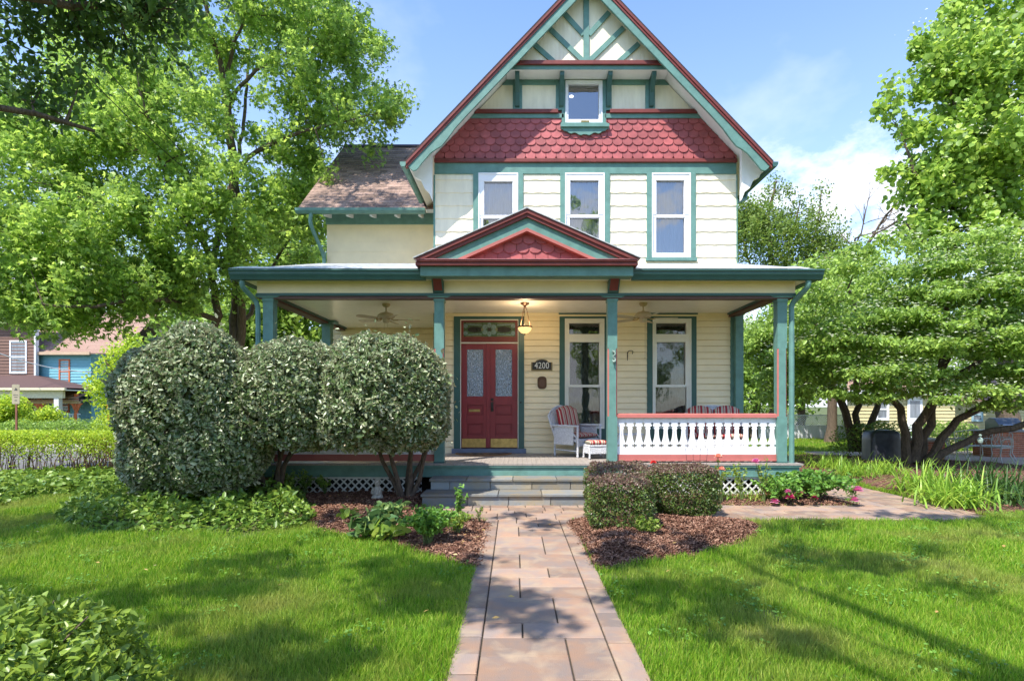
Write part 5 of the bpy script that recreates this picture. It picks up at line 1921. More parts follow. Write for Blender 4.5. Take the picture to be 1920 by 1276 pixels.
def tree(name, label, cat, limbs, clumps, base, lm, size, per, spread, seed, bark=BARK, group=None, tmpl=None, up=.8, droop=.6,
         flat=1.0, twr=.016, outw=0.0, blossom=None, keep=None, leaf_along=.5, sides=9, star=None, leafpar='crown'):
    r = np.random.RandomState(seed)
    T = thing(name, label, cat, base, group)
    mb = MB()
    sk, sr = [], []
    for L in limbs:
        pts, rad = resample(L, .3)
        pts = [p + Vector(r.normal(0, .35, 3)) * min(rad[i], .12) * (1 if 0 < i < len(pts) - 1 else 0) for i, p in enumerate(pts)]
        mb.tube(pts, rad, sides if rad[0] > .08 else 6)
        sk += [tuple(p) for p in pts]; sr += rad
    sk = [np.array(p) for p in sk]
    clumps = np.asarray(clumps)
    B = np.array(base, float)
    # centre-out order so that twigs fork from earlier twigs
    SK = np.array(sk); 
    dmin = np.array([np.min(np.linalg.norm(SK - c, axis=1)) for c in clumps]) if len(clumps) else []
    order = np.argsort(dmin)
    SR = list(sr); SKl = list(SK)
    LC = []; LA = []
    arr = np.array(SKl); ra = np.array(SR)
    newp, newr = [], []
    for q, idx in enumerate(order):
        c = clumps[idx]
        if len(newp) >= 40:
            arr = np.vstack([arr, np.array(newp)]); ra = np.concatenate([ra, newr]); newp, newr = [], []
        dv = c - arr
        dist = np.linalg.norm(dv, axis=1)
        cost = dist + np.where(dv[:, 2] < -.2 * dist, .6 * dist, 0) + np.where(ra < .012, .4, 0)
        k = int(np.argmin(cost))
        a = Vector(arr[k]); b = Vector(c)
        L_ = (b - a).length
        if L_ > .05:
            n = max(2, int(L_ / .35) + 1)
            mid = (a + b) / 2 + Vector((r.normal(0, .08), r.normal(0, .08), .10)) * L_
            r0 = min(ra[k] * .75, twr + .008 * L_); r1 = .005
            pts = []
            for i in range(n + 1):
                t = i / n
                p = a * (1 - t) ** 2 + mid * 2 * t * (1 - t) + b * t * t
                pts.append(p)
            rad = [r0 + (r1 - r0) * i / n for i in range(n + 1)]
            mb.tube(pts, rad, 4 if r0 < .02 else 5, cap=False)
            for i in range(1, n + 1):
                newp.append(np.array(pts[i])); newr.append(max(rad[i], .007))
            m = max(0, int(per * leaf_along * min(L_, 1.5)))
            t = r.uniform(.35, 1, m)
            pp = np.array([list(pts[int(x * n)] * 1.0) for x in t]) if m else np.zeros((0, 3))
            if m: LC.append(pp + r.normal(0, spread * .45, (m, 3)) * [1, 1, flat])
        m = int(per * r.uniform(.6, 1.4))
        off = r.normal(0, 1, (m, 3)); off /= np.linalg.norm(off, axis=1, keepdims=True) + 1e-9
        off *= (r.uniform(0, 1, (m, 1)) ** .5) * spread * r.uniform(.75, 1.3)
        off[:, 2] *= flat
        LC.append(c + off)
    mb.build('trunk', bark, T, smooth=True)
    C = np.concatenate(LC)
    if keep is not None: C = C[keep(C)]
    o = None
    if outw > 0:
        o = C - np.mean(clumps, 0); o /= np.linalg.norm(o, axis=1, keepdims=True) + 1e-9
    leaves_mesh(leafpar, C, size, lm, r, up=up, tmpl=tmpl, parent=T, droop=droop, out=o, outw=outw)
    if blossom:
        m, n, bs, top = blossom
        ci = r.randint(0, len(clumps), n)
        P = clumps[ci] + r.normal(0, spread * .75, (n, 3)) * [1, 1, .25] + [0, 0, spread * flat * top]
        leaves_mesh('blossom', P, bs, M_BRACT, r, up=3.0, tmpl=T_DIA, parent=T)
    return T


def lumps(r, n, ells, shell=.55, jitter=.0):
    """clump centres inside a set of ellipsoids (cx,cy,cz,rx,ry,rz,weight), denser toward the outside"""
    w = np.array([e[6] for e in ells], float); w /= w.sum()
    out = []
    for e, k in zip(ells, r.multinomial(n, w)):
        v = r.normal(0, 1, (k, 3)); v /= np.linalg.norm(v, axis=1, keepdims=True)
        rad = shell + (1 - shell) * r.uniform(0, 1, (k, 1))
        out.append(np.array(e[:3]) + v * rad * np.array(e[3:6]))
    return np.concatenate(out)


def P3(px, py, Y): return (PX(px, Y), Y, PZ(py, Y))
def L3(pts): return [(*P3(x, y, Y), r_) for x, y, Y, r_ in pts]

r = np.random.RandomState(100)
# ---- big maple at the left (crown 12 m across), four stems from one base
mY = 16.3
limbs = [L3([(432, 862, mY, 0.20), (434, 760, mY, 0.15), (438, 640, mY, 0.13), (442, 540, mY, 0.125), (446, 420, mY, 0.136), (440, 330, mY - .2, 0.124), (432, 240, mY - .3, 0.104), (420, 150, mY - .6, 0.080), (396, 60, mY - 1, 0.060), (370, -60, mY - 1.3, 0.036)]),
         L3([(425, 862, mY - .15, 0.192), (414, 700, mY - .2, 0.128), (408, 590, mY - .3, 0.104), (400, 500, mY - .2, 0.096), (420, 400, mY + .8, 0.080), (455, 250, mY + 1.6, 0.056), (470, 60, mY + 2, 0.032)]),
         L3([(446, 862, mY + .1, 0.160), (452, 690, mY, 0.120), (455, 590, mY - .1, 0.112), (447, 530, mY - .3, 0.100), (400, 480, mY - .8, 0.088), (360, 430, mY - 1.3, 0.076), (330, 370, mY - 1.6, 0.064), (305, 310, mY - 1.9, 0.052), (285, 250, mY - 2.1, 0.040), (262, 170, mY - 2.4, 0.028)]),
         L3([(440, 320, mY - .2, 0.072), (480, 285, mY - .6, 0.060), (530, 260, mY - .9, 0.048), (590, 240, mY - 1.2, 0.036), (660, 225, mY - 1.5, 0.024)]),
         L3([(432, 190, mY - .3, 0.064), (452, 160, mY - .6, 0.052), (500, 120, mY - .9, 0.040), (560, 90, mY - 1.2, 0.024)]),
         L3([(424, 140, mY - .5, 0.056), (440, 80, mY - .8, 0.040), (470, 10, mY - 1, 0.028), (500, -60, mY - 1, 0.016)]),
         L3([(360, 430, mY - 1.3, 0.056), (270, 410, mY - 2, 0.040), (190, 390, mY - 2.6, 0.028), (110, 350, mY - 3, 0.016)]),
         L3([(410, 600, mY - .3, 0.080), (330, 568, mY - 1.6, 0.068), (260, 560, mY - 2.6, 0.056), (180, 575, mY - 3.4, 0.040), (80, 570, mY - 4, 0.024)]),
         L3([(440, 640, mY, 0.072), (500, 520, mY + 2.0, 0.056), (545, 440, mY + 2.8, 0.040), (580, 360, mY + 3, 0.024)]),
         L3([(444, 470, mY, 0.064), (350, 330, mY + 1, 0.048), (230, 260, mY + 1.3, 0.032), (100, 200, mY + 1.4, 0.020)])]
mz = lambda py, Y=mY: PZ(py, Y)
ells = [(PX(420, mY), mY - .4, mz(60), 3.4, 3.0, 2.8, 1.0), (PX(620, 15), 15.6, mz(130, 15.6), 1.9, 1.8, 2.0, .75), (PX(700, 15), 15.3, mz(235, 15.3), 1.15, 1.2, .85, .24), (PX(560, 15.6), 15.6, mz(-30, 15.6), 1.9, 2, 1.8, .5),
        (PX(250, 15), 15.0, mz(210, 15), 2.9, 2.6, 2.5, 1.0), (PX(70, 14.5), 14.6, mz(330, 14.6), 2.8, 2.4, 2.0, .8), (PX(-60, 14.5), 14.6, mz(180, 14.6), 2.4, 2.4, 2.3, .4), (PX(200, 14.4), 14.2, mz(460, 14.2), 3.4, 2.0, 1.5, 1.0),
        (PX(400, 15), 15.0, mz(400, 15.0), 2.2, 2.0, 1.6, .55), (PX(80, 13.5), 13.2, mz(560, 13.2), 2.2, 1.3, .9, .42), (PX(545, 15.8), 16.2, mz(330, 16.2), 1.6, 1.6, 1.9, .5), (PX(560, 19), 18.8, mz(420, 18.8), 1.1, 1.3, 1.7, .35),
        (PX(330, 14.6), 14.6, mz(545, 14.6), 1.5, 1.3, .8, .2), (PX(120, 15), 17, mz(100, 17), 3.5, 2, 3, .5),
        (PX(130, 14), 13.6, mz(560, 13.6), 2.6, 1.2, .75, .45), (PX(300, 14), 14.6, mz(520, 14.6), 2.2, 1.2, 1.1, .35), (PX(20, 13.5), 13, mz(430, 13), 2.4, 1.3, 1.2, .35)]
cl = lumps(r, 820, ells, .25)
# leave the sky to the upper right of the crown and the roof clear
def in_photo(C): return 975 + C[:, 0] * F / C[:, 1], 760 - (C[:, 2] - EYE) * F / C[:, 1]
tree('maple_tree', 'tall multi-stemmed maple with bright green leaves standing left of the house', 'tree', limbs, cl, (PX(432, mY), mY, 0), M_MAPLE, .13, 118, .42, 201,
     tmpl=T_STAR, up=.75, droop=.8, leaf_along=.35)

# ---- dark leafy boughs reaching in at the top left from a tree beside the photographer
r = np.random.RandomState(101)
# its high leading bough, whose shadow flickers over the shingled side roof and the cream side wall
n_ = 36
tx = r.uniform(-5.4, -2.2, n_); ty = r.uniform(14.0, 17.4, n_); tz = weZ + (ty - weY) * .87
tx = np.concatenate([tx, r.uniform(-5.0, -2.0, 22)]); ty = np.concatenate([ty, np.full(22, 14.5)]); tz = np.concatenate([tz, r.uniform(4.4, 6.2, 22)])
k_ = (14.5 + r.normal(0, .7, len(tx)) - tz) / SUN.z
high = np.stack([tx + SUN.x * k_, ty + SUN.y * k_, tz + SUN.z * k_], -1)
limbs = [[(-9.3, 4.2, 0, .30), (-9.1, 4.3, 3, .26), (-8.6, 4.6, 5.5, .22), (-8.0, 5.2, 7.6, .16), (-7.2, 6.2, 9.2, .09)],
         [(-8.6, 4.6, 5.4, .12), (-7.4, 6.0, 6.2, .09), (-6.3, 7.4, 6.9, .06), (-5.4, 8.2, 7.2, .03)],
         [(-8.1, 5.1, 7.4, .14), (-7.8, 7.6, 10.5, .12), (-7.2, 10, 12.8, .08), (-6.8, 12.2, 14.2, .04)],
         [(-9.0, 4.4, 4.0, .10), (-8.0, 6.2, 4.9, .07), (-7.0, 7.6, 5.6, .045), (-6.2, 8.3, 5.6, .025)]]
cl = np.concatenate([lumps(r, 62, [(-5.7, 8.2, 7.6, 1.5, 1.1, .8, 1), (-6.9, 7.4, 7.6, 1.2, .9, .9, .6)], .2),
                     np.array([P3(x, y, 8.2) for x, y in ((20, 90), (55, 60), (35, 130), (90, 140), (110, 60), (10, 175), (60, 190), (80, 20), (150, 30), (40, 25), (0, 60), (170, 90), (100, 205), (150, 150))]),
                     lumps(r, 50, [(-11.5, 1.5, 9.5, 2.5, 2.2, 1.8, 1)], .4), high])
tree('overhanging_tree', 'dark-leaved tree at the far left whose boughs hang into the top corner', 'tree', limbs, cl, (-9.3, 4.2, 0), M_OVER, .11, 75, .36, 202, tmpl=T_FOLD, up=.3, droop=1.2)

# ---- catalpa, tall at the right
r = np.random.RandomState(102)
cY = 25.0
limbs = [L3([(1890, 828, cY, .45), (1890, 700, cY, .38), (1885, 560, cY, .34), (1880, 430, cY, .28), (1888, 330, cY, .22), (1880, 200, cY, .15), (1860, 60, cY, .09)]),
         L3([(1884, 520, cY, .2), (1830, 440, cY - .6, .16), (1775, 370, cY - 1, .12), (1720, 330, cY - 1.2, .07), (1690, 250, cY - 1.2, .03)]),
         L3([(1882, 420, cY, .16), (1840, 330, cY - .8, .12), (1800, 230, cY - 1.2, .08), (1770, 130, cY - 1.4, .04)]),
         L3([(1884, 470, cY, .15), (1950, 380, cY, .11), (2020, 250, cY, .07), (2080, 150, cY, .04)]),
         L3([(1885, 480, cY, .15), (1820, 500, cY - 1, .09), (1750, 470, cY - 1.5, .06), (1700, 420, cY - 2, .03)])]
q = lambda x, y, Y=cY, rx=2, ry=2, rz=2, w=1: (PX(x, Y), Y, PZ(y, Y), rx, ry, rz, w)
ells = [q(1890, 60, cY, 3.4, 3, 3.2, 1), q(1810, 150, cY - 1, 1.5, 2, 2.6, .6), q(1860, 260, cY - 1, 3.8, 2.6, 3, 1.2), q(1745, 280, cY - 1.4, 1.9, 1.6, 2.0, .5), q(1745, 400, cY - 1, 1.8, 1.8, 1.9, .5),
        q(1960, 250, cY, 3.4, 3, 4, .9), q(1850, 420, cY - 1.4, 3.0, 2, 2, .8), q(1730, 170, cY - 1.2, .4, .4, .4, .02)]
cl = np.concatenate([lumps(r, 235, ells, .30), np.array([P3(1732, 78, cY - 1.4), P3(1725, 90, cY - 1.4), P3(1738, 128, cY - 1.4), P3(1665, 325, cY - 1.2), P3(1790, 30, cY - 1), P3(1655, 205, cY - 1.2), P3(1670, 170, cY - 1.2)])])
tree('catalpa_tree', 'tall catalpa with large pale leaves and white flower heads rising above the dogwood', 'tree', limbs, cl, (PX(1890, cY), cY, 0), M_CATALPA, .23, 95, .62, 203,
     tmpl=T_WIDE, up=.9, droop=.9, blossom=(M_BRACT, 1500, .13, .9), bark=BARK2, twr=.02)

# ---- kousa dogwood: layered, spreading, several low stems
r = np.random.RandomState(103)
dY = 15.2
limbs = [L3([(1715, 868, dY, 0.144), (1722, 800, dY, 0.122), (1760, 740, dY - .1, 0.101), (1815, 690, dY - .3, 0.086), (1870, 650, dY - .6, 0.058), (1930, 600, dY - .8, 0.036)]),
         L3([(1700, 868, dY, 0.122), (1692, 790, dY, 0.101), (1660, 720, dY, 0.083), (1632, 660, dY - .2, 0.072), (1615, 600, dY - .4, 0.050), (1590, 540, dY - .5, 0.029)]),
         L3([(1722, 868, dY + .1, 0.130), (1745, 770, dY + .1, 0.101), (1770, 680, dY, 0.086), (1775, 600, dY, 0.065), (1765, 520, dY, 0.036)]),
         L3([(1735, 868, dY - .1, 0.115), (1800, 785, dY - .2, 0.094), (1870, 745, dY - .3, 0.086), (1960, 690, dY - .5, 0.072), (2040, 620, dY - .5, 0.043)]),
         L3([(1740, 868, dY - .2, 0.101), (1830, 815, dY - .4, 0.086), (1900, 800, dY - .6, 0.086), (1990, 790, dY - .8, 0.072)]),
         L3([(1765, 700, dY, 0.058), (1800, 640, dY - .5, 0.043), (1840, 560, dY - .8, 0.029)]),
         L3([(1650, 700, dY, 0.050), (1580, 660, dY - .5, 0.036), (1530, 610, dY - .8, 0.022)])]
tiers = []
for k in range(270):
    u = r.uniform(-1, 1); v = r.uniform(-1, 1)
    x = PX(1745, dY) + u * 4.1; y = dY - .3 + v * 2.3
    rr_ = math.hypot(u, v)
    if rr_ > 1.08: continue
    top = 5.5 + .55 * vnoise(x * 1.0, y * 1.0, 1.1, 8) - 2.1 * rr_ ** 1.7 + (.5 if x > 12 else 0)
    low = 2.35 + .75 * vnoise(x * 1.0, y * 1.0, .8, 19) - .1 * rr_
    z = low + (top - low) * (1 - r.rand() ** 1.9)
    z = round(z / .55) * .55 + r.normal(0, .13) - .25 * rr_ ** 2
    tiers.append((x, y, z))
tiers += [P3(x, y, dY - 1.6 + r.normal(0, .3)) for x, y in ((1640, 700), (1700, 655), (1760, 620), (1650, 640), (1600, 600), (1820, 590), (1870, 650), (1900, 600), (1560, 560), (1550, 620), (1530, 560), (1680, 590), (1590, 505), (1740, 560), (1850, 700), (1905, 720), (1610, 470), (1660, 450), (1715, 460), (1780, 450), (1850, 440), (1910, 470), (1520, 530), (1545, 500), (1640, 725), (1700, 715), (1750, 700), (1800, 735), (1690, 690), (1760, 660), (1860, 730), (1900, 690), (1915, 640), (1820, 650), (1580, 640), (1560, 670), (1500, 600), (1515, 660), (1530, 700), (1640, 745), (1900, 745), (1880, 760), (1910, 700), (1870, 620), (1550, 640), (1780, 720), (1725, 735))]
tree('dogwood_tree', 'wide spreading dogwood in layered tiers with cream bracts on several leaning stems', 'tree', limbs, tiers, (PX(1715, dY), dY, 0), M_DOG, .12, 215, .56, 204,
     tmpl=T_FOLD, up=1.0, droop=1.6, flat=.26, blossom=(M_BRACT, 8500, .085, 1.0), bark=BARK2, leaf_along=.25)

# ---- smaller double-stemmed tree left of it
r = np.random.RandomState(104)
sY = 18.0
limbs = [L3([(1598, 846, sY, .15), (1592, 790, sY, .12), (1570, 740, sY, .11), (1540, 700, sY, .08), (1500, 640, sY, .05), (1460, 590, sY, .03)]),
         L3([(1605, 846, sY, .12), (1608, 780, sY, .10), (1605, 700, sY, .08), (1600, 620, sY, .05)]),
         L3([(1612, 846, sY, .13), (1635, 780, sY, .10), (1655, 730, sY, .08), (1650, 660, sY, .05)])]
cl = lumps(r, 120, [(PX(1540, sY), sY, PZ(600, sY), 2.3, 1.8, 1.2, 1), (PX(1460, sY + 1), sY + 1.0, PZ(640, sY), 1.3, 1.4, 1.2, .6), (PX(1620, sY), sY, PZ(560, sY), 1.6, 1.5, 1.5, .6)], .3)
tree('garden_tree', 'low dark-stemmed tree behind the porch corner, left of the dogwood', 'tree', limbs, cl, (PX(1603, sY), sY, 0), M_DOG, .12, 150, .50, 205, tmpl=T_FOLD, up=.9, droop=1.2, flat=.45, bark=BARK2)

# ---- sparse olive tree behind the house at the right, and a dead one
r = np.random.RandomState(105)
bY = 34.0
limbs = [L3([(1450, 830, bY, .30), (1448, 700, bY, .24), (1450, 560, bY, .18), (1440, 420, bY, .12), (1455, 340, bY, .05)]),
         L3([(1450, 620, bY, .12), (1500, 520, bY, .08), (1530, 430, bY, .05), (1540, 360, bY, .03)]),
         L3([(1448, 560, bY, .10), (1400, 480, bY, .06), (1395, 400, bY, .03)]),
         L3([(1449, 560, bY, .10), (1480, 470, bY, .07), (1500, 380, bY, .03)])]
cl = lumps(r, 240, [(PX(1450, bY), bY, PZ(440, bY), 3.2, 2.6, 2.8, 1), (PX(1530, bY), bY, PZ(470, bY), 2.4, 2, 2.6, .7), (PX(1400, bY), bY, PZ(420, bY), 1.6, 2, 2.2, .5), (PX(1480, bY), bY, PZ(520, bY), 4, 2, 2.0, .8), (PX(1560, bY), bY, PZ(500, bY), 2.6, 2, 2.2, .6)], .2)
cl = np.concatenate([cl, np.array([P3(x, y, bY) for x, y in ((1455, 335), (1460, 355), (1540, 355), (1538, 375), (1500, 375), (1395, 395), (1440, 360), (1520, 395), (1480, 400))])])
tree('olive_green_tree', 'thin-leaved olive green tree with open twigs behind the right corner of the house', 'tree', limbs, cl, (PX(1450, bY), bY, 0), M_BIRCH, .17, 85, .70, 206, tmpl=T_DIA, up=.4, twr=.03)
r = np.random.RandomState(106)
mb = MB()
def deadtree(p, d_, L, rad, lev):
    if lev == 0 or rad < .006: return
    n = 4
    pts = [p]
    for i in range(n):
        d_ = (d_ + Vector(r.normal(0, .16, 3)) + Vector((0, 0, .05))).normalized()
        pts.append(pts[-1] + d_ * (L / n))
    mb.tube(pts, [rad * (1 - .45 * i / n) for i in range(n + 1)], 5, cap=False)
    for k in range(3):
        nd = (d_ + Vector(r.normal(0, .55, 3))).normalized()
        deadtree(pts[r.randint(2, n + 1)], nd, L * r.uniform(.55, .8), rad * .55, lev - 1)
dt_ = thing('dead_tree', 'bare leafless grey tree standing against the clouds above the dogwood', 'tree', (PX(1615, 36), 36, 0))
mb.tube([(PX(1615, 36), 36, 0), (PX(1618, 36), 36, PZ(600, 36)), (PX(1622, 36), 36, PZ(470, 36))], [.28, .2, .13], 7)
deadtree(Vector(P3(1622, 470, 36)), Vector((.1, 0, 1)), 2.3, .12, 5)
deadtree(Vector(P3(1620, 520, 36)), Vector((-.4, 0, 1)), 2.6, .10, 5)
mb.build('trunk', BARK2, dt_, smooth=True)

# ---- trees behind: each with trunk and crown
def back_tree(name, label, px, Y, top, bot, rx, seed, n=90, lm=M_BACK, size=.26, per=70, spread=.95, group='trees in the background', tr=.25):
    r = np.random.RandomState(seed)
    x = PX(px, Y); zt, zb_ = PZ(top, Y), max(.6, PZ(bot, Y))
    cz = (zt + zb_) / 2; rz = (zt - zb_) / 2
    limbs = [[(x, Y, 0, tr), (x + .1, Y, cz * .5, tr * .8), (x, Y, cz, tr * .55), (x + .2, Y, zt - rz * .4, tr * .2)],
             [(x, Y, cz * .6, tr * .5), (x + rx * .5, Y - .5, cz + rz * .2, tr * .2)], [(x, Y, cz * .7, tr * .5), (x - rx * .5, Y - .5, cz + rz * .3, tr * .2)]]
    e = [(x, Y, cz, rx, rx * .7, rz, 1), (x - rx * .4, Y - .5, cz - rz * .3, rx * .6, rx * .6, rz * .6, .5), (x + rx * .45, Y - .3, cz + rz * .1, rx * .6, rx * .6, rz * .6, .5)]
    return tree(name, label, 'tree', limbs, lumps(r, n, e, .35), (x, Y, 0), lm, size, per, spread, seed, up=.6, droop=.5, group=group)
back_tree('background_tree', 'bushy bright green tree behind the maple, just left of the cream side wing', 545, 24, 300, 790, 3.4, 301, 120)
back_tree('background_tree', 'dense green tree in the gap under the left porch roof', 420, 25, 480, 800, 3.2, 302, 110)
back_tree('background_tree', 'leafy green tree partly covering the roof of the blue house', 238, 31, 610, 800, 1.6, 303, 60, lm=M_HEDGE, size=.2, per=60, spread=.6)
back_tree('background_tree', 'tall green tree at the far left behind the brown house', 60, 48, 380, 780, 6.0, 304, 120)
back_tree('background_tree', 'wide green tree behind the blue house and the maple', 250, 50, 420, 780, 7.0, 305, 140)
back_tree('background_tree', 'green tree filling the view between the porch posts at the right corner', 1410, 27, 590, 800, 2.2, 306, 80, lm=M_DOG, size=.2, spread=.7)
back_tree('background_tree', 'green tree beyond the fence, left of the grey-brown trunk', 1500, 33, 560, 790, 3.2, 307, 90)
back_tree('background_tree', 'tall dark green tree behind the yellow garage', 1640, 40, 500, 780, 5.5, 308, 130)
back_tree('background_tree', 'broad green tree behind the far right house', 1850, 44, 520, 780, 6.5, 309, 130)
back_tree('background_tree', 'distant green tree low behind the olive green tree', 1390, 48, 560, 800, 4.0, 310, 80)
back_tree('background_tree', 'rounded green tree behind the hedge and the street sign', 88, 28.5, 768, 815, .9, 311, 40, lm=M_HEDGE, size=.14, per=70, spread=.4, tr=.06)
back_tree('background_tree', 'light green tree in front of the brown house porch', 15, 26.5, 738, 815, 1.1, 312, 45, lm=M_HEDGE, size=.14, per=70, spread=.4, tr=.08)
# bare trunk by the fence
t = thing('tall_tree', 'stout grey-brown tree trunk in front of the white fence', 'tree', (PX(1560, 24.5), 24.5, 0))
mb = MB(); pts, rad = resample(L3([(1558, 829, 24.5, .30), (1560, 800, 24.5, .20), (1560, 720, 24.5, .18), (1556, 620, 24.5, .16), (1550, 480, 24.5, .11)]), .4)
mb.tube(pts, rad, 10); mb.build('trunk', BARK, t, smooth=True)
r = np.random.RandomState(320)
C = lumps(r, 9000, [(PX(1550, 24.5), 24.5, PZ(560, 24.5), 2.4, 1.8, 2.0, 1)], .3)
leaves_mesh('crown', C, .17, M_BACK, r, up=.6, parent=t)

# ---- street trees behind the photographer: they throw the dappled shade over the lawn and walk
S_ = np.array(SUN)
def shade_val(px, py):
    """where the photograph's lawn lies in shade: soft blobs, positive = shade"""
    v = np.where(px < 880, np.where(py > 1050, .55, -.1), np.where(px < 1200, -.05, -.30))
    for cx_, cy_, rx_, ry_, w_ in ((200, 993, 260, 17, 1.0), (200, 1040, 230, 24, -1.3), (490, 1012, 60, 9, -.8), (600, 1045, 75, 14, -1.2), (665, 1085, 38, 12, -1.2), (60, 1088, 90, 22, -1.4),
                                   (740, 1240, 60, 30, -1.0), (620, 1260, 40, 15, -.9), (845, 1240, 30, 40, -.9), (760, 1120, 30, 10, -.8), (400, 1150, 30, 12, -.6),
                                   (1400, 996, 130, 9, 1.1), (1450, 1030, 150, 19, 1.2), (1620, 1060, 120, 20, 1.1), (1780, 1095, 80, 18, 1.0), (1235, 1100, 115, 38, 1.2), (1400, 1130, 110, 22, 1.2), (1540, 1200, 95, 36, 1.2),
                                   (1250, 1255, 60, 22, 1.0), (1700, 1230, 60, 15, .5), (990, 1140, 110, 42, .9), (960, 1258, 80, 15, .8), (1080, 1000, 60, 8, .4), (1300, 1025, 90, 12, .5), (640, 975, 80, 12, .7)):
        v = v + w_ * np.exp(-((px - cx_) / rx_) ** 2 * 1.1 - ((py - cy_) / ry_) ** 2 * 1.1)
    return v


def shade_clumps(n, seed):
    r = np.random.RandomState(seed)
    gx = r.uniform(-8.5, 8.5, n); gy = r.uniform(3.0, 9.9, n)
    px, py = 975 + gx * F / gy, 760 + EYE * F / gy
    v = shade_val(px, py) + .95 * vnoise(gx, gy, .6, 66)
    k = np.where(gy > 8.7, v > .85, v > .42) & (px > -500) & (px < 2300)
    gx, gy = gx[k], gy[k]
    z = r.uniform(7.6, 9.4, len(gx))
    q = z / S_[2]
    return np.stack([gx + S_[0] * q, gy + S_[1] * q, z], -1)


SC = shade_clumps(780, 411)
for i, (lab, bx, by, sel) in enumerate((('broad street tree behind the photographer at the left, shading the lawn', -8.0, -4.0, SC[:, 0] < -3.2), ('broad street tree behind the photographer at the right, shading the lawn', 1.5, -5.0, SC[:, 0] >= -3.2))):
    cl = SC[sel]
    limbs = [[(bx, by, 0, .4), (bx, by, 3, .33), (bx + .2, by + .4, 6, .25), (bx, by + 1.5, 9, .12)]]
    for k in range(6):
        tgt = cl[(k * 37) % len(cl)]
        limbs.append([(bx, by + .2, 5.2 + .2 * k, .12), ((bx + tgt[0]) / 2, (by + tgt[1]) / 2, 8.0, .055), (tgt[0], tgt[1], tgt[2], .015)])
    tree('street_tree', lab, 'tree', limbs, cl, (bx, by, 0), M_MAPLE, .13, 70, .33, 412 + i, tmpl=T_WIDE, up=.7, group='street trees behind the photographer', leaf_along=.1)

# row of trees on the far side of the street behind the photographer: what the windows look out on
for i, (bx, by, h_, rx) in enumerate(((-16, -24, 11, 5.5), (-4, -27, 13, 6.5), (9, -25, 12, 6), (21, -23, 11, 6))):
    r = np.random.RandomState(430 + i)
    tree('roadside_tree', ['leafy tree across the street behind the photographer, far left of the row', 'tallest leafy tree across the street behind the photographer', 'leafy tree across the street behind the photographer, right of the tallest', 'leafy tree across the street behind the photographer, far right of the row'][i], 'tree',
         [[(bx, by, 0, .4), (bx + .2, by, 4, .3), (bx, by, h_ * .7, .12)]], lumps(r, 75, [(bx, by, h_ * .58, rx, rx * .6, h_ * .42, 1)], .3), (bx, by, 0), M_BACK, .42, 55, 1.2, 430 + i,
         up=.6, group='trees across the street behind the photographer')


# ================================================================ SHRUBS
def shell_leaves(r, n, lobes, depth=.22, bump=.10, zmin=0.15):
    out = []; nrm = []
    w = np.array([l[3] * l[5] for l in lobes]); w = w / w.sum()
    for e, k in zip(lobes, (w * n).astype(int)):
        v = r.normal(0, 1, (k, 3)); v /= np.linalg.norm(v, axis=1, keepdims=True)
        c = np.array(e[:3]); rad = np.array(e[3:6])
        P = c + v * rad
        ww = vnoise(P[:, 0] * 1.0 + P[:, 2] * .7, P[:, 1] - P[:, 2] * .9, .38, 9)
        f = 1 + bump * ww - depth * r.power(.55, k)[::-1] * r.rand(k)
        P = c + v * rad * f[:, None]
        hole = np.clip(vnoise(P[:, 0] + P[:, 2] * .6, P[:, 1] + P[:, 2] * .8, .13, 12) - .25, 0, 1)
        P = P - (v * rad) * (hole * .30)[:, None]
        zm = e[6] if len(e) > 6 else zmin
        ok = P[:, 2] > zm + .10 * vnoise(P[:, 0], P[:, 1], .25, 4)
        for e2 in lobes:
            if e2 is e: continue
            q = (P - np.array(e2[:3])) / np.array(e2[3:6])
            ok &= (q ** 2).sum(1) > .72
        out.append(P[ok]); nn = v / rad; nn /= np.linalg.norm(nn, axis=1, keepdims=True); nrm.append(nn[ok])
    return np.concatenate(out), np.concatenate(nrm)


def stems(mb, r, bx, by, n, top, spreadx, spready, rad=.04, z0=0.0):
    for k in range(n):
        a = 2 * PI * k / n + r.uniform(-.4, .4)
        p = [(bx + .06 * math.cos(a), by + .05 * math.sin(a), z0)]
        f = r.uniform(.55, 1)
        for i in range(1, 5):
            t = i / 4
            p.append((bx + spreadx * f * math.cos(a) * t ** .8 + r.normal(0, .03), by + spready * f * math.sin(a) * t ** .8 + r.normal(0, .03), z0 + top * t))
        mb.tube(p, [rad * (1 - .17 * i) for i in range(5)], 7)


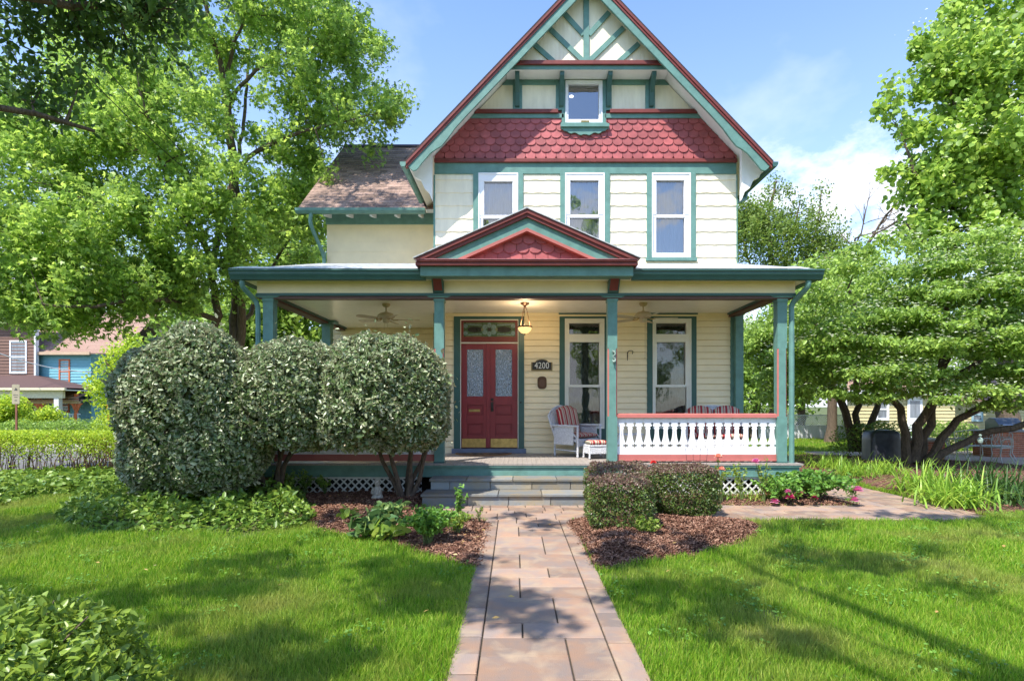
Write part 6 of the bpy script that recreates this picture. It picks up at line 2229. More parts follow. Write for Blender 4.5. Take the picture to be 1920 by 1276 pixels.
def big_shrub(label, lobes, base, n, seed, ns, top, sx, sy):
    r = np.random.RandomState(seed)
    T = thing('silverberry_shrub', label, 'shrub', (base[0], base[1], 0), 'silverberry shrubs in front of the porch')
    mb = MB(); stems(mb, r, base[0], base[1], ns, top, sx, sy, .05); mb.build('stem', BARK2, T, smooth=True)
    main = shell_leaves(r, n, lobes, depth=.26, bump=.075)
    # inner foliage: depth shade put into a darker leaf colour; blocks seeing through
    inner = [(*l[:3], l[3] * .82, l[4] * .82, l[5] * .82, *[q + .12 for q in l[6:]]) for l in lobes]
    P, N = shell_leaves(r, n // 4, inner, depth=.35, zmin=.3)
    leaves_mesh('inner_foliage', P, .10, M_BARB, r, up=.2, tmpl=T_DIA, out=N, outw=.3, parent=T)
    # stray shoots
    ns_ = 240
    P, N = shell_leaves(r, ns_, lobes, depth=0.0, bump=.1)
    sl_ = r.uniform(.3, 1.9, (len(P), 1)) ** 1.5; N = N + [0, 0, .5]; N = N / np.linalg.norm(N, axis=1, keepdims=True); C = np.concatenate([P + N * t * sl_ for t in (.03, .07, .11)])
    P0, N0 = main
    leaves_mesh('foliage', np.concatenate([P0, C]), .067, M_ELAE, r, up=.25, tmpl=T_FOLD, out=np.concatenate([N0, N, N, N]), outw=.7, parent=T, droop=.2, jit=.45)
    return T


big_shrub('huge rounded grey-green silverberry shrub at the left, taller than its neighbour', [(-4.98, 8.75, 1.58, 1.12, 1.0, 1.22), (-3.58, 8.95, 1.72, 1.02, .92, .93, .95), (-5.32, 8.8, .90, .72, .8, .80), (-4.55, 8.6, 1.0, .7, .8, .75)], (-4.15, 9.3), 108000, 501, 8, 1.3, .9, .6)
big_shrub('ball-shaped grey-green silverberry shrub with bare dark stems beside the steps', [(-2.17, 8.95, 1.79, 1.05, .95, .96, .95), (-2.45, 8.8, 1.5, .72, .75, .72, .98), (-1.8, 8.85, 1.55, .72, .7, .74, .90)], (-1.92, 9.55), 62000, 502, 7, 1.35, .75, .5)


def clipped(label, boxes, base, n, seed):
    """clipped block of barberry: green sides, bronze top"""
    r = np.random.RandomState(seed)
    T = thing('barberry_hedge', label, 'shrub', (base[0], base[1], 0), 'clipped barberry cubes by the walk')
    for nm, m, cond in (('foliage', M_BARB, 0), ('bronze_top', M_BARBR, 1)):
        P = []; N = []
        for (x0, x1, y0, y1, z0, z1) in boxes:
            c = np.array([(x0 + x1) / 2, (y0 + y1) / 2, (z0 + z1) / 2]); h = np.array([(x1 - x0) / 2, (y1 - y0) / 2, (z1 - z0) / 2])
            v = r.uniform(-1, 1, (n, 3))
            ax = r.choice(3, n, p=[.3, .3, .4]); sg = r.choice([-1, 1], n)
            v[np.arange(n), ax] = sg
            # round the corners
            v = v / (np.abs(v) ** 5).sum(1, keepdims=True) ** (1 / 5)
            v *= (1 + .10 * vnoise(v[:, 0] + v[:, 2], v[:, 1] - v[:, 2], .35, seed)[:, None]) * (1 - .22 * r.rand(n, 1) ** 2)
            p = c + v * h
            is_top = (v[:, 2] > .86 - .25 * r.rand(n)) | ((r.rand(n) < .08))
            k = (is_top == bool(cond)) & (p[:, 2] > .05)
            P.append(p[k]); nn = np.sign(v) * np.abs(v) ** 5; nn /= np.linalg.norm(nn, axis=1, keepdims=True) + 1e-9; N.append(nn[k])
        P = np.concatenate(P); N = np.concatenate(N)
        leaves_mesh(nm, P, .030, m, r, up=.3, tmpl=T_DIA, out=N, outw=.5, parent=T, jit=.4)
    for b in boxes:
        mb = MB(); stems(mb, r, (b[0] + b[1]) / 2, (b[2] + b[3]) / 2, 7, b[5] * .8, (b[1] - b[0]) * .4, (b[3] - b[2]) * .4, .012)
        mb.build('stem', BARK2, T)
    return T
clipped('clipped barberry block at the edge of the walk, bronze on top, nearer of the two', [(.86, 1.66, 6.85, 7.75, .03, .70), (.98, 1.88, 7.6, 8.9, .03, .76)], (1.3, 7.6), 17000, 511)
clipped('clipped barberry block set back in front of the porch lattice, farther of the two', [(1.93, 2.85, 7.95, 8.75, .04, .73)], (2.38, 8.3), 24000, 512)
r = np.random.RandomState(513)


def leafy(name, label, cat, x, y, h, rx, n, size, lm, seed, group=None, tmpl=None, z0=.05, ns=9, up=.7, pointed=0.0):
    r = np.random.RandomState(seed)
    T = thing(name, label, cat, (x, y, z0 - .02), group)
    mb = MB()
    P = []; A = []
    for k in range(ns):
        a = r.uniform(0, 2 * PI); f = r.uniform(.1, 1) ** .6
        tip = np.array([x + rx * f * math.cos(a), y + rx * f * math.sin(a) * .9, z0 + h * (1 - .35 * f ** 2) * r.uniform(.75, 1.05)])
        mid = np.array([x + rx * f * .4 * math.cos(a), y + rx * f * .4 * math.sin(a), z0 + h * .55])
        mb.tube([(x + r.normal(0, .02), y + r.normal(0, .02), z0 - .03), mid, tip], [.006, .005, .003], 4)
        m = n // ns
        t = r.uniform(.25, 1.02, m)
        base = np.array([x, y, z0])
        p = np.outer((1 - t) ** 2, base) + np.outer(2 * t * (1 - t), mid) + np.outer(t * t, tip)
        P.append(p + r.normal(0, size * .28, (m, 3))); A.append(r.normal(0, 1, (m, 3)) * [1, 1, .35])
    mb.build('stem', mat('green_stem', (0.10, 0.14, 0.04), .7), T)
    P = np.concatenate(P); A = np.concatenate(A); P[:, 2] = np.maximum(P[:, 2], z0 + .01)
    leaves_mesh('foliage', P, size, lm, r, up=up, tmpl=tmpl or T_FOLD, parent=T, axis=A, axw=1.5, jit=.4)
    return T
def at(px, py, **k):
    X, Y = G(px, py); return X, Y
leafy('young_leafy_plant', 'low yellow-green sprout at the foot of the barberry block', 'plant', 1.52, 6.80, .22, .24, 420, .045, M_YEL, 520, ns=16)
x, y = at(800, 1030); leafy('young_shrub', 'small fresh green shrub in the mulch beside the walk', 'shrub', x, y + .15, .42, .36, 1700, .055, M_GREEN, 521, ns=42)
leafy('young_shrub', 'pale-tipped straggly shrub just behind the fresh green shrub', 'shrub', x + .28, y + .55, .30, .24, 420, .045, M_YEL, 522, ns=18)
x, y = at(858, 985); T = leafy('tall_weed', 'tall spindly flowering stem beside the stone steps', 'plant', x, y, .52, .12, 190, .05, M_GREEN, 523, ns=6)
leafy('tall_weed', 'small sprig leaning over the paving by the bottom step', 'plant', x + .28, y + .05, .26, .10, 40, .035, M_YEL, 524, ns=3)
x, y = at(735, 985); leafy('leafy_perennial', 'mid-green leafy perennial behind the small shrubs', 'plant', x, y, .26, .33, 240, .11, M_HOSTA, 525, ns=14, tmpl=T_FOLD)
x, y = at(700, 1010); leafy('hosta', 'low broad-leaved hosta at the lawn edge', 'plant', x, y, .20, .34, 120, .16, M_HOSTA, 526, ns=12, tmpl=T_WIDE)
x, y = at(655, 985); leafy('hosta', 'little hosta seedling alone in the brown mulch', 'plant', x - .1, y + .2, .12, .16, 30, .10, M_YEL, 527, ns=6, tmpl=T_WIDE)
x, y = at(730, 1012); leafy('hosta', 'yellowing hosta tucked under the fresh green shrub', 'plant', x, y - .05, .14, .25, 60, .12, M_YEL, 528, ns=9, tmpl=T_WIDE)
for i, (px, py, s_) in enumerate(((600, 900, .5), (640, 898, .4), (560, 905, .45), (520, 915, .5))):
    x, y = at(px, py + 22)
    leafy('shade_plant', ['dark upright seedling by the lattice, third from the steps', 'dark upright seedling by the lattice, nearest the statue', 'dark upright seedling by the lattice between the two silverberries', 'dark leafy seedling under the great silverberry'][i], 'plant', x, min(y, 9.8), s_, .2, 160, .06, M_IVY, 530 + i, ns=10)

# bottom-left shrub close to the camera
r = np.random.RandomState(540)
T = thing('privet_shrub', 'glossy green shrub close to the camera in the bottom left corner', 'shrub', (-2.62, 2.5, 0))
mb = MB(); stems(mb, r, -2.62, 2.5, 12, .6, .7, .6, .012); mb.build('stem', BARK, T)
v = r.normal(0, 1, (24000, 3)); v /= np.linalg.norm(v, axis=1, keepdims=True); v[:, 2] = np.abs(v[:, 2])
P = np.array([-2.62, 2.5, .12]) + v * np.array([.98, .80, .60]) * (1 - .35 * r.rand(24000, 1)) * (1 + .12 * vnoise(v[:, 0] * 2, v[:, 1] * 2, .5, 3)[:, None])
A = v + [0, 0, .8]
leaves_mesh('foliage', P, .048, M_PRIVET, r, up=.5, tmpl=T_FOLD, out=v, outw=.5, parent=T, axis=A, axw=1.0, jit=.4)


# ground covers
def cover(name, label, poly, n, size, h, m, seed, tmpl=T_FOLD):
    r = np.random.RandomState(seed)
    p = np.array(poly)
    x = r.uniform(p[:, 0].min(), p[:, 0].max(), n); y = r.uniform(p[:, 1].min(), p[:, 1].max(), n)
    k = inpoly(x, y, poly); x, y = x[k], y[k]; n = len(x)
    d2 = np.clip(edge_dist(x, y, poly) / .3, .15, 1)
    hh = h * d2 * (1 + .5 * vnoise(x, y, .3, seed))
    z = .01 + hh * r.power(1.6, n)
    return leaves_mesh(name, np.stack([x, y, z], -1), size, m, r, up=.9, tmpl=tmpl, kind='stuff', label=label, cat='ground cover', jit=.45)
cover('ground_cover', 'dark green leafy ground cover in front of the great silverberry', coverA, 15000, .085, .30, M_IVY, 551)
cover('ground_cover', 'green ivy-like ground cover under the thin hedge at the left edge', coverB, 26000, .09, .15, M_IVY, 552, T_WIDE)

# clover and small weeds in the lawn
r = np.random.RandomState(555)
x = r.uniform(-7.5, 7.5, 60000); y = 3.0 + 6.0 * r.power(1.2, 60000)
k = vnoise(x, y, .33, 31) > .5
for p_ in EX: k &= ~inpoly(x, y, p_)
x, y = x[k], y[k]
leaves_mesh('clover', np.stack([x, y, r.uniform(.015, .055, len(x))], -1), .024, M_GREEN, r, up=2.0, tmpl=T_WIDE, kind='stuff', label='clover and small broad weeds growing in patches in the lawn', cat='weeds')

# thin hedge with bare legs
r = np.random.RandomState(560)
T = thing('hedge', 'thin yellow-green hedge with bare brown legs along the side street', 'hedge', (-12.5, 13.1, 0))
mb = MB()
P = []
for k in range(230):
    x = r.uniform(-16.5, -9.15); y = 13.1 + r.normal(0, .22)
    top = .98 + .06 * r.normal()
    pts = [(x, y, 0), (x + r.normal(0, .05), y + r.normal(0, .04), .35), (x + r.normal(0, .12), y + r.normal(0, .1), .65), (x + r.normal(0, .18), y + r.normal(0, .14), top * .95)]
    mb.tube(pts, [.012, .010, .007, .003], 4, cap=False)
mb.build('stem', mat('hedge_twig', (0.16, 0.085, 0.05), .9, var=.3), T)
n = 26000
x = r.uniform(-16.6, -9.05, n); y = 13.1 + r.normal(0, .27, n)
t = r.power(2.2, n)
z = .35 + .68 * t + .03 * vnoise(x, y, .4, 2)
leaves_mesh('foliage', np.stack([x, y, z], -1), .05, M_HEDGE, r, up=.8, tmpl=T_DIA, parent=T)
leaves_mesh('foliage', np.stack([r.uniform(-17, -9.0, 900), 13 + r.normal(0, .3, 900), r.uniform(.1, .5, 900)], -1), .05, M_HEDGE, r, up=.8, parent=T)
def bushmass(name, label, cat, x0, x1, y0, y1, h, n, size, m, seed, z0=.05):
    r = np.random.RandomState(seed)
    T = thing(name, label, cat, ((x0 + x1) / 2, (y0 + y1) / 2, 0))
    x = r.uniform(x0, x1, n); y = r.uniform(y0, y1, n)
    ex = np.clip(np.minimum(x - x0, x1 - x) / .4, 0, 1) ** .5
    z = z0 + h * ex * (1 + .22 * vnoise(x, y, .7, seed)) * r.power(1.7, n)
    leaves_mesh('foliage', np.stack([x, y, z], -1), size, m, r, up=.7, parent=T)
    mb = MB(); stems(mb, r, (x0 + x1) / 2, (y0 + y1) / 2, 8, h * .8, (x1 - x0) * .4, (y1 - y0) * .4, .02); mb.build('stem', BARK2, T)
    return T
bushmass('hedge', 'long green hedge across the street in front of the blue house', 'hedge', -27, -17.5, 24.5, 25.6, .85, 13000, .09, M_BACK, 561)
bushmass('shrub', 'pale green bush between the street and the great silverberry', 'shrub', -13.5, -11.6, 17.6, 19.5, 1.6, 5000, .09, M_HEDGE, 562)
bushmass('shrub', 'dark green bush beside the silverberry at the road edge', 'shrub', -10.2, -8.6, 14.0, 15.6, .85, 4200, .08, M_IVY, 563)
bushmass('shrub', 'dark evergreen bush beside the covered grill', 'shrub', 10.0, 12.2, 17.3, 18.6, 1.0, 4200, .07, M_IVY, 564)
bushmass('shrub', 'green bush behind the iron bench', 'shrub', 12.8, 15.2, 18.4, 19.4, .95, 3800, .08, M_BACK, 565)


def strap(name, label, x, y, n, L, w, m, seed, group='strap-leaved clumps in the right bed', z0=.03, spread=.3, stiff=.5, T=None):
    r = np.random.RandomState(seed)
    T = T or thing(name, label, 'plant', (x, y, 0), group)
    k = 6; n = int(n * 1.9)
    a = r.uniform(0, 2 * PI, n)
    ll = L * r.uniform(.55, 1.15, n); out = r.uniform(.25, 1.0, n)
    bx = x + r.normal(0, spread * .45, n); by = y + r.normal(0, spread * .4, n)
    V = np.zeros((n, k + 1, 2, 3))
    for i in range(k + 1):
        t = i / k
        rr_ = ll * out * (t * .55 + .45 * t * t)
        z = z0 + ll * (t * (1.05 - .30 * out) - (1.12 - stiff * .55) * out * t ** 2.2)
        ww = w * (1 - t ** 2.5) * .36 + .0008
        px_, py_ = bx + np.cos(a) * rr_, by + np.sin(a) * rr_
        V[:, i, 0] = np.stack([px_ - np.sin(a) * ww, py_ + np.cos(a) * ww, np.maximum(z, .02)], -1)
        V[:, i, 1] = np.stack([px_ + np.sin(a) * ww, py_ - np.cos(a) * ww, np.maximum(z, .02)], -1)
    idx = np.arange(n)[:, None, None] * (2 * (k + 1)) + np.arange(k)[None, :, None] * 2 + np.array([0, 1, 3, 2])[None, None]
    np_mesh('foliage', V.reshape(-1, 3), idx.reshape(-1, 4), m, T)
    return T
strap('daylily', 'broad arching daylily clump at the corner of the paved path', *at(1790, 950), 150, .80, .034, M_STRAP, 571, spread=.5)
strap('daylily', 'bright daylily clump directly in front of the dogwood stems', *at(1740, 925), 130, .85, .034, M_STRAP, 572, spread=.5)
strap('iris', 'dark stiff-leaved iris clump right of the dogwood stems', *at(1850, 930), 110, .80, .032, M_STRAP2, 573, spread=.6, stiff=1.4)
strap('daylily', 'fine-leaved daylily clump left of the path near the porch corner', *at(1600, 895), 140, .62, .022, M_STRAP, 574, spread=.45)
strap('daylily', 'daylily clump behind the path, left of the dark tree stems', *at(1560, 880), 140, .62, .022, M_STRAP, 575, spread=.5)
strap('daylily', 'daylily clump at the foot of the dark tree stems', *at(1655, 890), 120, .6, .022, M_STRAP, 576, spread=.5)
strap('daylily', 'small daylily clump near the lattice under the porch', 3.35, 9.75, 70, .28, .012, M_STRAP, 577, spread=.5)
strap('daylily', 'narrow pale clump along the lattice left of the porch corner', 4.0, 9.7, 80, .26, .012, M_STRAP, 578, spread=.5)
strap('iris', 'dark strap-leaved clump at the right edge of the bed', *at(1900, 945), 90, .8, .03, M_STRAP2, 579, spread=.6, stiff=.8)


# peonies and roses
def flower(T, c, s, m, seed, layers=4):
    r = np.random.RandomState(seed)
    V = []; Fq = []
    for L in range(layers):
        rad = s * (1.0 - .06 * L); np_ = 8
        for k in range(np_):
            a = 2 * PI * k / np_ + L * .4 + r.normal(0, .1)
            el = R(2 + 27 * L) + r.normal(0, .1)
            ca, sa = math.cos(a), math.sin(a)
            def q(u, v, w): return (c[0] + ca * u - sa * v, c[1] + sa * u + ca * v, c[2] + w)
            b = len(V)
            uu, ww = rad * math.cos(el), rad * math.sin(el)
            wd = rad * .5
            V += [q(0, -wd * .3, 0), q(0, wd * .3, 0), q(uu * .65, wd, ww * .6), q(uu, wd * .5, ww * 1.05), q(uu, -wd * .5, ww * 1.05), q(uu * .65, -wd, ww * .6)]
            Fq += [(b, b + 1, b + 2, b + 5), (b + 5, b + 2, b + 3, b + 4)]
    return np_mesh('flower', V, Fq, m, T)
FPINK = leaf_mat('peony_pink', [(0.55, 0.10, 0.25), (0.70, 0.22, 0.40), (0.78, 0.45, 0.60)], trans=.25, rough=.6)
FMAG = leaf_mat('peony_magenta', [(0.50, 0.02, 0.12), (0.68, 0.08, 0.26)], trans=.25, rough=.6)
FRED = leaf_mat('rose_red', [(0.62, 0.03, 0.02), (0.75, 0.08, 0.05)], trans=.2, rough=.6)
FPEACH = leaf_mat('rose_peach', [(0.78, 0.38, 0.24), (0.80, 0.52, 0.42)], trans=.3, rough=.6)
def peony_stem(T, b, c):
    mb = MB(); pts = bez([(b[0], b[1], .05), (b[0] + (c[0] - b[0]) * .45, b[1] + (c[1] - b[1]) * .45, .34), (b[0] + (c[0] - b[0]) * .85, b[1] + (c[1] - b[1]) * .85, .26), (c[0], c[1], c[2] + .02)], 4)
    mb.tube(pts, .006, 5); mb.build('stem', mat('green_stem', (0.10, 0.14, 0.04), .7), T)
    r = np.random.RandomState(int(abs(c[0]) * 1000)); P = np.array([list(p) for p in pts[3:]]); P = np.repeat(P, 5, 0) + r.normal(0, .03, (len(P) * 5, 3))
    leaves_mesh('foliage', P, .085, M_GREEN, r, up=.7, tmpl=T_FOLD, parent=T)
T = leafy('peony', 'peony bush with drooping pink blooms at the corner of the paved path', 'plant', 5.0, 9.65, .50, .72, 2000, .075, M_GREEN, 581, ns=60)
for i, (px, py, m, s_) in enumerate(((1608, 919, FPINK, .085), (1601, 937, FPINK, .075), (1527, 932, FMAG, .06))):
    flower(T, P3(px, py, 8.95), s_, m, 590 + i); peony_stem(T, (5.0, 9.5), P3(px, py, 8.95))
T2 = leafy('peony', 'second peony bush, left of the first, in front of the brick pier', 'plant', 4.3, 9.5, .36, .5, 1100, .07, M_GREEN, 582, ns=40)
for i, (px, py, m, s_) in enumerate(((1453, 940, FPINK, .07), (1481, 932, FMAG, .075), (1477, 922, FPINK, .06), (1500, 925, FMAG, .05))):
    flower(T2, P3(px, py, 9.0), s_, m, 595 + i); peony_stem(T2, (4.3, 9.4), P3(px, py, 9.0))
def rose(label, x, y, h, blooms, seed, n=110):
    T = leafy('rose_bush', label, 'rose bush', x, y, h, .20, n, .05, M_YEL, seed, ns=7, group='roses in front of the porch')
    for i, (px, py, m, s_) in enumerate(blooms):
        c = P3(px, py, y)
        flower(T, c, s_, m, seed * 3 + i)
        mb = MB(); mb.tube([(x, y, .05), ((x + c[0]) / 2, y + .02, c[2] * .6), (c[0], c[1], c[2])], [.006, .005, .004], 5); mb.build('stem', mat('green_stem', (0.10, 0.14, 0.04), .7), T)
    return T
rose('rose bush with two peach blooms between the hedge block and the railing', 3.28, 9.35, .75, [(1347, 857, FPEACH, .075), (1353, 880, FPEACH, .065), (1315, 877, FPEACH, .045)], 601, 150)
rose('rose bush with one pink bloom near the right end of the railing', 4.0, 9.35, .72, [(1417, 866, FPINK, .075)], 602, 120)
rose('single red rose standing above the clipped barberry', 2.22, 9.3, .5, [(1225, 869, FRED, .065)], 603, 30)
rose('leafy rose bush without blooms in front of the teal porch skirt', 3.68, 9.45, .68, [], 604, 180)
# wire trellis
t = thing('wire_trellis', 'thin fan-shaped wire trellis in front of the railing', 'trellis', (2.95, 9.5, 0))
mb = MB()
zt_ = PZ(840, 9.5)
for k in range(4):
    u = (k - 1.5)
    mb.tube([(2.95 + u * .07, 9.5, 0), (2.95 + u * .10, 9.5, .55), (2.95 + u * .125, 9.5, zt_)], .0035, 5)
for z in (zt_ - .02, zt_ - .20):
    w_ = .19 * (1 if z > .7 else .9)
    mb.tube([(2.95 - w_, 9.5, z), (2.95 + w_, 9.5, z)], .003, 5)
mb.build('wire', BLACKM, t)
# garden statue
gx, gy = G(708, 941)
t = thing('garden_statue', 'small weathered stone figure standing in the mulch by the lattice', 'statue', (gx, gy, .05))
STN = mat('cast_stone', (0.42, 0.38, 0.31), .9, var=.3, scale=22, bump=.5, bscale=60)
mb = MB()
mb.lathe(0, 0, [(.105, 0), (.115, .04), (.10, .07), (.085, .10), (.09, .14), (.075, .19), (.055, .225), (.04, .235)], 16)
mb.ball((0, -.012, .285), .058, 14, sz=1.1)
mb.ball((0, -.065, .28), .018, 8); mb.ball((-.04, -.02, .335), .02, 8); mb.ball((.04, -.02, .335), .02, 8)
mb.tube([(-.085, -.02, .19), (-.09, -.07, .12), (-.03, -.10, .10)], [.026, .022, .018], 8)
mb.tube([(.085, -.02, .19), (.09, -.07, .12), (.03, -.10, .10)], [.026, .022, .018], 8)
mb.ball((-.05, -.08, .03), .04, 8); mb.ball((.05, -.08, .03), .04, 8)
mb.build('figure', STN, t, smooth=True, shift=False)
t.rotation_euler = (0, 0, R(-20)); t.scale = (.82, .82, .95)


# ================================================================ LEFT NEIGHBOURS
BLUEP = mat('sky_blue_paint', (0.17, 0.40, 0.46), .6, var=.06)
ORNG = mat('terracotta_paint', (0.55, 0.14, 0.045), .6, var=.1)
BRNS = mat('brown_siding_paint', (0.17, 0.095, 0.07), .7, var=.08)
ROOFT = mat('tan_shingle', (0.30, 0.19, 0.145), .9, var=.2, scale=14, island=.12)
ROOFM = mat('maroon_shingle', (0.09, 0.05, 0.045), .9, var=.2, scale=14)


def simple_window(H_, x0, x1, z0, z1, y, cm, fm=None, lace=True, name='window'):
    mb = MB()
    w = .09
    mb.box(x0, x0 + w, y - .05, y, z0, z1); mb.box(x1 - w, x1, y - .05, y, z0, z1)
    mb.box(x0 + w, x1 - w, y - .05, y, z1 - w, z1); mb.box(x0 + w, x1 - w, y - .06, y, z0, z0 + w)
    o = mb.build(name, cm, H_)
    zm = (z0 + z1) / 2
    mb = MB(); mb.box(x0 + w, x1 - w, y - .04, y - .01, zm - .03, zm + .03); mb.build('sash', fm or cm, o)
    mb = MB(); mb.add([(x0 + w, y - .02, z0 + w), (x1 - w, y - .02, z0 + w), (x1 - w, y - .02, z1 - w), (x0 + w, y - .02, z1 - w)], [(0, 1, 2, 3)])
    mb.build('pane', mat('distant_pane', (0.20, 0.22, 0.25), .08, var=.5, scale=1.2, spec=.9, stretch=(4, 1, .5)), o)
    return o


def lap(mb, x0, x1, z0, z1, step, y):
    z = z0
    while z < z1 - .01:
        zt = min(z + step, z1)
        mb.prism_x([(y - .03, z), (y + .05, z), (y + .05, zt), (y, zt)], x0, x1); z = zt


def shingled(mb, x0, x1, y0, z0, y1, z1, step=.22):
    n = max(3, int(math.hypot(y1 - y0, z1 - z0) / step))
    for i in range(n):
        a, b = i / n, (i + 1) / n
        mb.add([(x0, y0 + (y1 - y0) * a, z0 + (z1 - z0) * a + .03), (x1, y0 + (y1 - y0) * a, z0 + (z1 - z0) * a + .03), (x1, y0 + (y1 - y0) * b, z0 + (z1 - z0) * b), (x0, y0 + (y1 - y0) * b, z0 + (z1 - z0) * b),
                (x0, y0 + (y1 - y0) * a, z0 + (z1 - z0) * a - .05), (x1, y0 + (y1 - y0) * a, z0 + (z1 - z0) * a - .05)], [(0, 1, 2, 3), (4, 5, 1, 0)])


Yb = 36.0
B = thing('blue_house', 'sky-blue clapboard house with terracotta trim across the side street', 'house', (PX(120, Yb), Yb, 0))
bx0, bx1 = PX(40, Yb), PX(171, Yb)
bz1 = PZ(661, Yb)
mb = MB(); lap(mb, bx0, bx1, 0, bz1, .18, Yb); mb.box(bx0, bx1, Yb + .06, Yb + 8, 0, bz1 - .02)
lap(mb, bx1, bx1 + 1.6, 0, bz1, .18, Yb + 2.2); mb.box(bx1, bx1 + 1.6, Yb + 2.26, Yb + 8, 0, bz1 - .02)
mb.build('wall', BLUEP, B)
mb = MB(); shingled(mb, bx0 - .3, bx1 + 2.0, Yb - .35, bz1 - .05, Yb + 3.6, bz1 + 3.1)
mb.prism_x([(Yb + 3.6, bz1 + 3.1), (Yb + 8.4, bz1 - .1), (Yb + 8.4, bz1 - .2), (Yb + 3.6, bz1 + 3.0)], bx0 - .3, bx1 + 2.0)
rf = mb.build('roof', ROOFT, B)
mb = MB(); mb.box(bx0 - .3, bx1 + .2, Yb - .42, Yb - .30, bz1 - .16, bz1 + .02); mb.build('gutter', mat('tan_gutter', (.5, .36, .24), .6), rf)
simple_window(B, PX(111, Yb), PX(132, Yb), PZ(719, Yb), PZ(673, Yb), Yb, ORNG)
mb = MB(); pzt = PZ(724, Yb); shingled(mb, bx0, PX(198, Yb), Yb - 2.2, pzt - .75, Yb, pzt + .08)
mb.box(bx0, PX(196, Yb), Yb - 2.15, Yb - .0, pzt - .95, pzt - .84)
mb.build('porch_roof', ROOFT, B)
mb = MB(); mb.box(bx0, PX(196, Yb), Yb - 2.1, Yb - 1.95, pzt - 1.1, pzt - .86); mb.build('porch_beam', mat('tan_trim', (.42, .30, .15), .6), B)
simple_window(B, PX(113, Yb), PX(131, Yb), PZ(773, Yb), PZ(746, Yb), Yb, ORNG)
mb = MB(); mb.box(bx0, PX(196, Yb), Yb - 2.2, Yb, .0, .35); mb.build('porch_floor', FLOORP, B)
for px in (74, 143, 205):
    Yc = Yb - 2.0; x = PX(px, Yc); zt_ = pzt - 1.08
    mb = MB(); mb.box(x - .08, x + .08, Yc - .08, Yc + .08, .35, 1.2)
    mb.lathe(x, Yc, [(.07, 1.2), (.09, 1.3), (.05, 1.4), (.075, 1.9), (.05, 2.2), (.06, 2.3)], 8)
    mb.box(x - .08, x + .08, Yc - .08, Yc + .08, 2.3, zt_)
    p = mb.build('porch_post', ORNG, B)
    for s_ in (-1, 1):
        mb = MB(); mb.prism_y([(x + s_ * .08, zt_), (x + s_ * .42, zt_), (x + s_ * .25, zt_ - .12), (x + s_ * .08, zt_ - .5)][::-s_], Yc - .03, Yc + .03); mb.build('fretwork_bracket', ORNG, p)
mb = MB()
for k in range(34):
    x = bx0 + (PX(196, Yb) - bx0) * k / 34
    mb.box(x, x + .05, Yb - 2.03, Yb - 1.98, .45, 1.05)
mb.box(bx0, PX(196, Yb), Yb - 2.05, Yb - 1.96, 1.05, 1.12)
mb.build('porch_railing', mat('pale_blue_rail', (.45, .55, .60), .6), B)

Yn = 35.5
B = thing('brown_house', 'brown clapboard house with white window and wide porch at the far left edge', 'house', (PX(0, Yn), Yn, 0))
mb = MB(); x0, x1 = PX(-260, Yn), PX(65, Yn); lap(mb, x0, x1, 0, 7, .2, Yn); mb.box(x0, x1, Yn + .06, Yn + .3, 0, 6.9); mb.box(x0, x1 - 3, Yn + .3, Yn + 3, 0, 6.9); mb.build('wall', BRNS, B)
mb = MB(); mb.box(x1, x1 + .10, Yn - .05, Yn + .2, 0, 7); mb.build('corner_board', WHITE, B)
mb = MB(); shingled(mb, x0, x1 + .1, Yn - .5, 6.9, Yn + 1.2, 8.2); mb.prism_x([(Yn + 1.2, 8.2), (Yn + 3, 6.9), (Yn + 3, 6.8), (Yn + 1.2, 8.1)], x0, x1 - 2.4); mb.build('roof', ROOFM, B)
simple_window(B, PX(19, Yn), PX(51, Yn), PZ(700, Yn), PZ(638, Yn), Yn, WHITE)
simple_window(B, PX(-120, Yn), PX(-80, Yn), PZ(700, Yn), PZ(640, Yn), Yn, WHITE)
# hipped porch roof reaching to the right
pz0, pz1 = PZ(727, Yn - 2), PZ(703, Yn)
mb = MB()
xr_ = PX(136, Yn - 2)
mb.add([(x0, Yn - 2.6, pz0), (xr_, Yn - 2.6, pz0), (x1, Yn, pz1), (x0, Yn, pz1)], [(0, 1, 2, 3)])
mb.add([(xr_, Yn - 2.6, pz0), (xr_, Yn + .4, pz0), (x1, Yn + .4, pz1), (x1, Yn, pz1)], [(0, 1, 2, 3)])
mb.build('porch_roof', ROOFM, B)
mb = MB(); mb.box(x0, xr_, Yn - 2.6, Yn - 2.45, pz0 - .14, pz0 - .002); mb.box(x0, xr_ - .35, Yn - 2.3, Yn - 2.1, pz0 - .60, pz0 - .12); mb.build('porch_frieze', mat('cream_trim', (.66, .60, .42), .6), B)
mb = MB(); mb.box(x0, xr_, Yn - 2.45, Yn, pz0 - .16, pz0 - .10); mb.build('porch_ceiling', IVORY, B)
for px in (109, -60):
    x = PX(px, Yn - 2.2); mb = MB(); mb.box(x - .14, x + .14, Yn - 2.34, Yn - 2.06, .3, pz0 - .6); mb.box(x - .18, x + .18, Yn - 2.38, Yn - 2.02, .0, .3); mb.build('porch_post', mat('pale_post', (.62, .62, .58), .6), B)
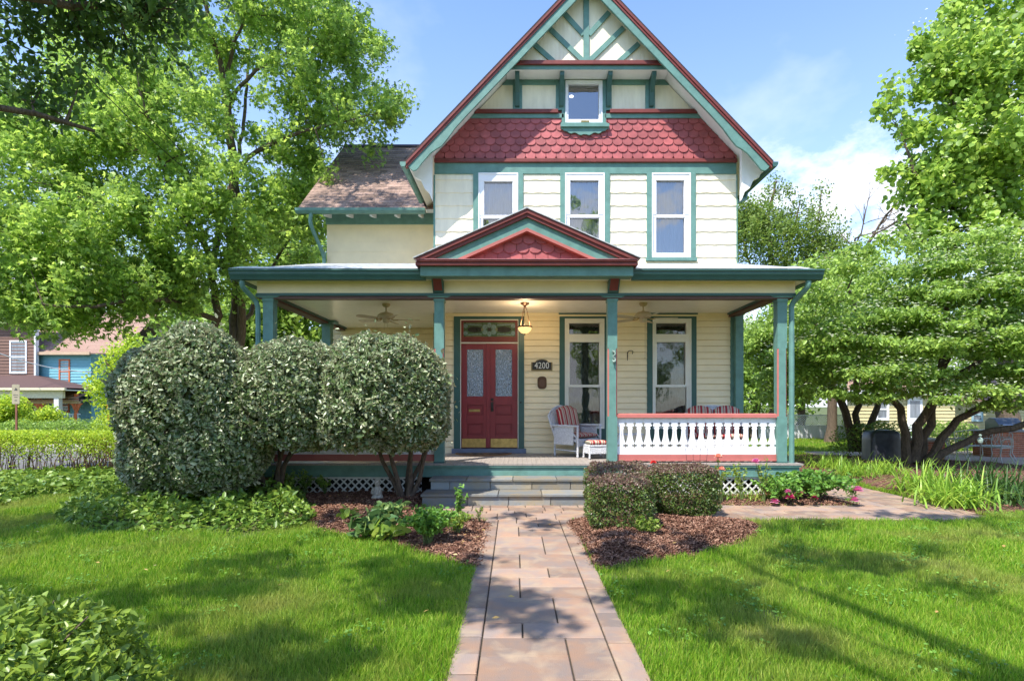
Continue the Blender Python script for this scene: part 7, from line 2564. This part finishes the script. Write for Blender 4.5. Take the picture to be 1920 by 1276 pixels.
# service cable to the blue house
mb = MB()
a = Vector(P3(-60, 640, 30)); b = Vector(P3(172, 698, 36)); mb.tube([a + (b - a) * (i / 10) + Vector((0, 0, -.35 * math.sin(PI * i / 10))) for i in range(11)], .03, 5)
mb.build('service_cable', mat('pale_cable', (.6, .6, .6), .5), label='pale overhead cable running to the upper wall of the blue house', cat='cable')
for i, (p, q, lab) in enumerate((((20, -10, 9), (430, 380, 17), 'thin dark overhead wire slanting down across the maple'), ((70, -20, 9.5), (470, 400, 17.5), 'second overhead wire running beside the first, nearer the house'))):
    a, b = Vector(P3(*p)), Vector(P3(*q)); mb = MB(); mb.tube([a + (b - a) * (i / 10) + Vector((0, 0, -.25 * math.sin(PI * i / 10))) for i in range(11)], .010, 5)
    mb.build('overhead_wire', BLACKM, label=lab, cat='wire')
# street sign
Ys = 21.5
sx = PX(30, Ys)
t = thing('street_sign', 'small tan parking sign on a rusty post beyond the thin hedge', 'sign', (sx, Ys, 0))
mb = MB(); mb.box(sx - .03, sx + .03, Ys, Ys + .04, 0, PZ(724, Ys)); mb.build('post', mat('rusty_steel', (.20, .08, .05), .8, var=.3), t)
mb = MB(); mb.prism_y([(sx + x - 0, PZ(757, Ys) + z) for x, z in rr(.29, .74, .04)], Ys - .012, Ys - .002); sg = mb.build('panel', mat('tan_sign', (.34, .30, .20), .6), t)
mb = MB(); z = PZ(757, Ys)
mb.board(sx - .05, z + .52, sx + .03, z + .56, .04, Ys - .016, Ys - .0125); mb.board(sx - .01, z + .60, sx + .05, z + .52, .05, Ys - .017, Ys - .0125)
mb.box(sx - .09, sx + .09, Ys - .015, Ys - .0125, z + .33, z + .35); mb.box(sx - .06, sx + .07, Ys - .015, Ys - .0125, z + .25, z + .27); mb.box(sx - .04, sx + .05, Ys - .015, Ys - .0125, z + .12, z + .15)
mb.build('marking', mat('dark_marking', (.05, .05, .05), .6), sg)

# ================================================================ RIGHT SIDE
Yf = 27.0
t = thing('white_fence', 'white vinyl fence with a lattice top running behind the lawn at the right', 'fence', (PX(1540, Yf), Yf, 0))
FW = mat('fence_white', (.66, .67, .70), .5, var=.05)
fx0, fx1 = PX(1380, Yf), PX(1592, Yf)
zt_, zm = 1.17, .62
mb = MB(); x = fx0
while x < fx1:
    mb.box(x + .004, min(x + .15, fx1), Yf, Yf + .03, -.02, zm); x += .15
mb.build('board_panel', FW, t)
mb = MB(); mb.box(fx0, fx1, Yf - .02, Yf + .05, zm, zm + .05); mb.box(fx0, fx1, Yf - .02, Yf + .05, zt_ - .05, zt_); mb.build('rail', FW, t)
mb = MB(); h_ = zt_ - zm - .1; x = fx0 - h_
while x < fx1:
    for sg_ in (1, -1):
        p = [(x, zm + .05), (x + .03, zm + .05), (x + .03 + h_, zt_ - .05), (x + h_, zt_ - .05)] if sg_ > 0 else [(x + h_, zm + .05), (x + h_ + .03, zm + .05), (x + .03, zt_ - .05), (x, zt_ - .05)]
        p = clip_poly(clip_poly(p, -1, 0, -fx0), 1, 0, fx1)
        if len(p) > 2: mb.prism_y(p, Yf + (.0 if sg_ > 0 else .012), Yf + (.01 if sg_ > 0 else .022))
    x += .11
mb.build('lattice_panel', FW, t)
x = fx0
while x <= fx1 + .01:
    mb = MB(); mb.box(x - .06, x + .06, Yf - .03, Yf + .08, -.02, zt_ + .04); mb.prism_x([(Yf - .05, zt_ + .04), (Yf + .10, zt_ + .04), (Yf + .025, zt_ + .12)], x - .075, x + .075); mb.build('fence_post', FW, t); x += 2.3

Yg = 23.5
B = thing('yellow_garage', 'pale yellow clapboard garage half hidden behind the dogwood stems', 'garage', (PX(1690, Yg), Yg, 0))
YEL = mat('yellow_siding_paint', (.56, .48, .25), .6, var=.06)
x0, x1 = PX(1590, Yg), PX(1790, Yg); z1 = PZ(738, Yg)
mb = MB(); lap(mb, x0, x1, 0, z1, .14, Yg); mb.prism_z([(x0, Yg + .06), (x1, Yg + .06), (x1, Yg + 4), (x0 + 2.5, Yg + 4)], 0, z1 - .02); mb.build('wall', YEL, B)
mb = MB(); mb.box(x0 - .2, x1 + .2, Yg - .25, Yg - .1, z1 - .05, z1 + .14); mb.build('fascia', WHITE, B)
mb = MB(); mb.add([(x0 - .2, Yg - .25, z1 + .14), (x1 + .2, Yg - .25, z1 + .14), (x1 + .2, Yg + 2, z1 + .95), (x0 + 1.2, Yg + 2, z1 + .95), (x1 + .2, Yg + 4.2, z1), (x0 + 2.5, Yg + 4.2, z1)], [(0, 1, 2, 3), (3, 2, 4, 5), (0, 3, 5)]); mb.build('roof', ROOFT, B)
dx0, dx1 = PX(1700, Yg), PX(1728, Yg)
mb = MB(); mb.box(dx0, dx1, Yg - .06, Yg - .032, 0, 2.0); d_ = mb.build('door', WHITE, B)
mb = MB(); mb.box(dx0 + .1, dx1 - .1, Yg - .065, Yg - .0605, 1.1, 1.8); mb.build('pane', mat('distant_pane', (0.20, 0.22, 0.25), .08), d_)
simple_window(B, PX(1640, Yg), PX(1665, Yg), 1.0, 1.9, Yg - .03, WHITE)

Yh = 26.5
B = thing('cottage', 'low yellow cottage with brown roof and blue window trim at the right edge', 'house', (PX(1880, Yh), Yh, 0))
x0, x1 = PX(1805, Yh), PX(2050, Yh); z1 = PZ(762, Yh) + .35
mb = MB(); lap(mb, x0, x1, 0, z1, .14, Yh); mb.box(x0, x1, Yh + .06, Yh + 4.9, 0, z1 - .02); mb.build('wall', YEL, B)
mb = MB(); shingled(mb, x0 - .3, x1, Yh - .3, z1 - .05, Yh + 2.4, z1 + 1.2); mb.prism_x([(Yh + 2.4, z1 + 1.2), (Yh + 5, z1), (Yh + 5, z1 - .1), (Yh + 2.4, z1 + 1.1)], x0 - .3, x1); mb.build('roof', ROOFT, B)
simple_window(B, PX(1820, Yh), PX(1841, Yh), PZ(790, Yh), PZ(768, Yh) + .1, Yh - .03, mat('pale_blue_trim', (.30, .45, .52), .6))

# brick barbecue counter with a hooded grill top
Yk = 17.6
t = thing('brick_counter', 'brick outdoor kitchen counter with dark stone top at the right edge', 'counter', (PX(1895, Yk), Yk, 0))
mb = MB(); bricks(mb, PX(1862, Yk), PX(1990, Yk), Yk, Yk + .8, 0, .78); mb.build('brick_base', [BRICK, MORTAR], t)
mb = MB(); mb.box(PX(1856, Yk), PX(1995, Yk), Yk - .06, Yk + .86, .782, .84); mb.build('stone_top', mat('grey_granite', (.20, .20, .20), .4, var=.3, scale=40), t, bevel=.008)
kx = PX(1893, Yk)
t = thing('built_in_grill', 'stainless hooded grill standing on the brick counter', 'grill', (kx + .15, Yk + .4, .84))
mb = MB(); mb.prism_x([(-.26, 0), (.26, 0), (.26, .28), (.1, .38), (-.1, .36), (-.26, .18)], -.38, .38); mb.build('hood', mat('dark_steel', (.10, .11, .12), .3, metal=.7), t, shift=False, bevel=.01)
mb = MB(); mb.tube([(-.28, -.31, .16), (.28, -.31, .16)], .014, 6); mb.tube([(-.28, -.31, .16), (-.28, -.24, .16)], .01, 5); mb.tube([(.28, -.31, .16), (.28, -.24, .16)], .01, 5); mb.build('handle', mat('bright_steel', (.6, .6, .62), .25, metal=.9), t, shift=False)
# low brick wall piece beside the covered grill
t = thing('brick_pillar', 'low brick pier with a pale cap between the dogwood stems', 'pier', (PX(1745, 16.9), 16.9, 0))
mb = MB(); bricks(mb, PX(1722, 16.9), PX(1772, 16.9), 16.9, 17.5, 0, .55); mb.build('brick_base', [BRICK, MORTAR], t)
mb = MB(); mb.box(PX(1719, 16.9), PX(1775, 16.9), 16.87, 17.53, .552, .61); mb.build('cap', CONC, t, bevel=.01)
t = thing('brick_pier', 'small brick pier at the right side of the covered grill', 'pier', (PX(1690, 16.7), 16.7, 0))
mb = MB(); bricks(mb, PX(1680, 16.7), PX(1700, 16.7), 16.7, 17.1, 0, .62); mb.build('brick_base', [BRICK, MORTAR], t)
mb = MB(); mb.box(PX(1677, 16.7), PX(1703, 16.7), 16.67, 17.13, .622, .67); mb.build('cap', CONC, t, bevel=.01)
# covered grill
gx = PX(1652, 16.3)
t = thing('covered_grill', 'barbecue grill under a black cover between the dark tree stems', 'grill', (gx, 16.3, 0))
V = []; ring = 28; lv = [(0.03, .44, .30), (.3, .43, .29), (.62, .42, .28), (.80, .41, .27), (.84, .38, .26), (.90, .30, .20), (.92, .10, .06)]
r = np.random.RandomState(3)
for z, a, b in lv:
    for k in range(ring):
        th = 2 * PI * k / ring
        c, s_ = math.cos(th), math.sin(th)
        e = .28
        wv = 1 + .035 * math.sin(9 * th + z * 3) * (1 - z * .6)
        V.append((a * wv * math.copysign(abs(c) ** e, c), b * wv * math.copysign(abs(s_) ** e, s_), z))
Fq = [(i * ring + k, i * ring + (k + 1) % ring, (i + 1) * ring + (k + 1) % ring, (i + 1) * ring + k) for i in range(len(lv) - 1) for k in range(ring)]
np_mesh('cover', V, Fq, mat('black_vinyl', (.055, .06, .075), .32, var=.3, scale=6, bump=.4, bscale=7), t, shift=False, smooth=True)
mb = MB()
for s_ in (-1, 1): mb.tube([(s_ * .3 - .02, 0, .06), (s_ * .3 + .02, 0, .06)], .06, 12)
mb.build('wheel', BLACKM, t, shift=False)
# wrought iron bench set
IRON = mat('white_iron', (.42, .44, .42), .5, var=.3, scale=20)
def iron_chair(label, x, y, rz, W, group):
    t = thing('iron_bench', label, 'bench', (x, y, .012), group, rz)
    mb = MB()
    mb.tube([(-W / 2, -.22, .42), (W / 2, -.22, .42), (W / 2, .2, .42), (-W / 2, .2, .42), (-W / 2, -.22, .42)], .014, 6)
    for k in range(8): yy_ = -.2 + .4 * k / 7; mb.tube([(-W / 2, yy_, .425), (W / 2, yy_, .425)], .008, 4)
    mb.build('seat', IRON, t, shift=False)
    mb = MB()
    mb.tube([(-W / 2, .2, .42), (-W / 2, .27, .80), (-W / 4, .28, .86), (W / 4, .28, .86), (W / 2, .27, .80), (W / 2, .2, .42)], .014, 6)
    nn = int(W / .16)
    for k in range(nn):
        xx = -W / 2 + W * (k + .5) / nn
        mb.tube([(xx + .05 * math.cos(q_), .235 + .02, .63 + .09 * math.sin(q_)) for q_ in [i * PI / 5 for i in range(11)]], .008, 4)
        mb.tube([(xx, .21, .43), (xx, .25, .54)], .008, 4); mb.tube([(xx, .255, .72), (xx, .28, .86)], .008, 4)
    mb.build('backrest', IRON, t, shift=False)
    for a in (-1, 1):
        for b in (-1, 1):
            mb = MB(); mb.tube([(a * W / 2, b * .2, .42), (a * (W / 2 - .03), b * .2, .22), (a * (W / 2 + .05), b * .27, 0)], .013, 6); mb.build('leg', IRON, t, shift=False)
        mb = MB(); mb.tube([(a * W / 2, -.2, .42), (a * W / 2, -.2, .62), (a * W / 2, -.05, .66), (a * W / 2, .24, .64)], .012, 6); mb.build('armrest', IRON, t, shift=False)
    return t
iron_chair('pale wrought iron bench with scrolled back on the patio', PX(1845, 16.6), 16.6, 0, 1.35, 'iron patio seats')
iron_chair('pale wrought iron chair at the left end of the iron bench', PX(1795, 16.2), 16.2, R(60), .5, 'iron patio seats')
iron_chair('pale wrought iron chair turned sideways at the right end of the bench', PX(1868, 16.0), 16.0, R(-70), .5, 'iron patio seats')
# garden stake with a glass float
t = thing('garden_stake', 'thin dark garden stake with an ornament top in front of the iron bench', 'ornament', (PX(1838, 13.0), 13.0, 0))
mb = MB(); x = PX(1838, 13.0); mb.tube([(x, 13, 0), (x, 13, .72)], .012, 6); mb.build('stake', BLACKM, t)
mb = MB(); mb.ball((x, 13, .80), .055, 10, sz=1.5); mb.ball((x, 13, .92), .03, 8); mb.build('finial', mat('verdigris', (0.25, 0.33, 0.28), .6), t)

# parked dark car seen past the far cottage
Yv = 31.0
t = thing('parked_car', 'dark blue parked car partly visible beyond the brick counter', 'car', (PX(1950, Yv), Yv, 0))
cx_ = PX(1950, Yv)
CARP = mat('dark_car_paint', (.02, .03, .05), .25, spec=.8)
mb = MB(); mb.prism_y([(cx_ - 2.2, .35), (cx_ + 2.2, .35), (cx_ + 2.25, .85), (cx_ + 1.4, .98), (cx_ - 1.1, .98), (cx_ - 2.15, .85)], Yv, Yv + 1.75); mb.build('body', CARP, t, bevel=.06)
mb = MB(); mb.prism_y([(cx_ - 1.2, .982), (cx_ + 1.6, .982), (cx_ + 1.1, 1.45), (cx_ - .6, 1.48)], Yv + .1, Yv + 1.65); cb = mb.build('cabin', CARP, t, bevel=.04)
mb = MB(); mb.prism_y([(cx_ - .95, 1.02), (cx_ + .2, 1.02), (cx_ + .2, 1.40), (cx_ - .55, 1.40)], Yv + .092, Yv + .099); mb.prism_y([(cx_ + .28, 1.02), (cx_ + 1.35, 1.02), (cx_ + 1.0, 1.40), (cx_ + .28, 1.40)], Yv + .092, Yv + .099); mb.build('window', mat('car_glass', (.04, .05, .06), .05, spec=.9), cb)
for s_ in (-1, 1):
    mb = MB(); mb.tube([(cx_ + s_ * 1.35, Yv - .02, .33), (cx_ + s_ * 1.35, Yv + .2, .33)], .33, 18); w = mb.build('wheel', BLACKM, t)
    mb = MB(); mb.tube([(cx_ + s_ * 1.35, Yv - .03, .33), (cx_ + s_ * 1.35, Yv - .021, .33)], .2, 14); mb.build('rim', mat('bright_steel', (.6, .6, .62), .25), w)
for o in sc.objects:
    if o.type == 'MESH' and o.parent is None and 'kind' not in o.keys() and 'category' not in o.keys(): o['kind'] = 'structure'
